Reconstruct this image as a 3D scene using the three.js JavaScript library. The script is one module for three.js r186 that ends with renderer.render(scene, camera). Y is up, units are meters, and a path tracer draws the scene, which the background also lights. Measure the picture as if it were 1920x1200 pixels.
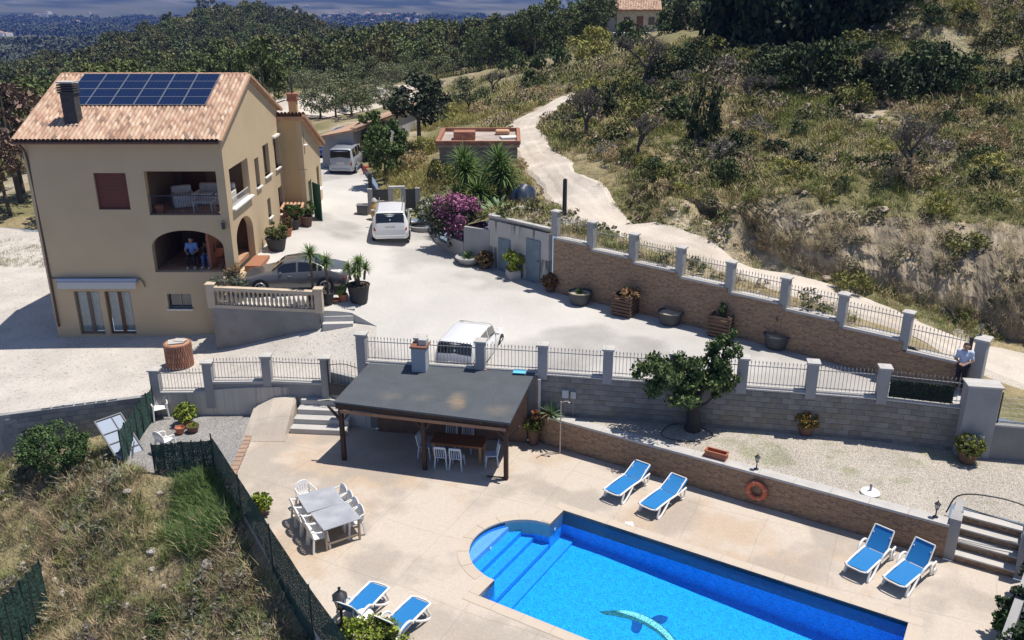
import * as THREE from 'three';
import { mergeGeometries } from 'three/addons/utils/BufferGeometryUtils.js';
import { RoundedBoxGeometry } from 'three/addons/geometries/RoundedBoxGeometry.js';

// ---------------------------------------------------------------- camera, sky, sun, exposure
const scene = new THREE.Scene();
const camera = new THREE.PerspectiveCamera(39.966, 1.6, 0.5, 60000);
camera.position.set(0, 15.5, 0);
camera.rotation.set(-0.35943, 0, 0);
const renderer = new THREE.WebGLRenderer({ antialias: true });
renderer.toneMapping = THREE.LinearToneMapping;
renderer.toneMappingExposure = 1.1;
renderer.shadowMap.enabled = true;
const SUN = new THREE.Vector3(0.317, 0.9455, -0.078).normalize();
// clear summer sky: deep blue overhead, paler toward the horizon, a soft aureole round the sun
{
  const w = 512, h = 256, d = new Float32Array(w * h * 4), v = new THREE.Vector3();
  for (let j = 0; j < h; j++) for (let i = 0; i < w; i++) {
    const el = ((j + 0.5) / h - 0.5) * Math.PI, az = ((i + 0.5) / w - 0.5) * 2 * Math.PI; v.set(Math.cos(el) * Math.cos(az), Math.sin(el), Math.cos(el) * Math.sin(az));
    const t = Math.pow(1 - Math.max(0, v.y), 3.2), a = Math.acos(Math.min(1, v.dot(SUN))), g = 0.55 * Math.exp(-a / 0.22) + 0.12 * Math.exp(-a / 0.7), k = (j * w + i) * 4;
    d[k] = 0.066 + 0.21 * t + g * 0.8; d[k + 1] = 0.13 + 0.22 * t + g * 0.78; d[k + 2] = 0.30 + 0.16 * t + g * 0.72; d[k + 3] = 1;
  }
  const t = new THREE.DataTexture(d, w, h, THREE.RGBAFormat, THREE.FloatType); t.mapping = THREE.EquirectangularReflectionMapping; t.magFilter = t.minFilter = THREE.LinearFilter; t.wrapS = THREE.RepeatWrapping; t.needsUpdate = true;
  scene.background = t; scene.environment = t;
}
const sun = new THREE.DirectionalLight(0xfff5e8, 5.0);
sun.position.copy(SUN).multiplyScalar(120).add(new THREE.Vector3(0, 0, -40));
sun.target.position.set(0, 0, -40); scene.add(sun, sun.target);
sun.castShadow = true; sun.shadow.mapSize.set(4096, 4096);
Object.assign(sun.shadow.camera, { left: -90, right: 90, top: 90, bottom: -90, near: 1, far: 400 });
scene.fog = new THREE.FogExp2(0x5a86ee, 0.00014);

// ---------------------------------------------------------------- helpers
let seed_ = 7;
const srand = s => { seed_ = (s * 2654435761) >>> 0 || 1; };
const rnd = () => { seed_ = (seed_ + 0x6D2B79F5) >>> 0; let t = seed_; t = Math.imul(t ^ (t >>> 15), t | 1); t ^= t + Math.imul(t ^ (t >>> 7), t | 61); return ((t ^ (t >>> 14)) >>> 0) / 4294967296; };
const rr = (a, b) => a + (b - a) * rnd();
const clamp = (x, a = 0, b = 1) => Math.min(b, Math.max(a, x));
const sm = (a, b, x) => { const t = clamp((x - a) / (b - a)); return t * t * (3 - 2 * t); };
const lerp = (a, b, t) => a + (b - a) * t;
const h2 = (x, y, s = 0) => { let h = Math.imul(x | 0, 374761393) + Math.imul(y | 0, 668265263) + Math.imul(s | 0, 974634541); h = Math.imul(h ^ (h >>> 13), 1274126177); return ((h ^ (h >>> 16)) >>> 0) / 4294967296; };
const md = (a, n) => ((a % n) + n) % n;
function vn(x, y, s = 0, per = 0) {
  let i = Math.floor(x), j = Math.floor(y); const fx = x - i, fy = y - j, u = fx * fx * (3 - 2 * fx), v = fy * fy * (3 - 2 * fy);
  const g = (a, b) => per ? h2(md(a, per), md(b, per), s) : h2(a, b, s);
  return lerp(lerp(g(i, j), g(i + 1, j), u), lerp(g(i, j + 1), g(i + 1, j + 1), u), v);
}
function fbm(x, y, o = 4, s = 0, per = 0) { let a = 0.5, t = 0, n = 0; for (let k = 0; k < o; k++) { t += a * vn(x, y, s + k * 17, per); n += a; x *= 2; y *= 2; per *= 2; a *= 0.5; } return t / n; }
// a tiling colour texture; fn(u, v) returns linear rgb; met = metres per tile
function tex(n, met, fn, srgb = true) {
  const d = new Uint8Array(n * n * 4), enc = c => srgb ? (c <= 0.0031308 ? 12.92 * c : 1.055 * Math.pow(c, 1 / 2.4) - 0.055) : c;
  for (let j = 0; j < n; j++) for (let i = 0; i < n; i++) { const c = fn(i / n, j / n), k = (j * n + i) * 4; for (let q = 0; q < 3; q++) d[k + q] = clamp(enc(c[q]), 0, 1) * 255; d[k + 3] = 255; }
  const t = new THREE.DataTexture(d, n, n); t.wrapS = t.wrapT = THREE.RepeatWrapping; t.magFilter = THREE.LinearFilter; t.minFilter = THREE.LinearMipmapLinearFilter; t.generateMipmaps = true;
  if (srgb) t.colorSpace = THREE.SRGBColorSpace; t.repeat.set(1 / met, 1 / met); t.needsUpdate = true; return t;
}
const gtex = (n, met, fn) => tex(n, met, (u, v) => { const g = fn(u, v); return [g, g, g]; }, false);
const C = (r, g, b) => new THREE.Color().setRGB(r, g, b);
const std = (c, rough = 0.8, o = {}) => new THREE.MeshStandardMaterial({ color: c instanceof THREE.Color ? c : C(...c), roughness: rough, ...o });
const phy = (c, rough, o = {}) => new THREE.MeshPhysicalMaterial({ color: C(...c), roughness: rough, ...o });
let sharedGrain;
// mottled material: colour varies between a and b over patches and grain
function mottle(a, b, met, rough, { n = 256, s = 1, grain = 0.35, k = 4, bump = 0, o = 4, contrast = 1 } = {}) {
  if (n <= 64) { sharedGrain ??= tex(256, 1, (u, v) => { const q = 0.72 + 0.34 * (fbm(u * 5, v * 5, 4, 3, 5) - 0.2) + 0.22 * (vn(u * 90, v * 90, 8, 90) - 0.5); return [q, q, q]; }); return std(a.map((x, i) => (x + b[i]) * 0.58), rough, { map: sharedGrain }); }
  const f = (u, v) => clamp(0.5 + contrast * ((1 - grain) * (fbm(u * k, v * k, o, s, k) - 0.5) * 1.7 + grain * (vn(u * n / 2, v * n / 2, s + 5, n / 2) - 0.5)));
  const m = std([1, 1, 1], rough, { map: tex(n, met, (u, v) => { const t = f(u, v); return [lerp(a[0], b[0], t), lerp(a[1], b[1], t), lerp(a[2], b[2], t)]; }) });
  if (bump) { m.bumpMap = gtex(n, met, f); m.bumpScale = bump; }
  return m;
}
const used = {};
const numbered = n => { const k = used[n] = (used[n] ?? -1) + 1; return k ? n + '_' + String(k).padStart(3, '0') : n; };
function sh(o) { o.traverse(x => { if (x.isMesh) { x.castShadow = x.receiveShadow = true; } }); return o; }
function tag(o, label, category, group, kind) { o.userData.label = label; o.userData.category = category; if (group) o.userData.group = group; if (kind) o.userData.kind = kind; return o; }
function thing(name, label, category, p = [0, 0, 0], turn = 0, group) {
  const g = new THREE.Group(); g.name = numbered(name); g.position.set(...p); g.rotation.y = turn; scene.add(g); return tag(g, label, category, group);
}
function solo(name, geo, mat, label, category, group, kind) { const m = new THREE.Mesh(geo, mat); m.name = numbered(name); scene.add(m); sh(m); return tag(m, label, category, group, kind); }
function struct(name, geo, mat, label) { const m = new THREE.Mesh(geo, mat); m.name = name; m.userData = { kind: 'structure', label, category: name.replace(/_/g, ' ').split(' ').slice(-2).join(' ') }; scene.add(m); return sh(m); }
function part(parent, name, geo, mat, p, r) { const m = new THREE.Mesh(Array.isArray(geo) ? merge(geo) : geo, mat); m.name = name; if (p) m.position.set(...p); if (r) m.rotation.set(...r); parent.add(m); m.castShadow = m.receiveShadow = true; return m; }
function copy(o, p, turn, label, group, scale) { const c = o.clone(); c.userData = { ...o.userData }; c.name = numbered(o.name.replace(/_\d{3}$/, '')); c.position.set(...p); c.rotation.y = turn; if (label) c.userData.label = label; if (group) c.userData.group = group; if (scale) c.scale.set(...(scale.length ? scale : [scale, scale, scale])); scene.add(c); return c; }
function norm(g) { if (g.index) g = g.toNonIndexed(); for (const k of Object.keys(g.attributes)) if (!['position', 'normal', 'uv'].includes(k)) g.deleteAttribute(k); if (!g.attributes.uv) g.setAttribute('uv', new THREE.BufferAttribute(new Float32Array(g.attributes.position.count * 2), 2)); if (!g.attributes.normal) g.computeVertexNormals(); return g; }
const merge = l => l.length === 1 ? l[0] : mergeGeometries(l.map(norm));
const T = (g, x = 0, y = 0, z = 0) => g.translate(x, y, z);
// box with uv in metres, centred in x and z, bottom at y
function box(w, h, d, x = 0, y = 0, z = 0, ry = 0) {
  const g = new THREE.BoxGeometry(w, h, d), uv = g.attributes.uv, s = [[d, h], [d, h], [w, d], [w, d], [w, h], [w, h]], ou = rnd() * 3;
  for (let f = 0; f < 6; f++) for (let i = 0; i < 4; i++) uv.setXY(f * 4 + i, uv.getX(f * 4 + i) * s[f][0] + ou, uv.getY(f * 4 + i) * s[f][1] + ou);
  if (ry) g.rotateY(ry); return g.translate(x, y + h / 2, z);
}
function rbox(w, h, d, r = 0.02, x = 0, y = 0, z = 0, seg = 2) { const g = new RoundedBoxGeometry(w, h, d, seg, Math.min(r, w / 2.01, h / 2.01, d / 2.01)); return g.translate(x, y + h / 2, z); }
function bar(a, b, r, r2 = r, n = 6) {
  const A = new THREE.Vector3(...a), B = new THREE.Vector3(...b), d = B.clone().sub(A), g = new THREE.CylinderGeometry(r2, r, d.length(), n, 1);
  g.applyQuaternion(new THREE.Quaternion().setFromUnitVectors(new THREE.Vector3(0, 1, 0), d.normalize())); return g.translate((A.x + B.x) / 2, (A.y + B.y) / 2, (A.z + B.z) / 2);
}
// square beam from a to b
function beam(a, b, w, h = w) {
  const A = new THREE.Vector3(...a), B = new THREE.Vector3(...b), d = B.clone().sub(A), L = d.length(), g = box(L, h, w, 0, -h / 2, 0), m = new THREE.Matrix4(), x = d.normalize(), up = Math.abs(x.y) > 0.95 ? new THREE.Vector3(0, 0, 1) : new THREE.Vector3(0, 1, 0), z = new THREE.Vector3().crossVectors(x, up).normalize(), y = new THREE.Vector3().crossVectors(z, x);
  m.makeBasis(x, y, z); return g.applyMatrix4(m).translate((A.x + B.x) / 2, (A.y + B.y) / 2, (A.z + B.z) / 2);
}
const tube = (pts, r, n = 24, m = 6, closed = false) => new THREE.TubeGeometry(new THREE.CatmullRomCurve3(pts.map(p => new THREE.Vector3(...p)), closed), n, r, m, closed);
const lathe = (pts, n = 20) => new THREE.LatheGeometry(pts.map(p => new THREE.Vector2(...p)), n);
function extr(pts, depth, holes = [], bevel = 0) {
  const s = new THREE.Shape(pts.map(p => new THREE.Vector2(...p))); for (const h of holes) s.holes.push(new THREE.Path(h.map(p => new THREE.Vector2(...p))));
  return new THREE.ExtrudeGeometry(s, { depth, bevelEnabled: bevel > 0, bevelSize: bevel, bevelThickness: bevel, bevelSegments: 2 });
}
// horizontal polygon (x, z) clipped into a grid that follows height fn
function clipRect(poly, x0, x1, z0, z1) {
  const cut = (P, ins, isec) => { const o = []; for (let i = 0; i < P.length; i++) { const a = P[i], b = P[(i + 1) % P.length], A = ins(a), B = ins(b); if (A) o.push(a); if (A !== B) o.push(isec(a, b)); } return o; };
  const ix = v => (a, b) => [v, a[1] + (b[1] - a[1]) * (v - a[0]) / (b[0] - a[0])], iz = v => (a, b) => [a[0] + (b[0] - a[0]) * (v - a[1]) / (b[1] - a[1]), v];
  let P = cut(poly, p => p[0] >= x0, ix(x0)); P = cut(P, p => p[0] <= x1, ix(x1)); P = cut(P, p => p[1] >= z0, iz(z0)); return cut(P, p => p[1] <= z1, iz(z1));
}
function inPoly(x, z, P) { let c = false; for (let i = 0, j = P.length - 1; i < P.length; j = i++) if ((P[i][1] > z) !== (P[j][1] > z) && x < (P[j][0] - P[i][0]) * (z - P[i][1]) / (P[j][1] - P[i][1]) + P[i][0]) c = !c; return c; }
function nearPoly(x, z, P, closed = true) { let best = [1e9, 0, 0]; for (let i = 0; i < P.length - (closed ? 0 : 1); i++) { const a = P[i], b = P[(i + 1) % P.length], dx = b[0] - a[0], dz = b[1] - a[1], t = clamp(((x - a[0]) * dx + (z - a[1]) * dz) / (dx * dx + dz * dz || 1)), px = a[0] + dx * t, pz = a[1] + dz * t, d = Math.hypot(x - px, z - pz); if (d < best[0]) best = [d, px, pz]; } return best; }
function sheet(poly, step, hf, skirt = 0) {
  const xs = poly.map(p => p[0]), zs = poly.map(p => p[1]), pos = [], x0 = Math.min(...xs), x1 = Math.max(...xs), z0 = Math.min(...zs), z1 = Math.max(...zs);
  for (let x = x0; x < x1; x += step) for (let z = z0; z < z1; z += step) {
    const P = clipRect(poly, x, x + step, z, z + step).filter((p, i, a) => { const q = a[(i + 1) % a.length]; return Math.hypot(p[0] - q[0], p[1] - q[1]) > 1e-5; });
    if (P.length < 3) continue;
    for (const t of THREE.ShapeUtils.triangulateShape(P.map(p => new THREE.Vector2(...p)), [])) {
      let [a, b, c] = t.map(i => P[i]); if ((b[0] - a[0]) * (c[1] - a[1]) - (b[1] - a[1]) * (c[0] - a[0]) > 0) [b, c] = [c, b];
      for (const p of [a, b, c]) pos.push(p[0], hf(p[0], p[1]), p[1]);
    }
  }
  if (skirt) poly.forEach((p, i) => { const q = poly[(i + 1) % poly.length], n = Math.max(1, Math.ceil(Math.hypot(p[0] - q[0], p[1] - q[1]) / step)); for (let k = 0; k < n; k++) { const a = [lerp(p[0], q[0], k / n), lerp(p[1], q[1], k / n)], b = [lerp(p[0], q[0], (k + 1) / n), lerp(p[1], q[1], (k + 1) / n)], ya = hf(...a), yb = hf(...b); pos.push(a[0], ya, a[1], a[0], ya - skirt, a[1], b[0], yb, b[1], b[0], yb, b[1], a[0], ya - skirt, a[1], b[0], yb - skirt, b[1]); } });
  return finish(pos);
}
function finish(pos, smooth = true) {
  const g = new THREE.BufferGeometry(), n = pos.length / 3, uv = new Float32Array(n * 2); g.setAttribute('position', new THREE.Float32BufferAttribute(pos, 3));
  for (let i = 0; i < n; i++) { uv[i * 2] = pos[i * 3]; uv[i * 2 + 1] = pos[i * 3 + 2]; } g.setAttribute('uv', new THREE.BufferAttribute(uv, 2)); g.computeVertexNormals(); return g;
}
// smooth surface through control points [x, Y, z] (multiquadric interpolation)
function surface(pts, c = 1.5) {
  const n = pts.length, N = n + 3, A = [], ph = (dx, dz) => Math.sqrt(dx * dx + dz * dz + c * c);
  for (let i = 0; i < N; i++) A.push(new Float64Array(N + 1));
  pts.forEach((p, i) => { pts.forEach((q, j) => { A[i][j] = ph(p[0] - q[0], p[2] - q[2]); }); A[i][n] = 1; A[i][n + 1] = p[0] / 100; A[i][n + 2] = p[2] / 100; A[n][i] = 1; A[n + 1][i] = p[0] / 100; A[n + 2][i] = p[2] / 100; A[i][N] = p[1]; });
  for (let i = 0; i < N; i++) { let m = i; for (let r = i + 1; r < N; r++) if (Math.abs(A[r][i]) > Math.abs(A[m][i])) m = r; [A[i], A[m]] = [A[m], A[i]]; for (let r = 0; r < N; r++) if (r !== i && A[r][i]) { const f = A[r][i] / A[i][i]; for (let k = i; k <= N; k++) A[r][k] -= f * A[i][k]; } }
  const w = A.map((r, i) => r[N] / r[i]);
  return (x, z) => { let y = w[n] + w[n + 1] * x / 100 + w[n + 2] * z / 100; for (let i = 0; i < n; i++) y += w[i] * ph(x - pts[i][0], z - pts[i][2]); return y; };
}

// ---------------------------------------------------------------- the lie of the land (metres; pool terrace at 0)
const UW = [[1.96, -38.14], [3.46, -36.92], [5.11, -35.59], [6.84, -34.19], [8.55, -32.81], [10.3, -31.4], [12.0, -30.03], [13.76, -28.61], [15.52, -27.19]];   // pillars of the upper wall
const UWtop = [6.38, 6.2, 6.02, 5.84, 5.65, 5.46, 5.28, 5.1, 4.75];
const UWcop = UWtop.map(y => y - 1.12);
const BUILT = [[1.85, -38.3], [15.6, -27.1], [15.95, -26.7], [15.5, -25.6], [26, -23.3], [26, -6], [2.9, -6], [-4.04, -16.88], [-5.55, -19.11], [-6.99, -21.42], [-8.42, -23.74], [-10.28, -26.68], [-12.3, -26.3], [-13.5, -27], [-13.9, -30.8],
  [-18.8, -29.1], [-42, -22], [-42, -58], [-20.4, -50], [-20.4, -46], [-12.4, -46], [-12.4, -53.4], [-14.5, -62], [-17, -75], [-9.2, -75], [-10.6, -62], [-8.3, -54], [-7.7, -48.2], [-6.6, -48.6], [-5.2, -47.6], [-4.5, -46.6], [-3.9, -44.3], [-2.34, -41.9], [-0.98, -41.1]];
const landPts = [
  ...UW.map((p, i) => [p[0] + 0.2, UWcop[i] - 0.05 - (i === 8 ? 0.6 : 0), p[1] - 0.25]),
  [16.4, 2.62, -26.3], [15.6, 2.45, -25.2], [18, 2.35, -25.0], [26, 2.3, -23.5], [23, 2.6, -28],
  // track
  [3.59, 4.95, -41.18], [6.8, 4.85, -37.7], [8.5, 4.65, -36.3], [10.2, 4.45, -34.95], [11.9, 4.2, -33.5], [13.65, 3.95, -32.1], [17.2, 3.05, -29.4], [15.4, 3.55, -30.8], [20.2, 2.75, -27.9], [2.9, 5.2, -47.17], [1.32, 5.6, -54.53], [0.59, 6, -65.23], [4.59, 6.9, -73.88], [-1.28, 5.3, -52.66],
  // foot and crown of the cut bank
  [6.35, 4.9, -42.65], [9.44, 4.8, -40.95], [11.07, 4.6, -38.31], [12.39, 4.4, -36.26], [14.24, 4.15, -34.95], [16.02, 3.85, -33.77], [17.87, 3.35, -32.94], [19.3, 3.1, -31.54],
  [4.35, 6, -47.54], [6.53, 5.7, -44.25], [8.7, 5.8, -41.45], [10.67, 6.15, -39.22], [12.7, 6.3, -37.99], [14.79, 6.35, -37.29], [16.81, 6.4, -36.62], [18.83, 6.35, -36.08], [20.76, 6.3, -35.47],
  // hillside with its terraces
  [6.46, 6.9, -56.74], [10.08, 6.9, -49.01], [14.68, 7.1, -44.77], [19.53, 7.1, -43.36], [24.39, 7, -42.54],
  [11.06, 8, -64.43], [15.2, 8, -58.05], [19.93, 8.1, -56.77], [27.29, 8.2, -54.53],
  [17.38, 10, -70.87], [25.49, 10, -74.08], [34.04, 10, -69.36], [35.52, 9.9, -63.8],
  [15.95, 9.9, -85.77], [20.14, 11, -79.01], [26.25, 11.2, -70.68], [36.84, 12.4, -71.8], [31.2, 14, -73.76], [41.23, 14.2, -76.01], [-14575286066762696, 17, 28866273241919576],
  [18.06, 9.6, -133.26], [9.2, 7.5, -112.87], [2.29, 6.4, -97.37], [14.96, 7.5, -185.29], [21.19, 12, -108.52],
  // between track, barn and villa
  [-3.75, 5.2, -78.66], [-8.32, 4.6, -69.21], [-8.97, 4.2, -56.55], [-4.95, 4.2, -50.31], [-1.73, 4.6, -46.58], [-6.94, 4.5, -90.02], [-12.29, 4, -75.88], [-18.92, 3.2, -88.02], [-26.25, 2.6, -110.82], [-24.17, 2, -132.33], [-11.55, 3, -122.53], [-5.13, 3.5, -146.13],
  [-16, 3, -62], [-26, 1.5, -66], [-1, 5.2, -42.6], [2.4, 5.3, -41.2], [-2.3, 4.2, -44], [-5, 4.0, -50],
  // far left
  [-42, 1.2, -56], [-60, -3, -60], [-45, -1, -95], [-70, -8, -110], [-20, 0.5, -110], [-80, -10, -30],
  // forest ridge and valley behind
  [0, -1, -170], [-60, -5, -190], [-120, -12, -200], [60, 3, -170], [-51, -8, -300], [-20, -4, -300], [10, -1, -300], [-110, -6, -330], [-145, 9, -450], [-100, -3, -430], [-160, -6, -400], [-161, -10.5, -350], [-156, -12, -300], [-215, -24, -460], [-60, -14, -470], [0, -12, -480], [60, 1, -330], [60, -14, -520], [-150, -30, -600], [170, 0, -400], [-300, -55, -430], [-200, -30, -300], [-380, -32, -850], [-280, -40, -700], [0, -32, -850], [400, -20, -800],
  [120, 16, -130], [60, 15, -95], [200, 22, -250], [90, 16, -40], [110, 18, -80],
  // weedy slope below the mesh fence
  [-14.4, -0.35, -29.79], [-18.73, -0.9, -29.33], [-16.45, -0.9, -27.96], [-9.44, -0.25, -25.46], [-11.8, -0.9, -25.35], [-15.76, -2, -25.73], [-17.12, -3.2, -24.41], [-16.39, -4, -22.77], [-10.95, -1.9, -22.72], [-10.46, -2.6, -21.13], [-6.39, -0.5, -20.19], [-4.95, -0.6, -18.2], [-8.9, -0.3, -24.2], [-7.4, -0.3, -21.8], [-4.6, -0.4, -17.2], [-3, -3, -10], [-14, -8, -10], [-30, -6, -15], [-22, -1.2, -27], [-12.5, -0.2, -25.6], [-14.3, -0.3, -28.6]];
const land0 = surface(landPts, 0.8);
const TRACK = [[5.21, -76.73], [3.24, -72.93], [1.01, -67.84], [0.91, -60.81], [1.89, -53.65], [3.42, -45.61], [5.51, -40.18], [8.01, -37.45], [10.5, -35.2], [13.75, -32.2], [17.2, -29.4], [20.2, -27.9], [27, -26.2]];
const trackCurve = new THREE.CatmullRomCurve3(TRACK.map(p => new THREE.Vector3(p[0], 0, p[1])));
const trackLine = trackCurve.getSpacedPoints(160).map(p => [p.x, p.z]);
const trackW = i => 1.25 + 0.3 * sm(60, 110, i) + 0.18 * Math.sin(i * 0.33);
const hSmooth = (x, z) => land0(x, z);
function trackDist(x, z) { if (x < -6 || x > 30 || z > -24 || z < -85) return 99; return nearPoly(x, z, trackLine, false)[0]; }
function land(x, z) {
  const d = -z, far = sm(60, 200, d), b = nearB(x, z);
  const t = trackDist(x, z), q = sm(1.2, 3.5, t) * sm(0.1, 2, b);
  let y = land0(x, z) + q * ((fbm(x * 0.55, z * 0.55, 3, 3) - 0.5) * 0.55 + (fbm(x * 0.12, z * 0.12, 3, 9) - 0.5) * 1.0) + far * (fbm(x * 0.02, z * 0.02, 3, 4) - 0.5) * 4;
  const bank = sm(1.8, 2.6, t) * (1 - sm(5, 7, t)) * (x > 5 ? 1 : 0) * sm(0.5, 2, b); y += bank * 0.9 * (Math.abs(fbm(x * 0.9, z * 0.9, 4, 55) - 0.5) * 2 - 0.25);
  return y - 0.14 * (1 - sm(1.3, 2.0, t));
}
function nearB(x, z) { if (x < -60 || x > 40 || z < -90) return 99; return nearPoly(x, z, BUILT)[0]; }
const grow = (from, dir, step, k, end) => { const o = []; let v = from; while (dir * (end - v) > 0) { step *= k; v += dir * step; o.push(v); } return o; };
const range = (a, b, s) => { const o = []; for (let v = a; v <= b + 1e-6; v += s) o.push(v); return o; };
const M = {};
{
  const xs = [...grow(-25, -1, 0.45, 1.07, -700).reverse(), ...range(-25, 32, 0.42), ...grow(32, 1, 0.45, 1.07, 620)];
  const zs = [...range(-62, -6, 0.42).reverse(), ...grow(-62, -1, 0.45, 1.035, -950)];
  const nx = xs.length, nz = zs.length, V = [], idx = [], col = [];
  for (let j = 0; j < nz; j++) for (let i = 0; i < nx; i++) {
    let x = xs[i], z = zs[j]; const sp = 0.5 * Math.max(Math.abs((xs[Math.min(i + 1, nx - 1)] - xs[Math.max(i - 1, 0)]) / 2), Math.abs((zs[Math.min(j + 1, nz - 1)] - zs[Math.max(j - 1, 0)]) / 2));
    if (x > -45 && x < 30 && z > -80) { const b = nearPoly(x, z, BUILT); if (b[0] < sp * 1.05) { x = b[1]; z = b[2]; } }
    const y = land(x, z); V.push(x, y, z);
    // dry straw, pale marl and stony patches
    const a = fbm(x * 0.35, z * 0.35, 4, 21), b2 = fbm(x * 0.09, z * 0.09, 3, 31), c = vn(x * 2.1, z * 2.1, 5), marl = sm(0.5, 0.68, a * 0.6 + b2 * 0.4 + (c - 0.5) * 0.15);
    let s = [lerp(0.33, 0.46, marl), lerp(0.275, 0.41, marl), lerp(0.16, 0.31, marl)], g = sm(0.36, 0.62, fbm(x * 0.2 + 40, z * 0.2, 3, 77)) * (x < 0 && z > -30 ? 0.4 : 0.75); s = [lerp(s[0], 0.17, g), lerp(s[1], 0.175, g), lerp(s[2], 0.07, g)];
    col.push(...s);
  }
  for (let j = 0; j < nz - 1; j++) for (let i = 0; i < nx - 1; i++) {
    const a = j * nx + i, b = a + 1, c = a + nx, d = c + 1;
    for (const t of [[a, b, c], [b, d, c]]) { const cx = (V[t[0] * 3] + V[t[1] * 3] + V[t[2] * 3]) / 3, cz = (V[t[0] * 3 + 2] + V[t[1] * 3 + 2] + V[t[2] * 3 + 2]) / 3; if (inPoly(cx, cz, BUILT)) continue; idx.push(...t); }
  }
  const g = new THREE.BufferGeometry(); g.setAttribute('position', new THREE.Float32BufferAttribute(V, 3)); g.setAttribute('color', new THREE.Float32BufferAttribute(col, 3));
  const uv = new Float32Array(V.length / 3 * 2); for (let i = 0; i < V.length / 3; i++) { uv[i * 2] = V[i * 3]; uv[i * 2 + 1] = V[i * 3 + 2]; } g.setAttribute('uv', new THREE.BufferAttribute(uv, 2)); g.setIndex(idx); g.computeVertexNormals();
  M.land = std([1, 1, 1], 1, { vertexColors: true, map: tex(512, 5, (u, v) => { const t = 0.62 + 0.45 * fbm(u * 8, v * 8, 5, 2, 8) + 0.35 * (vn(u * 160, v * 160, 8, 160) - 0.5); return [t, t * 0.99, t * 0.96]; }), bumpMap: gtex(256, 2.3, (u, v) => fbm(u * 10, v * 10, 4, 12, 10)), bumpScale: 0.2 });
  struct('ground', g, M.land, 'dry hillside ground of straw coloured grass and pale marl');
}
let bankPts;
// cut bank beside the track: an eroded face of pale marl between its foot and its crown
{
  const foot = [[7.79, 4.9, -41.8], [9.44, 4.8, -40.95], [11.07, 4.6, -38.31], [12.39, 4.4, -36.26], [14.24, 4.15, -34.95], [16.02, 3.85, -33.77], [17.87, 3.35, -32.94], [19.3, 3.1, -31.54], [20.59, 2.9, -30.16]], crownL = [[7.63, 5.75, -42.7], [8.93, 5.85, -41.35], [10.67, 6.15, -39.22], [12.7, 6.3, -37.99], [14.79, 6.35, -37.29], [16.81, 6.4, -36.62], [18.83, 6.35, -36.08], [20.76, 6.3, -35.47], [22.56, 6.2, -34.74]], cv = l => new THREE.CatmullRomCurve3(l.map(p => new THREE.Vector3(...p))), A = cv(foot), B = cv(crownL), N = 300, K = 26, P = [];
  for (let i = 0; i <= N; i++) { const a = A.getPoint(i / N), b = B.getPoint(i / N), dx = b.x - a.x, dz = b.z - a.z, l = Math.hypot(dx, dz) || 1, row = []; for (let k = 0; k <= K; k++) { const t = k / K, e = sm(0, 0.25, i / N) * sm(0, 0.12, 1 - i / N), m = Math.pow(t, 2.0), y = lerp(a.y - 0.25, b.y + 0.12, Math.pow(t, 0.75)), gul = Math.abs(fbm(i * 0.11, t * 1.6, 4, 15) - 0.5) * 2, st = fbm(i * 0.05, t * 9, 3, 25) - 0.5, out = (0.45 * gul + 0.22 * st - 0.1) * Math.sin(Math.PI * clamp(t * 0.9 + 0.08)) * e + 0.25 * (1 - t), x = lerp(a.x, b.x, m) - dx / l * out, z = lerp(a.z, b.z, m) - dz / l * out; row.push([x, y + 0.12 * (vn(i * 0.3, k * 0.5, 4) - 0.5), z]); } P.push(row); }
  bankPts = P; const V = [], U = []; for (let i = 0; i < N; i++) for (let k = 0; k < K; k++) for (const [a, b] of [[i, k], [i + 1, k], [i, k + 1], [i, k + 1], [i + 1, k], [i + 1, k + 1]]) { V.push(...P[a][b]); U.push(a * 0.09, b * 0.11); }
  const g = new THREE.BufferGeometry(); g.setAttribute('position', new THREE.Float32BufferAttribute(V, 3)); g.setAttribute('uv', new THREE.Float32BufferAttribute(U, 2)); g.computeVertexNormals();
  struct('cut_bank', g, std([1, 1, 1], 1, { map: tex(512, 6, (u, v) => { const a = fbm(u * 6, v * 12, 5, 3, 6), w = sm(0.42, 0.62, fbm(u * 5, v * 5, 4, 33, 5)), k = 0.7 + 0.6 * a + 0.25 * (vn(u * 128, v * 128, 4, 128) - 0.5); return [lerp(0.20, 0.36, w) * k, lerp(0.17, 0.305, w) * k, lerp(0.125, 0.22, w) * k]; }), bumpMap: gtex(256, 2, (u, v) => fbm(u * 9, v * 9, 5, 12, 9)), bumpScale: 0.15 }), 'eroded earth bank cut into the hillside beside the dirt track');
}
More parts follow.
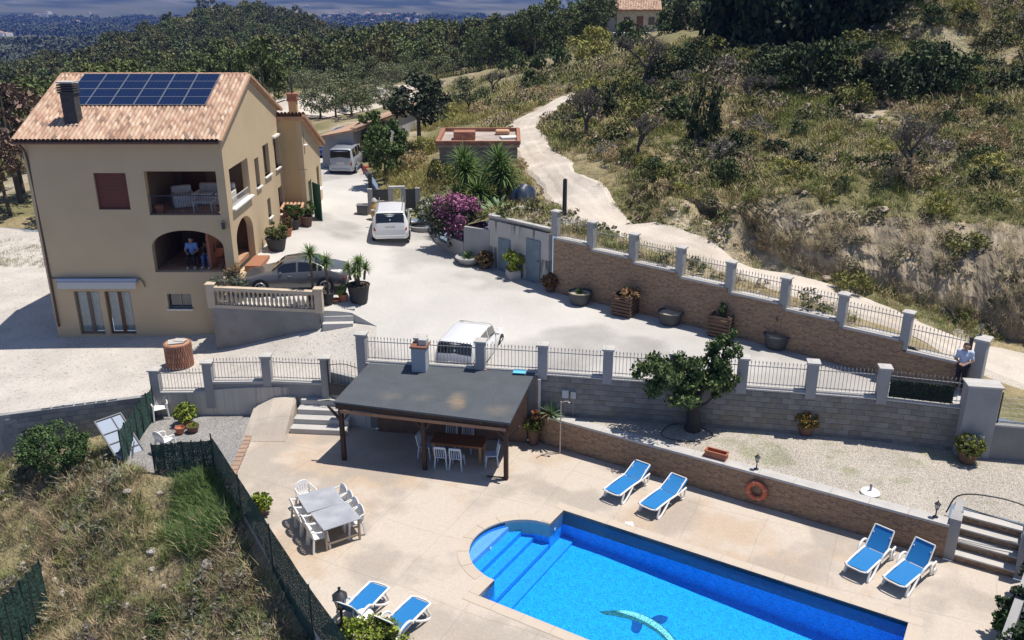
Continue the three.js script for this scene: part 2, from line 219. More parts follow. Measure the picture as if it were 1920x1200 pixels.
// dirt track
{
  const L = [], R = []; trackLine.forEach((p, i) => { const q = trackLine[Math.min(i + 1, 160)], o = trackLine[Math.max(i - 1, 0)], dx = q[0] - o[0], dz = q[1] - o[1], l = Math.hypot(dx, dz), w = trackW(i) + 0.25 * (vn(i * 0.6, 1, 3) - 0.5), w2 = trackW(i) + 0.3 * (vn(i * 0.6, 7, 3) - 0.5); L.push([p[0] - dz / l * w, p[1] + dx / l * w]); R.push([p[0] + dz / l * w2, p[1] - dx / l * w2]); });
  const pos = [], N = 10, pt = (i, k) => { const t = k / N, x = lerp(L[i][0], R[i][0], t), z = lerp(L[i][1], R[i][1], t), e = Math.sin(Math.PI * t); return [x, land0(x, z) + 0.03 * sm(0, 0.3, e) - 0.1 * (1 - sm(0, 0.3, e)) + 0.05 * (Math.abs(t - 0.5) < 0.15 ? 1 : 0) + 0.03 * (fbm(x * 2, z * 2, 3, 4) - 0.5), z]; };
  for (let i = 0; i < 160; i++) for (let k = 0; k < N; k++) { const a = pt(i, k), b = pt(i, k + 1), c = pt(i + 1, k), d = pt(i + 1, k + 1); pos.push(...a, ...c, ...b, ...b, ...c, ...d); }
  M.track = mottle([0.40, 0.355, 0.30], [0.66, 0.61, 0.54], 6, 1, { n: 512, s: 5, grain: 0.4, k: 5, bump: 0.05, contrast: 1.1 });
  struct('dirt_track', finish(pos), M.track, 'pale dusty dirt track winding up the hill behind the upper wall');
}

// ---------------------------------------------------------------- paved ground
const pu = [0.855, 0.519], pv = [-0.519, 0.855], poolA = [1.64, -24.05];
const PL = (s, t) => [poolA[0] + pu[0] * s + pv[0] * t, poolA[1] + pu[1] * s + pv[1] * t];       // pool frame to x, z
const retA = [1.54, -28.19];
const RW = (s, t) => [retA[0] + pu[0] * s + pv[0] * t, retA[1] + pu[1] * s + pv[1] * t];         // retaining wall frame
const LW = [[-5.49, -29.79], [-3.3, -29.45], [-1.12, -29.1], [1.1, -28.76], [3.37, -28.37], [5.63, -27.98], [7.89, -27.58], [10.14, -27.18], [12.38, -26.75]];   // pillars of the lower fence
const LWend = [14.95, -26.0];
const upperDrive = surface([[-12.6, 3.0, -35.1], [-8, 2.98, -34.45], [-6.7, 2.85, -34.6], [-5.6, 2.45, -34], [-11.9, 3.5, -37.5], [-11.9, 3.85, -41], [-11.9, 3.95, -46], [-10.5, 3.9, -53], [-12, 3.75, -60], [-10.5, 3.7, -75], [-9.6, 3.3, -37.5], [-5.2, 1.6, -29.9], [-1.6, 1.85, -30.2], [1.2, 2.25, -29], [5, 2.55, -28.2], [-3.5, 2.2, -33], [8, 2.6, -27.7], [15, 2.6, -26],
  [1.9, 2.6, -38.4], [5, 2.6, -35.7], [10, 2.6, -31.6], [14, 2.6, -28.4], [16.4, 2.75, -26.3], [15.0, 2.84, -26.95], [-2.3, 3.0, -41.5], [-4, 3.2, -44.5], [-6, 3.4, -46], [-7.6, 3.65, -49], [-8.2, 3.7, -55], [-1, 2.75, -36]], 1);
const lowerRamp = surface([[-12.7, 1.0, -34.95], [-10.4, 1.6, -34.7], [-8, 2.22, -34.4], [-6.7, 2.42, -34.5], [-5.6, 2.45, -34], [-5.25, 1.6, -30], [-7.1, 1.25, -30.9], [-9.5, 1.2, -30.9], [-11.8, 1.05, -30.9], [-13.9, 0.8, -30.8], [-16, 0.9, -33], [-20.3, 0.95, -36.4], [-13, 1.15, -36.4], [-24, 0.7, -30], [-30, 0.8, -40], [-42, 1.2, -56], [-42, 0, -22], [-18.8, 0.75, -29.1], [-22, 1.0, -48], [-27, 1.4, -54]], 1);
M.concrete = std([1, 1, 1], 0.9, { map: tex(1024, 14, (u, v) => { const a = fbm(u * 5, v * 5, 5, 3, 5), st = sm(0.5, 0.72, fbm(u * 4, v * 4, 5, 8, 4)), g = vn(u * 500, v * 500, 2, 500) - 0.5, b = 0.50 + 0.2 * (a - 0.5) - 0.13 * st + 0.07 * g; return [b, b * 0.985, b * 0.945]; }), bumpMap: gtex(256, 0.8, (u, v) => fbm(u * 24, v * 24, 3, 4, 24)), bumpScale: 0.006 });
M.yard = std([1, 1, 1], 1, { map: tex(512, 5, (u, v) => { const a = fbm(u * 6, v * 6, 4, 13, 6), g = vn(u * 170, v * 170, 2, 170), p = vn(u * 60, v * 60, 6, 60), b = 0.49 + 0.16 * (a - 0.5) + 0.14 * (g - 0.5) - 0.12 * sm(0.75, 0.95, p); return [b, b * 0.955, b * 0.885]; }), bumpMap: gtex(256, 1.2, (u, v) => fbm(u * 30, v * 30, 3, 4, 30)), bumpScale: 0.02 });
const drivePoly = [[-12.6, -35.1], [-8, -34.45], [-6.7, -34.55], [-5.6, -34], [-5.2, -29.85], ...LW.slice(1), LWend, [15.5, -25.7], [15.95, -26.7], [15.6, -27.1], ...UW.slice(0, 8).reverse().map(p => [p[0] + 0.05, p[1] - 0.05]), [-0.9, -41], [-2.3, -41.8], [-3.9, -44.3], [-4.5, -46.6], [-5.2, -47.6], [-6.6, -48.6], [-7.7, -48.2], [-8.3, -54], [-10.6, -62], [-9.2, -75], [-17, -75], [-14.5, -62], [-12.4, -53.4], [-12.4, -46], [-12.2, -45.8], [-12, -37]];
struct('driveway', sheet(drivePoly, 1.1, upperDrive, 1.2), M.concrete, 'pale concrete driveway between the villa and the two fences');
struct('gravel_yard', sheet([[-12.6, -35.0], [-8, -34.42], [-6.65, -34.5], [-5.6, -33.98], [-5.2, -29.8], [-7.1, -30.75], [-13.9, -30.75], [-18.8, -29.1], [-42, -22], [-42, -58], [-20.4, -50], [-20.3, -36.5], [-12.6, -36.5]], 1.0, lowerRamp, 1.2), M.yard, 'white gravel yard and ramp below the villa');
// pool terrace of coloured stamped concrete
M.terrace = std([1, 1, 1], 0.85, { map: tex(1024, 13, (u, v) => {
  const a = fbm(u * 6, v * 6, 5, 43, 6), b = fbm(u * 9 + 3, v * 9, 4, 57, 9), g = vn(u * 400, v * 400, 2, 400) - 0.5, dirt = sm(0.47, 0.72, b + 0.12 * (fbm(u * 40, v * 40, 3, 5, 40) - 0.5)), ochre = sm(0.48, 0.7, a);
  const w = 0.03 * (fbm(u * 4, v * 4, 3, 71, 4) - 0.5), jx = Math.abs(md((u + w) * 6, 1) - 0.5), jy = Math.abs(md((v + w * 1.3) * 5, 1) - 0.5), j = 1 - 0.16 * (1 - sm(0.0, 0.012, Math.min(jx, jy)));
  const k = (0.96 + 0.16 * g) * j; return [lerp(lerp(0.53, 0.48, ochre), 0.36, dirt * 0.75) * k, lerp(lerp(0.475, 0.385, ochre), 0.325, dirt * 0.75) * k, lerp(lerp(0.41, 0.295, ochre), 0.285, dirt * 0.75) * k]; }),
  bumpMap: gtex(512, 2.6, (u, v) => fbm(u * 8, v * 8, 5, 4, 8)), bumpScale: 0.012 });
const arc = []; for (let i = 0; i <= 28; i++) { const a = -Math.PI / 2 + Math.PI * i / 28; arc.push(PL(-1.61 * Math.cos(a), 2.5 + 1.61 * Math.sin(a))); }
const poolRim = [PL(0, 0), ...arc, PL(0, 4.92), PL(10.2, 4.92), PL(10.2, 0)];
const terracePoly = [RW(13.1, 0), RW(13.1, -0.05), RW(14.6, -0.05), RW(14.6, 0), RW(14.9, 0), RW(15.6, 9.5), [3.3, -8], [-4.04, -16.88], [-5.55, -19.11], [-6.99, -21.42], [-8.42, -23.74], [-9.6, -25.6], [-9.75, -27.5], [-9.95, -30.0], [-8.4, -29.7], [-8.4, -29.9], [-6.2, -29.9], [-5.4, -29.65], [1.2, -28.6], RW(-0.3, 0)];
{
  const s = new THREE.Shape(terracePoly.map(p => new THREE.Vector2(p[0], -p[1]))); s.holes.push(new THREE.Path(poolRim.map(p => new THREE.Vector2(p[0], -p[1]))));
  const g = new THREE.ExtrudeGeometry(s, { depth: 0.5, bevelEnabled: false }); g.rotateX(-Math.PI / 2); g.translate(0, -0.5, 0); const uv = g.attributes.uv, P = g.attributes.position; for (let i = 0; i < uv.count; i++) uv.setXY(i, P.getX(i) * 0.9 + P.getZ(i) * 0.44, P.getZ(i) * 0.9 - P.getX(i) * 0.44 + P.getY(i));
  struct('pool_terrace', g, M.terrace, 'peach stamped concrete terrace round the swimming pool');
}
// small garden strip with grey chippings, left of the terrace
M.chip = std([1, 1, 1], 1, { map: tex(512, 3, (u, v) => { const a = fbm(u * 5, v * 5, 4, 3, 5), g = vn(u * 110, v * 110, 2, 110), b = 0.27 + 0.1 * (a - 0.5) + 0.24 * (g - 0.5); return [b, b * 0.99, b * 0.98]; }), bumpMap: gtex(256, 1.2, (u, v) => vn(u * 50, v * 50, 4, 50)), bumpScale: 0.02 });
struct('chippings_bed', sheet([[-8.42, -23.74], [-9.6, -25.6], [-9.75, -27.5], [-9.95, -30.8], [-13.9, -30.8], [-13.5, -27], [-12.3, -26.3], [-10.28, -26.68]], 0.6, (x, z) => -0.02 + 0.08 * (fbm(x, z, 3, 5) - 0.4)), M.chip, 'grey chippings in the small garden strip by the mesh fence');
// gravel bed above the retaining wall
M.gravel = std([1, 1, 1], 1, { map: tex(1024, 6, (u, v) => { const a = fbm(u * 4, v * 4, 4, 23, 4), g = vn(u * 210, v * 210, 2, 210), g2 = h2(Math.floor(u * 260), Math.floor(v * 260), 7), gr = sm(0.58, 0.75, fbm(u * 5 + 2, v * 5, 4, 63, 5)), b = 0.43 + 0.12 * (a - 0.5) + 0.26 * (g - 0.5) + 0.18 * (g2 - 0.5); return [lerp(b, b * 0.74, gr), lerp(b * 0.93, b * 0.73, gr), lerp(b * 0.815, b * 0.54, gr)]; }), bumpMap: gtex(512, 2, (u, v) => vn(u * 80, v * 80, 4, 80)), bumpScale: 0.03 });
const gravelY = 1.1;
const stepBack = -1.28;
struct('gravel_bed', sheet([[1.1, -28.75], ...LW.slice(4), LWend, [15.4, -25.6], [26, -23.4], [26, -14], RW(14.95, -0.25), RW(14.95, stepBack), RW(12.75, stepBack), RW(12.75, -0.25), RW(-0.35, -0.25)], 0.8, (x, z) => gravelY + 0.05 * (fbm(x * 0.8, z * 0.8, 3, 6) - 0.5)), M.gravel, 'beige gravel bed between the block wall and the pool terrace');
// landing with its sloping apron in front of the side gate
{
  const f = (x, z) => { const s = sm(-29.0, -30.9, z); return 0.012 + 0.86 * clamp((-z - (x < -8.3 ? 28.7 : 29.6)) / (x < -8.3 ? 2.0 : 1.2)) * (x < -8.2 ? sm(-10.1, -8.9, x) * 0.55 + 0.45 : 1); };
  struct('concrete_landing', sheet([[-9.9, -28.6], [-8.3, -28.6], [-8.3, -30.8], [-5.6, -30.8], [-5.45, -29.82], [-4.9, -31.3], [-7.1, -31.1], [-9.97, -30.9]], 0.4, f, 0.9), M.terrace, 'worn concrete landing between the side gate and terrace');
}
// ---------------------------------------------------------------- swimming pool
{
  const P = thing('swimming_pool', 'blue mosaic swimming pool with a rounded stepped end', 'swimming pool', [poolA[0], 0, poolA[1]], -Math.atan2(pu[1], pu[0]));   // local x along, z across
  const mosaic = (c, s, amp = 0.3) => std([1, 1, 1], 0.35, { map: tex(256, 1.3, (u, v) => { const i = Math.floor(u * 52), j = Math.floor(v * 52), t = 1 + amp * (h2(i, j, s) - 0.5) * 1.6 + 0.35 * amp * (fbm(u * 8, v * 8, 3, s, 8) - 0.5), e = (md(u * 52, 1) < 0.1 || md(v * 52, 1) < 0.1) ? 1.15 : 1; return c.map(q => q * t * e); }) });
  M.tile = mosaic([0.012, 0.36, 0.90], 3, 0.5); M.tileStep = mosaic([0.02, 0.33, 0.82], 5); M.tilePale = mosaic([0.2, 0.40, 0.74], 6, 0.15); M.tileBand = mosaic([0.008, 0.05, 0.14], 9, 1.3);
  const F = x => -1.0 - 0.42 * clamp((x - 1.5) / 8.7), fl = [];
  for (let i = 0; i < 20; i++) for (let j = 0; j < 8; j++) { const a = 0.45 + 9.75 * i / 20, b = 0.45 + 9.75 * (i + 1) / 20, c = 4.92 * j / 8, d = 4.92 * (j + 1) / 8; fl.push(a, F(a), c, a, F(a), d, b, F(b), c, b, F(b), c, a, F(a), d, b, F(b), d); }
  part(P, 'pool_floor', finish(fl), M.tile);
  const wl = (x0, z0, x1, z1, y0, y1) => { const L = Math.hypot(x1 - x0, z1 - z0), g = new THREE.PlaneGeometry(L, y1 - y0); const uv = g.attributes.uv; for (let i = 0; i < 4; i++) uv.setXY(i, uv.getX(i) * L, uv.getY(i) * (y1 - y0)); g.rotateY(-Math.atan2(z1 - z0, x1 - x0)); return g.translate((x0 + x1) / 2, (y0 + y1) / 2, (z0 + z1) / 2); };
  const ar = []; for (let i = 0; i <= 28; i++) { const a = -Math.PI / 2 + Math.PI * i / 28; ar.push([-1.61 * Math.cos(a), 2.5 + 1.61 * Math.sin(a)]); }
  const loop = [[0, 0], ...ar, [0, 4.92], [10.2, 4.92], [10.2, 0]], W = [], Bd = [];
  loop.forEach((p, i) => { const q = loop[(i + 1) % loop.length]; W.push(wl(p[0], p[1], q[0], q[1], -1.5, -0.13)); Bd.push(wl(p[0], p[1], q[0], q[1], -0.13, -0.001)); });
  part(P, 'pool_wall', W, M.tile); part(P, 'tile_band', Bd, M.tileBand);
  // rounded end: a pale shelf and steps leading down, cut to the arc
  const cutArc = (x0, x1) => { const o = []; const top = [], bot = []; for (let k = 0; k <= 8; k++) { const x = lerp(x0, x1, k / 8), h = x < 0 ? Math.sqrt(Math.max(0, 1.61 * 1.61 - x * x)) : 2.42; top.push([x, -(2.5 - h)]); bot.unshift([x, -(2.5 + h)]); } return [...top, ...bot]; };
  const tread = (x0, x1, y, name, mat) => { const g = extr(cutArc(x0, x1), y + 1.45); g.rotateX(-Math.PI / 2); g.translate(0, -1.45, 0); part(P, name, g, mat); };
  tread(-1.605, -1.18, -0.22, 'shelf', M.tilePale); tread(-1.18, -0.86, -0.40, 'step', M.tileStep); tread(-0.86, -0.5, -0.58, 'step', M.tileStep); tread(-0.5, -0.02, -0.74, 'step', M.tileStep); tread(0, 0.45, -0.9, 'step', M.tileStep);
  // dolphin inlaid in the floor
  const D = pts => { const s = new THREE.Shape(); s.moveTo(...pts[0]); s.splineThru(pts.slice(1).map(p => new THREE.Vector2(...p))); return new THREE.ShapeGeometry(s, 6); };
  const put = (name, pts, mat, dy) => { const g = D(pts.map(([x, y]) => [x, -y])); g.rotateX(-Math.PI / 2); const p = g.attributes.position; for (let i = 0; i < p.count; i++) p.setY(i, F(p.getX(i)) + dy); part(P, name, g, mat); };
  put('dolphin_body', [[2.55, 2.62], [2.85, 2.36], [3.15, 2.14], [3.7, 2.02], [4.3, 2.14], [4.85, 2.5], [5.25, 2.98], [5.1, 3.05], [4.7, 2.72], [4.2, 2.46], [3.6, 2.4], [3.1, 2.5], [2.78, 2.62], [2.55, 2.62]], mosaic([0.02, 0.16, 0.20], 12, 0.9), 0.006);
  put('dolphin_back', [[2.95, 2.32], [3.2, 2.14], [3.7, 2.05], [4.3, 2.18], [4.85, 2.55], [5.2, 2.98], [4.7, 2.62], [4.2, 2.36], [3.6, 2.26], [2.95, 2.32]], mosaic([0.26, 0.66, 0.68], 14, 0.8), 0.012);
  put('dolphin_fin', [[3.5, 2.4], [3.65, 2.8], [3.85, 2.78], [3.8, 2.42], [3.5, 2.4]], mosaic([0.004, 0.09, 0.33], 15, 0.5), 0.01);
  put('dolphin_fin', [[3.9, 2.04], [4.05, 1.78], [4.3, 1.75], [4.25, 2.08], [3.9, 2.04]], mosaic([0.004, 0.09, 0.33], 16, 0.5), 0.01);
  put('dolphin_tail', [[5.1, 2.95], [5.0, 3.25], [5.15, 3.45], [5.3, 3.15], [5.6, 3.1], [5.45, 2.85], [5.25, 2.85], [5.1, 2.95]], mosaic([0.02, 0.16, 0.20], 17, 0.8), 0.01);
  // water
  M.water = new THREE.MeshPhysicalMaterial({ color: C(0.76, 0.94, 1.0), roughness: 0.03, transmission: 1, thickness: 0, ior: 1.33, bumpMap: gtex(256, 3.2, (u, v) => fbm(u * 12, v * 12, 4, 3, 12)), bumpScale: 0.05 });
  const ws = new THREE.ShapeGeometry(new THREE.Shape(loop.map(p => new THREE.Vector2(p[0], -p[1])))); const wuv = ws.attributes.uv, wp = ws.attributes.position; for (let i = 0; i < wuv.count; i++) wuv.setXY(i, wp.getX(i), wp.getY(i)); ws.rotateX(-Math.PI / 2); ws.translate(0, -0.09, 0); part(P, 'water', ws, M.water);
  // coping slabs round the rim
  const cm = mottle([0.47, 0.405, 0.335], [0.54, 0.475, 0.40], 2, 0.85, { n: 128, s: 31 }), W2 = 0.34, cs = (x0, z0, x1, z1, ox, oz) => { const L = Math.hypot(x1 - x0, z1 - z0), n = Math.round(L / 0.9); for (let i = 0; i < n; i++) { const t = (i + 0.5) / n; part(P, 'coping_slab', rbox(Math.abs(x1 - x0) > 0.1 ? L / n - 0.008 : W2, 0.05, Math.abs(x1 - x0) > 0.1 ? W2 : L / n - 0.008, 0.008, lerp(x0, x1, t) + ox * W2 / 2, -0.038, lerp(z0, z1, t) + oz * W2 / 2), cm); } };
  cs(-W2, 0, 10.2 + W2, 0, 0, -1); cs(-W2, 4.92, 10.2 + W2, 4.92, 0, 1); cs(10.2, 0, 10.2, 4.92, 1, 0); cs(0, 0, 0, 0.87, -1, 0); cs(0, 4.13, 0, 4.92, -1, 0);
  for (let i = 0; i < 7; i++) { const a0 = -1.33 + 2.66 * i / 7 + 0.004, a1 = -1.33 + 2.66 * (i + 1) / 7 - 0.004, pts = []; for (let k = 0; k <= 5; k++) { const a = lerp(a0, a1, k / 5); pts.push([-1.605 * Math.cos(a), -(2.5 + 1.605 * Math.sin(a))]); } for (let k = 5; k >= 0; k--) { const a = lerp(a0, a1, k / 5), r = 1.61 + W2; pts.push([-r * Math.cos(a), -(2.5 + r * Math.sin(a))]); } const g = extr(pts, 0.05); g.rotateX(-Math.PI / 2); part(P, 'coping_slab', g.translate(0, -0.038, 0), cm); }
  // inlet lights on the wall
  for (const [x, z] of [[0.02, 0.6], [0.05, 4.75], [-1.16, 2.5]]) part(P, 'inlet', lathe([[0, 0.012], [0.05, 0.012], [0.06, 0]], 12), std([0.8, 0.82, 0.85], 0.4), [x, -0.35, z], [0, 0, -1.57]);
}
solo('skimmer_lid', T(rbox(0.26, 0.012, 0.26, 0.005), ...[3.63, 0, -23.27]), std([0.8, 0.8, 0.78], 0.5), 'small square white skimmer lid in the paving beside the pool', 'lid');

// ---------------------------------------------------------------- walls and fences
M.render = mottle([0.27, 0.275, 0.28], [0.38, 0.38, 0.38], 3, 0.95, { s: 3, bump: 0.01 });
M.stain = std([1, 1, 1], 0.95, { map: tex(256, 2.4, (u, v) => { const d = sm(0.45, 0.75, fbm(u * 14, v * 2.0, 4, 5, 14) * (0.6 + 0.7 * v)), a = fbm(u * 6, v * 6, 4, 8, 6), b = 0.46 + 0.12 * (a - 0.5); return [lerp(b, 0.10, d * 0.85), lerp(b * 0.98, 0.10, d * 0.85), lerp(b * 0.94, 0.095, d * 0.85)]; }) });
M.cap = mottle([0.38, 0.38, 0.37], [0.52, 0.51, 0.49], 1.2, 0.9, { s: 4 });
M.iron = std([0.05, 0.055, 0.06], 0.5, { metalness: 0.4 });
M.galv = std([0.28, 0.29, 0.30], 0.5, { metalness: 0.3 });
// small stone slips in brown and ochre
M.slip = (() => {
  const cell = (u, v) => { const nr = 30, j = Math.floor(v * nr), nc = 9 + (h2(j, 3, 5) > 0.5 ? 3 : 0), off = h2(j, 1, 2), i = Math.floor((u + off) * nc); return [md(i, nc), j, md((u + off) * nc, 1) * 1.6 / nc, md(v * nr, 1) * 1.5 / nr]; };
  const f = (u, v) => { const [i, j, a, b] = cell(u, v), t = h2(i, j, 11), q = h2(i, j, 19), gap = a < 0.008 || b < 0.008; const g = 0.85 + 0.3 * vn(u * 90, v * 90, 3, 90); let c = q < 0.25 ? [0.42, 0.28, 0.17] : q < 0.5 ? [0.36, 0.245, 0.16] : q < 0.8 ? [0.39, 0.285, 0.195] : [0.28, 0.19, 0.14]; const k = (0.85 + 0.3 * t) * g * (gap ? 0.62 : 1); return c.map(x => x * k); };
  return std([1, 1, 1], 0.9, { map: tex(512, 1.15, f), bumpMap: gtex(512, 1.15, (u, v) => { const [i, j, a, b] = cell(u, v); return (a < 0.008 || b < 0.008) ? 0 : 0.6 + 0.4 * h2(i, j, 3); }), bumpScale: 0.015 });
})();
const wallSeg = (a, b, y0, y1, th, dx = 0, dz = 0) => { const L = Math.hypot(b[0] - a[0], b[1] - a[1]); return box(L, y1 - y0, th, (a[0] + b[0]) / 2 + dx, y0, (a[1] + b[1]) / 2 + dz, -Math.atan2(b[1] - a[1], b[0] - a[0])); };
const along = (a, b, t) => [lerp(a[0], b[0], t), lerp(a[1], b[1], t)];
function inset(a, b, d) { const L = Math.hypot(b[0] - a[0], b[1] - a[1]); return [along(a, b, d / L), along(a, b, 1 - d / L)]; }
// a railing of slim pointed bars between two pillars; L metres long
const barGeo = {};
function railing(a, b, y, label, group, h = 0.92, mat = M.galv) {
  const [p, q] = inset(a, b, 0.19), L = Math.hypot(q[0] - p[0], q[1] - p[1]), o = thing('railing_panel', label, 'railing', [(p[0] + q[0]) / 2, y, (p[1] + q[1]) / 2], -Math.atan2(q[1] - p[1], q[0] - p[0]), group);
  const key = L.toFixed(1) + h; const n = Math.round(L / 0.125);
  if (!barGeo[key]) { const g = []; for (let i = 0; i < n; i++) { const x = -L / 2 + L * (i + 0.5) / n; g.push(bar([x, 0.03, 0], [x, h - 0.08, 0], 0.0085, 0.0085, 4), bar([x, h - 0.08, 0], [x, h - 0.045, 0], 0.012, 0.02, 4), bar([x, h - 0.045, 0], [x, h + 0.02, 0], 0.02, 0.002, 4)); } barGeo[key] = merge(g); }
  part(o, 'bars', barGeo[key], mat).userData.kind = 'stuff'; part(o, 'top_rail', rbox(L, 0.025, 0.035, 0.006, 0, h - 0.2, 0), mat); part(o, 'bottom_rail', rbox(L, 0.025, 0.035, 0.006, 0, 0.09, 0), mat); return o;
}
const pillarGeo = (w, h) => box(w, h, w), capGeo = w => merge([rbox(w + 0.1, 0.07, w + 0.1, 0.015, 0, 0, 0), T(new THREE.ConeGeometry(w * 0.66, 0.07, 4, 1).rotateY(Math.PI / 4), 0, 0.105, 0)]);
function pillar(parent, x, z, y0, y1, w, turn, mat = M.render) { const g = part(parent, 'pillar', pillarGeo(w, y1 - 0.1 - y0), mat, [x, y0, z], [0, turn, 0]); part(g, 'pillar_cap', capGeo(w), M.cap, [0, y1 - 0.1 - y0, 0]); return g; }
// upper wall, clad in stone slips, stepping down along the track
{
  const W = thing('retaining_wall', 'long stepped retaining wall clad in brown stone slips along the dirt track', 'wall'), turn = -Math.atan2(0.628, 0.778);
  UW.forEach((p, i) => {
    if (i < 8) { const q = UW[i + 1], y = i < 7 ? UWcop[i + 1] + 0.09 : 3.72; part(W, 'wall_bay', wallSeg(p, q, 2.2, y - 0.08, 0.34), M.slip); part(W, 'coping_slab', wallSeg(...inset(p, q, 0.155), y - 0.08, y, 0.44), M.cap); railing(p, q, y, ['iron railing on the upper wall beside the concrete shed', 'second railing of the upper wall from the shed', 'third railing of the upper wall from the shed', 'fourth railing of the upper wall from the shed', 'fifth railing of the upper wall, above the empty tub', 'sixth railing of the upper wall, above the second pallet planter', 'seventh railing of the upper wall, above the cactus tub', 'lowest railing of the upper wall beside the gate post'][i], 'railings along the upper wall'); }
    if (i < 8) pillar(W, p[0], p[1], i ? UWcop[i] - 0.3 : 5.2, UWtop[i], 0.3, turn, M.render);
  });
  // tall gate post with its sliding gate frame at the lower end
  const g = thing('gate_post', 'tall grey gate post with a lantern at the end of the upper wall', 'gate post', [UW[8][0] + 0.15, 2.6, UW[8][1] + 0.05], turn);
  part(g, 'shaft', box(0.36, 2.0, 0.5), M.render); part(g, 'gate_guide', box(0.1, 2.05, 0.1, -0.32, 0, 0.15), M.iron); part(g, 'post_cap', rbox(0.48, 0.08, 0.6, 0.02, 0, 2.0, 0), M.cap);
  lantern([15.65, 4.69, -27.35], 'small black lantern on the tall gate post', turn, 0.8);
}
function lantern(p, label, turn = 0, s = 1) {
  const o = thing('garden_lantern', label, 'lantern', p, turn, undefined); o.scale.setScalar(s);
  part(o, 'base', lathe([[0, 0], [0.075, 0], [0.08, 0.02], [0.03, 0.05], [0.018, 0.09], [0.018, 0.24], [0.045, 0.27], [0.05, 0.285], [0, 0.285]], 12), M.iron);
  part(o, 'glass', new THREE.CylinderGeometry(0.075, 0.045, 0.15, 6).translate(0, 0.36, 0), phy([0.75, 0.78, 0.8], 0.2, { transmission: 0.6, thickness: 0 }));
  const fr = []; for (let i = 0; i < 6; i++) { const a = i * Math.PI / 3 + Math.PI / 6; fr.push(bar([0.046 * Math.sin(a), 0.285, 0.046 * Math.cos(a)], [0.077 * Math.sin(a), 0.435, 0.077 * Math.cos(a)], 0.006)); }
  part(o, 'frame', fr, M.iron); part(o, 'hood', lathe([[0.1, 0.435], [0.085, 0.455], [0.04, 0.5], [0.018, 0.515], [0.016, 0.54], [0.022, 0.55], [0, 0.575]], 6), M.iron); return o;
}
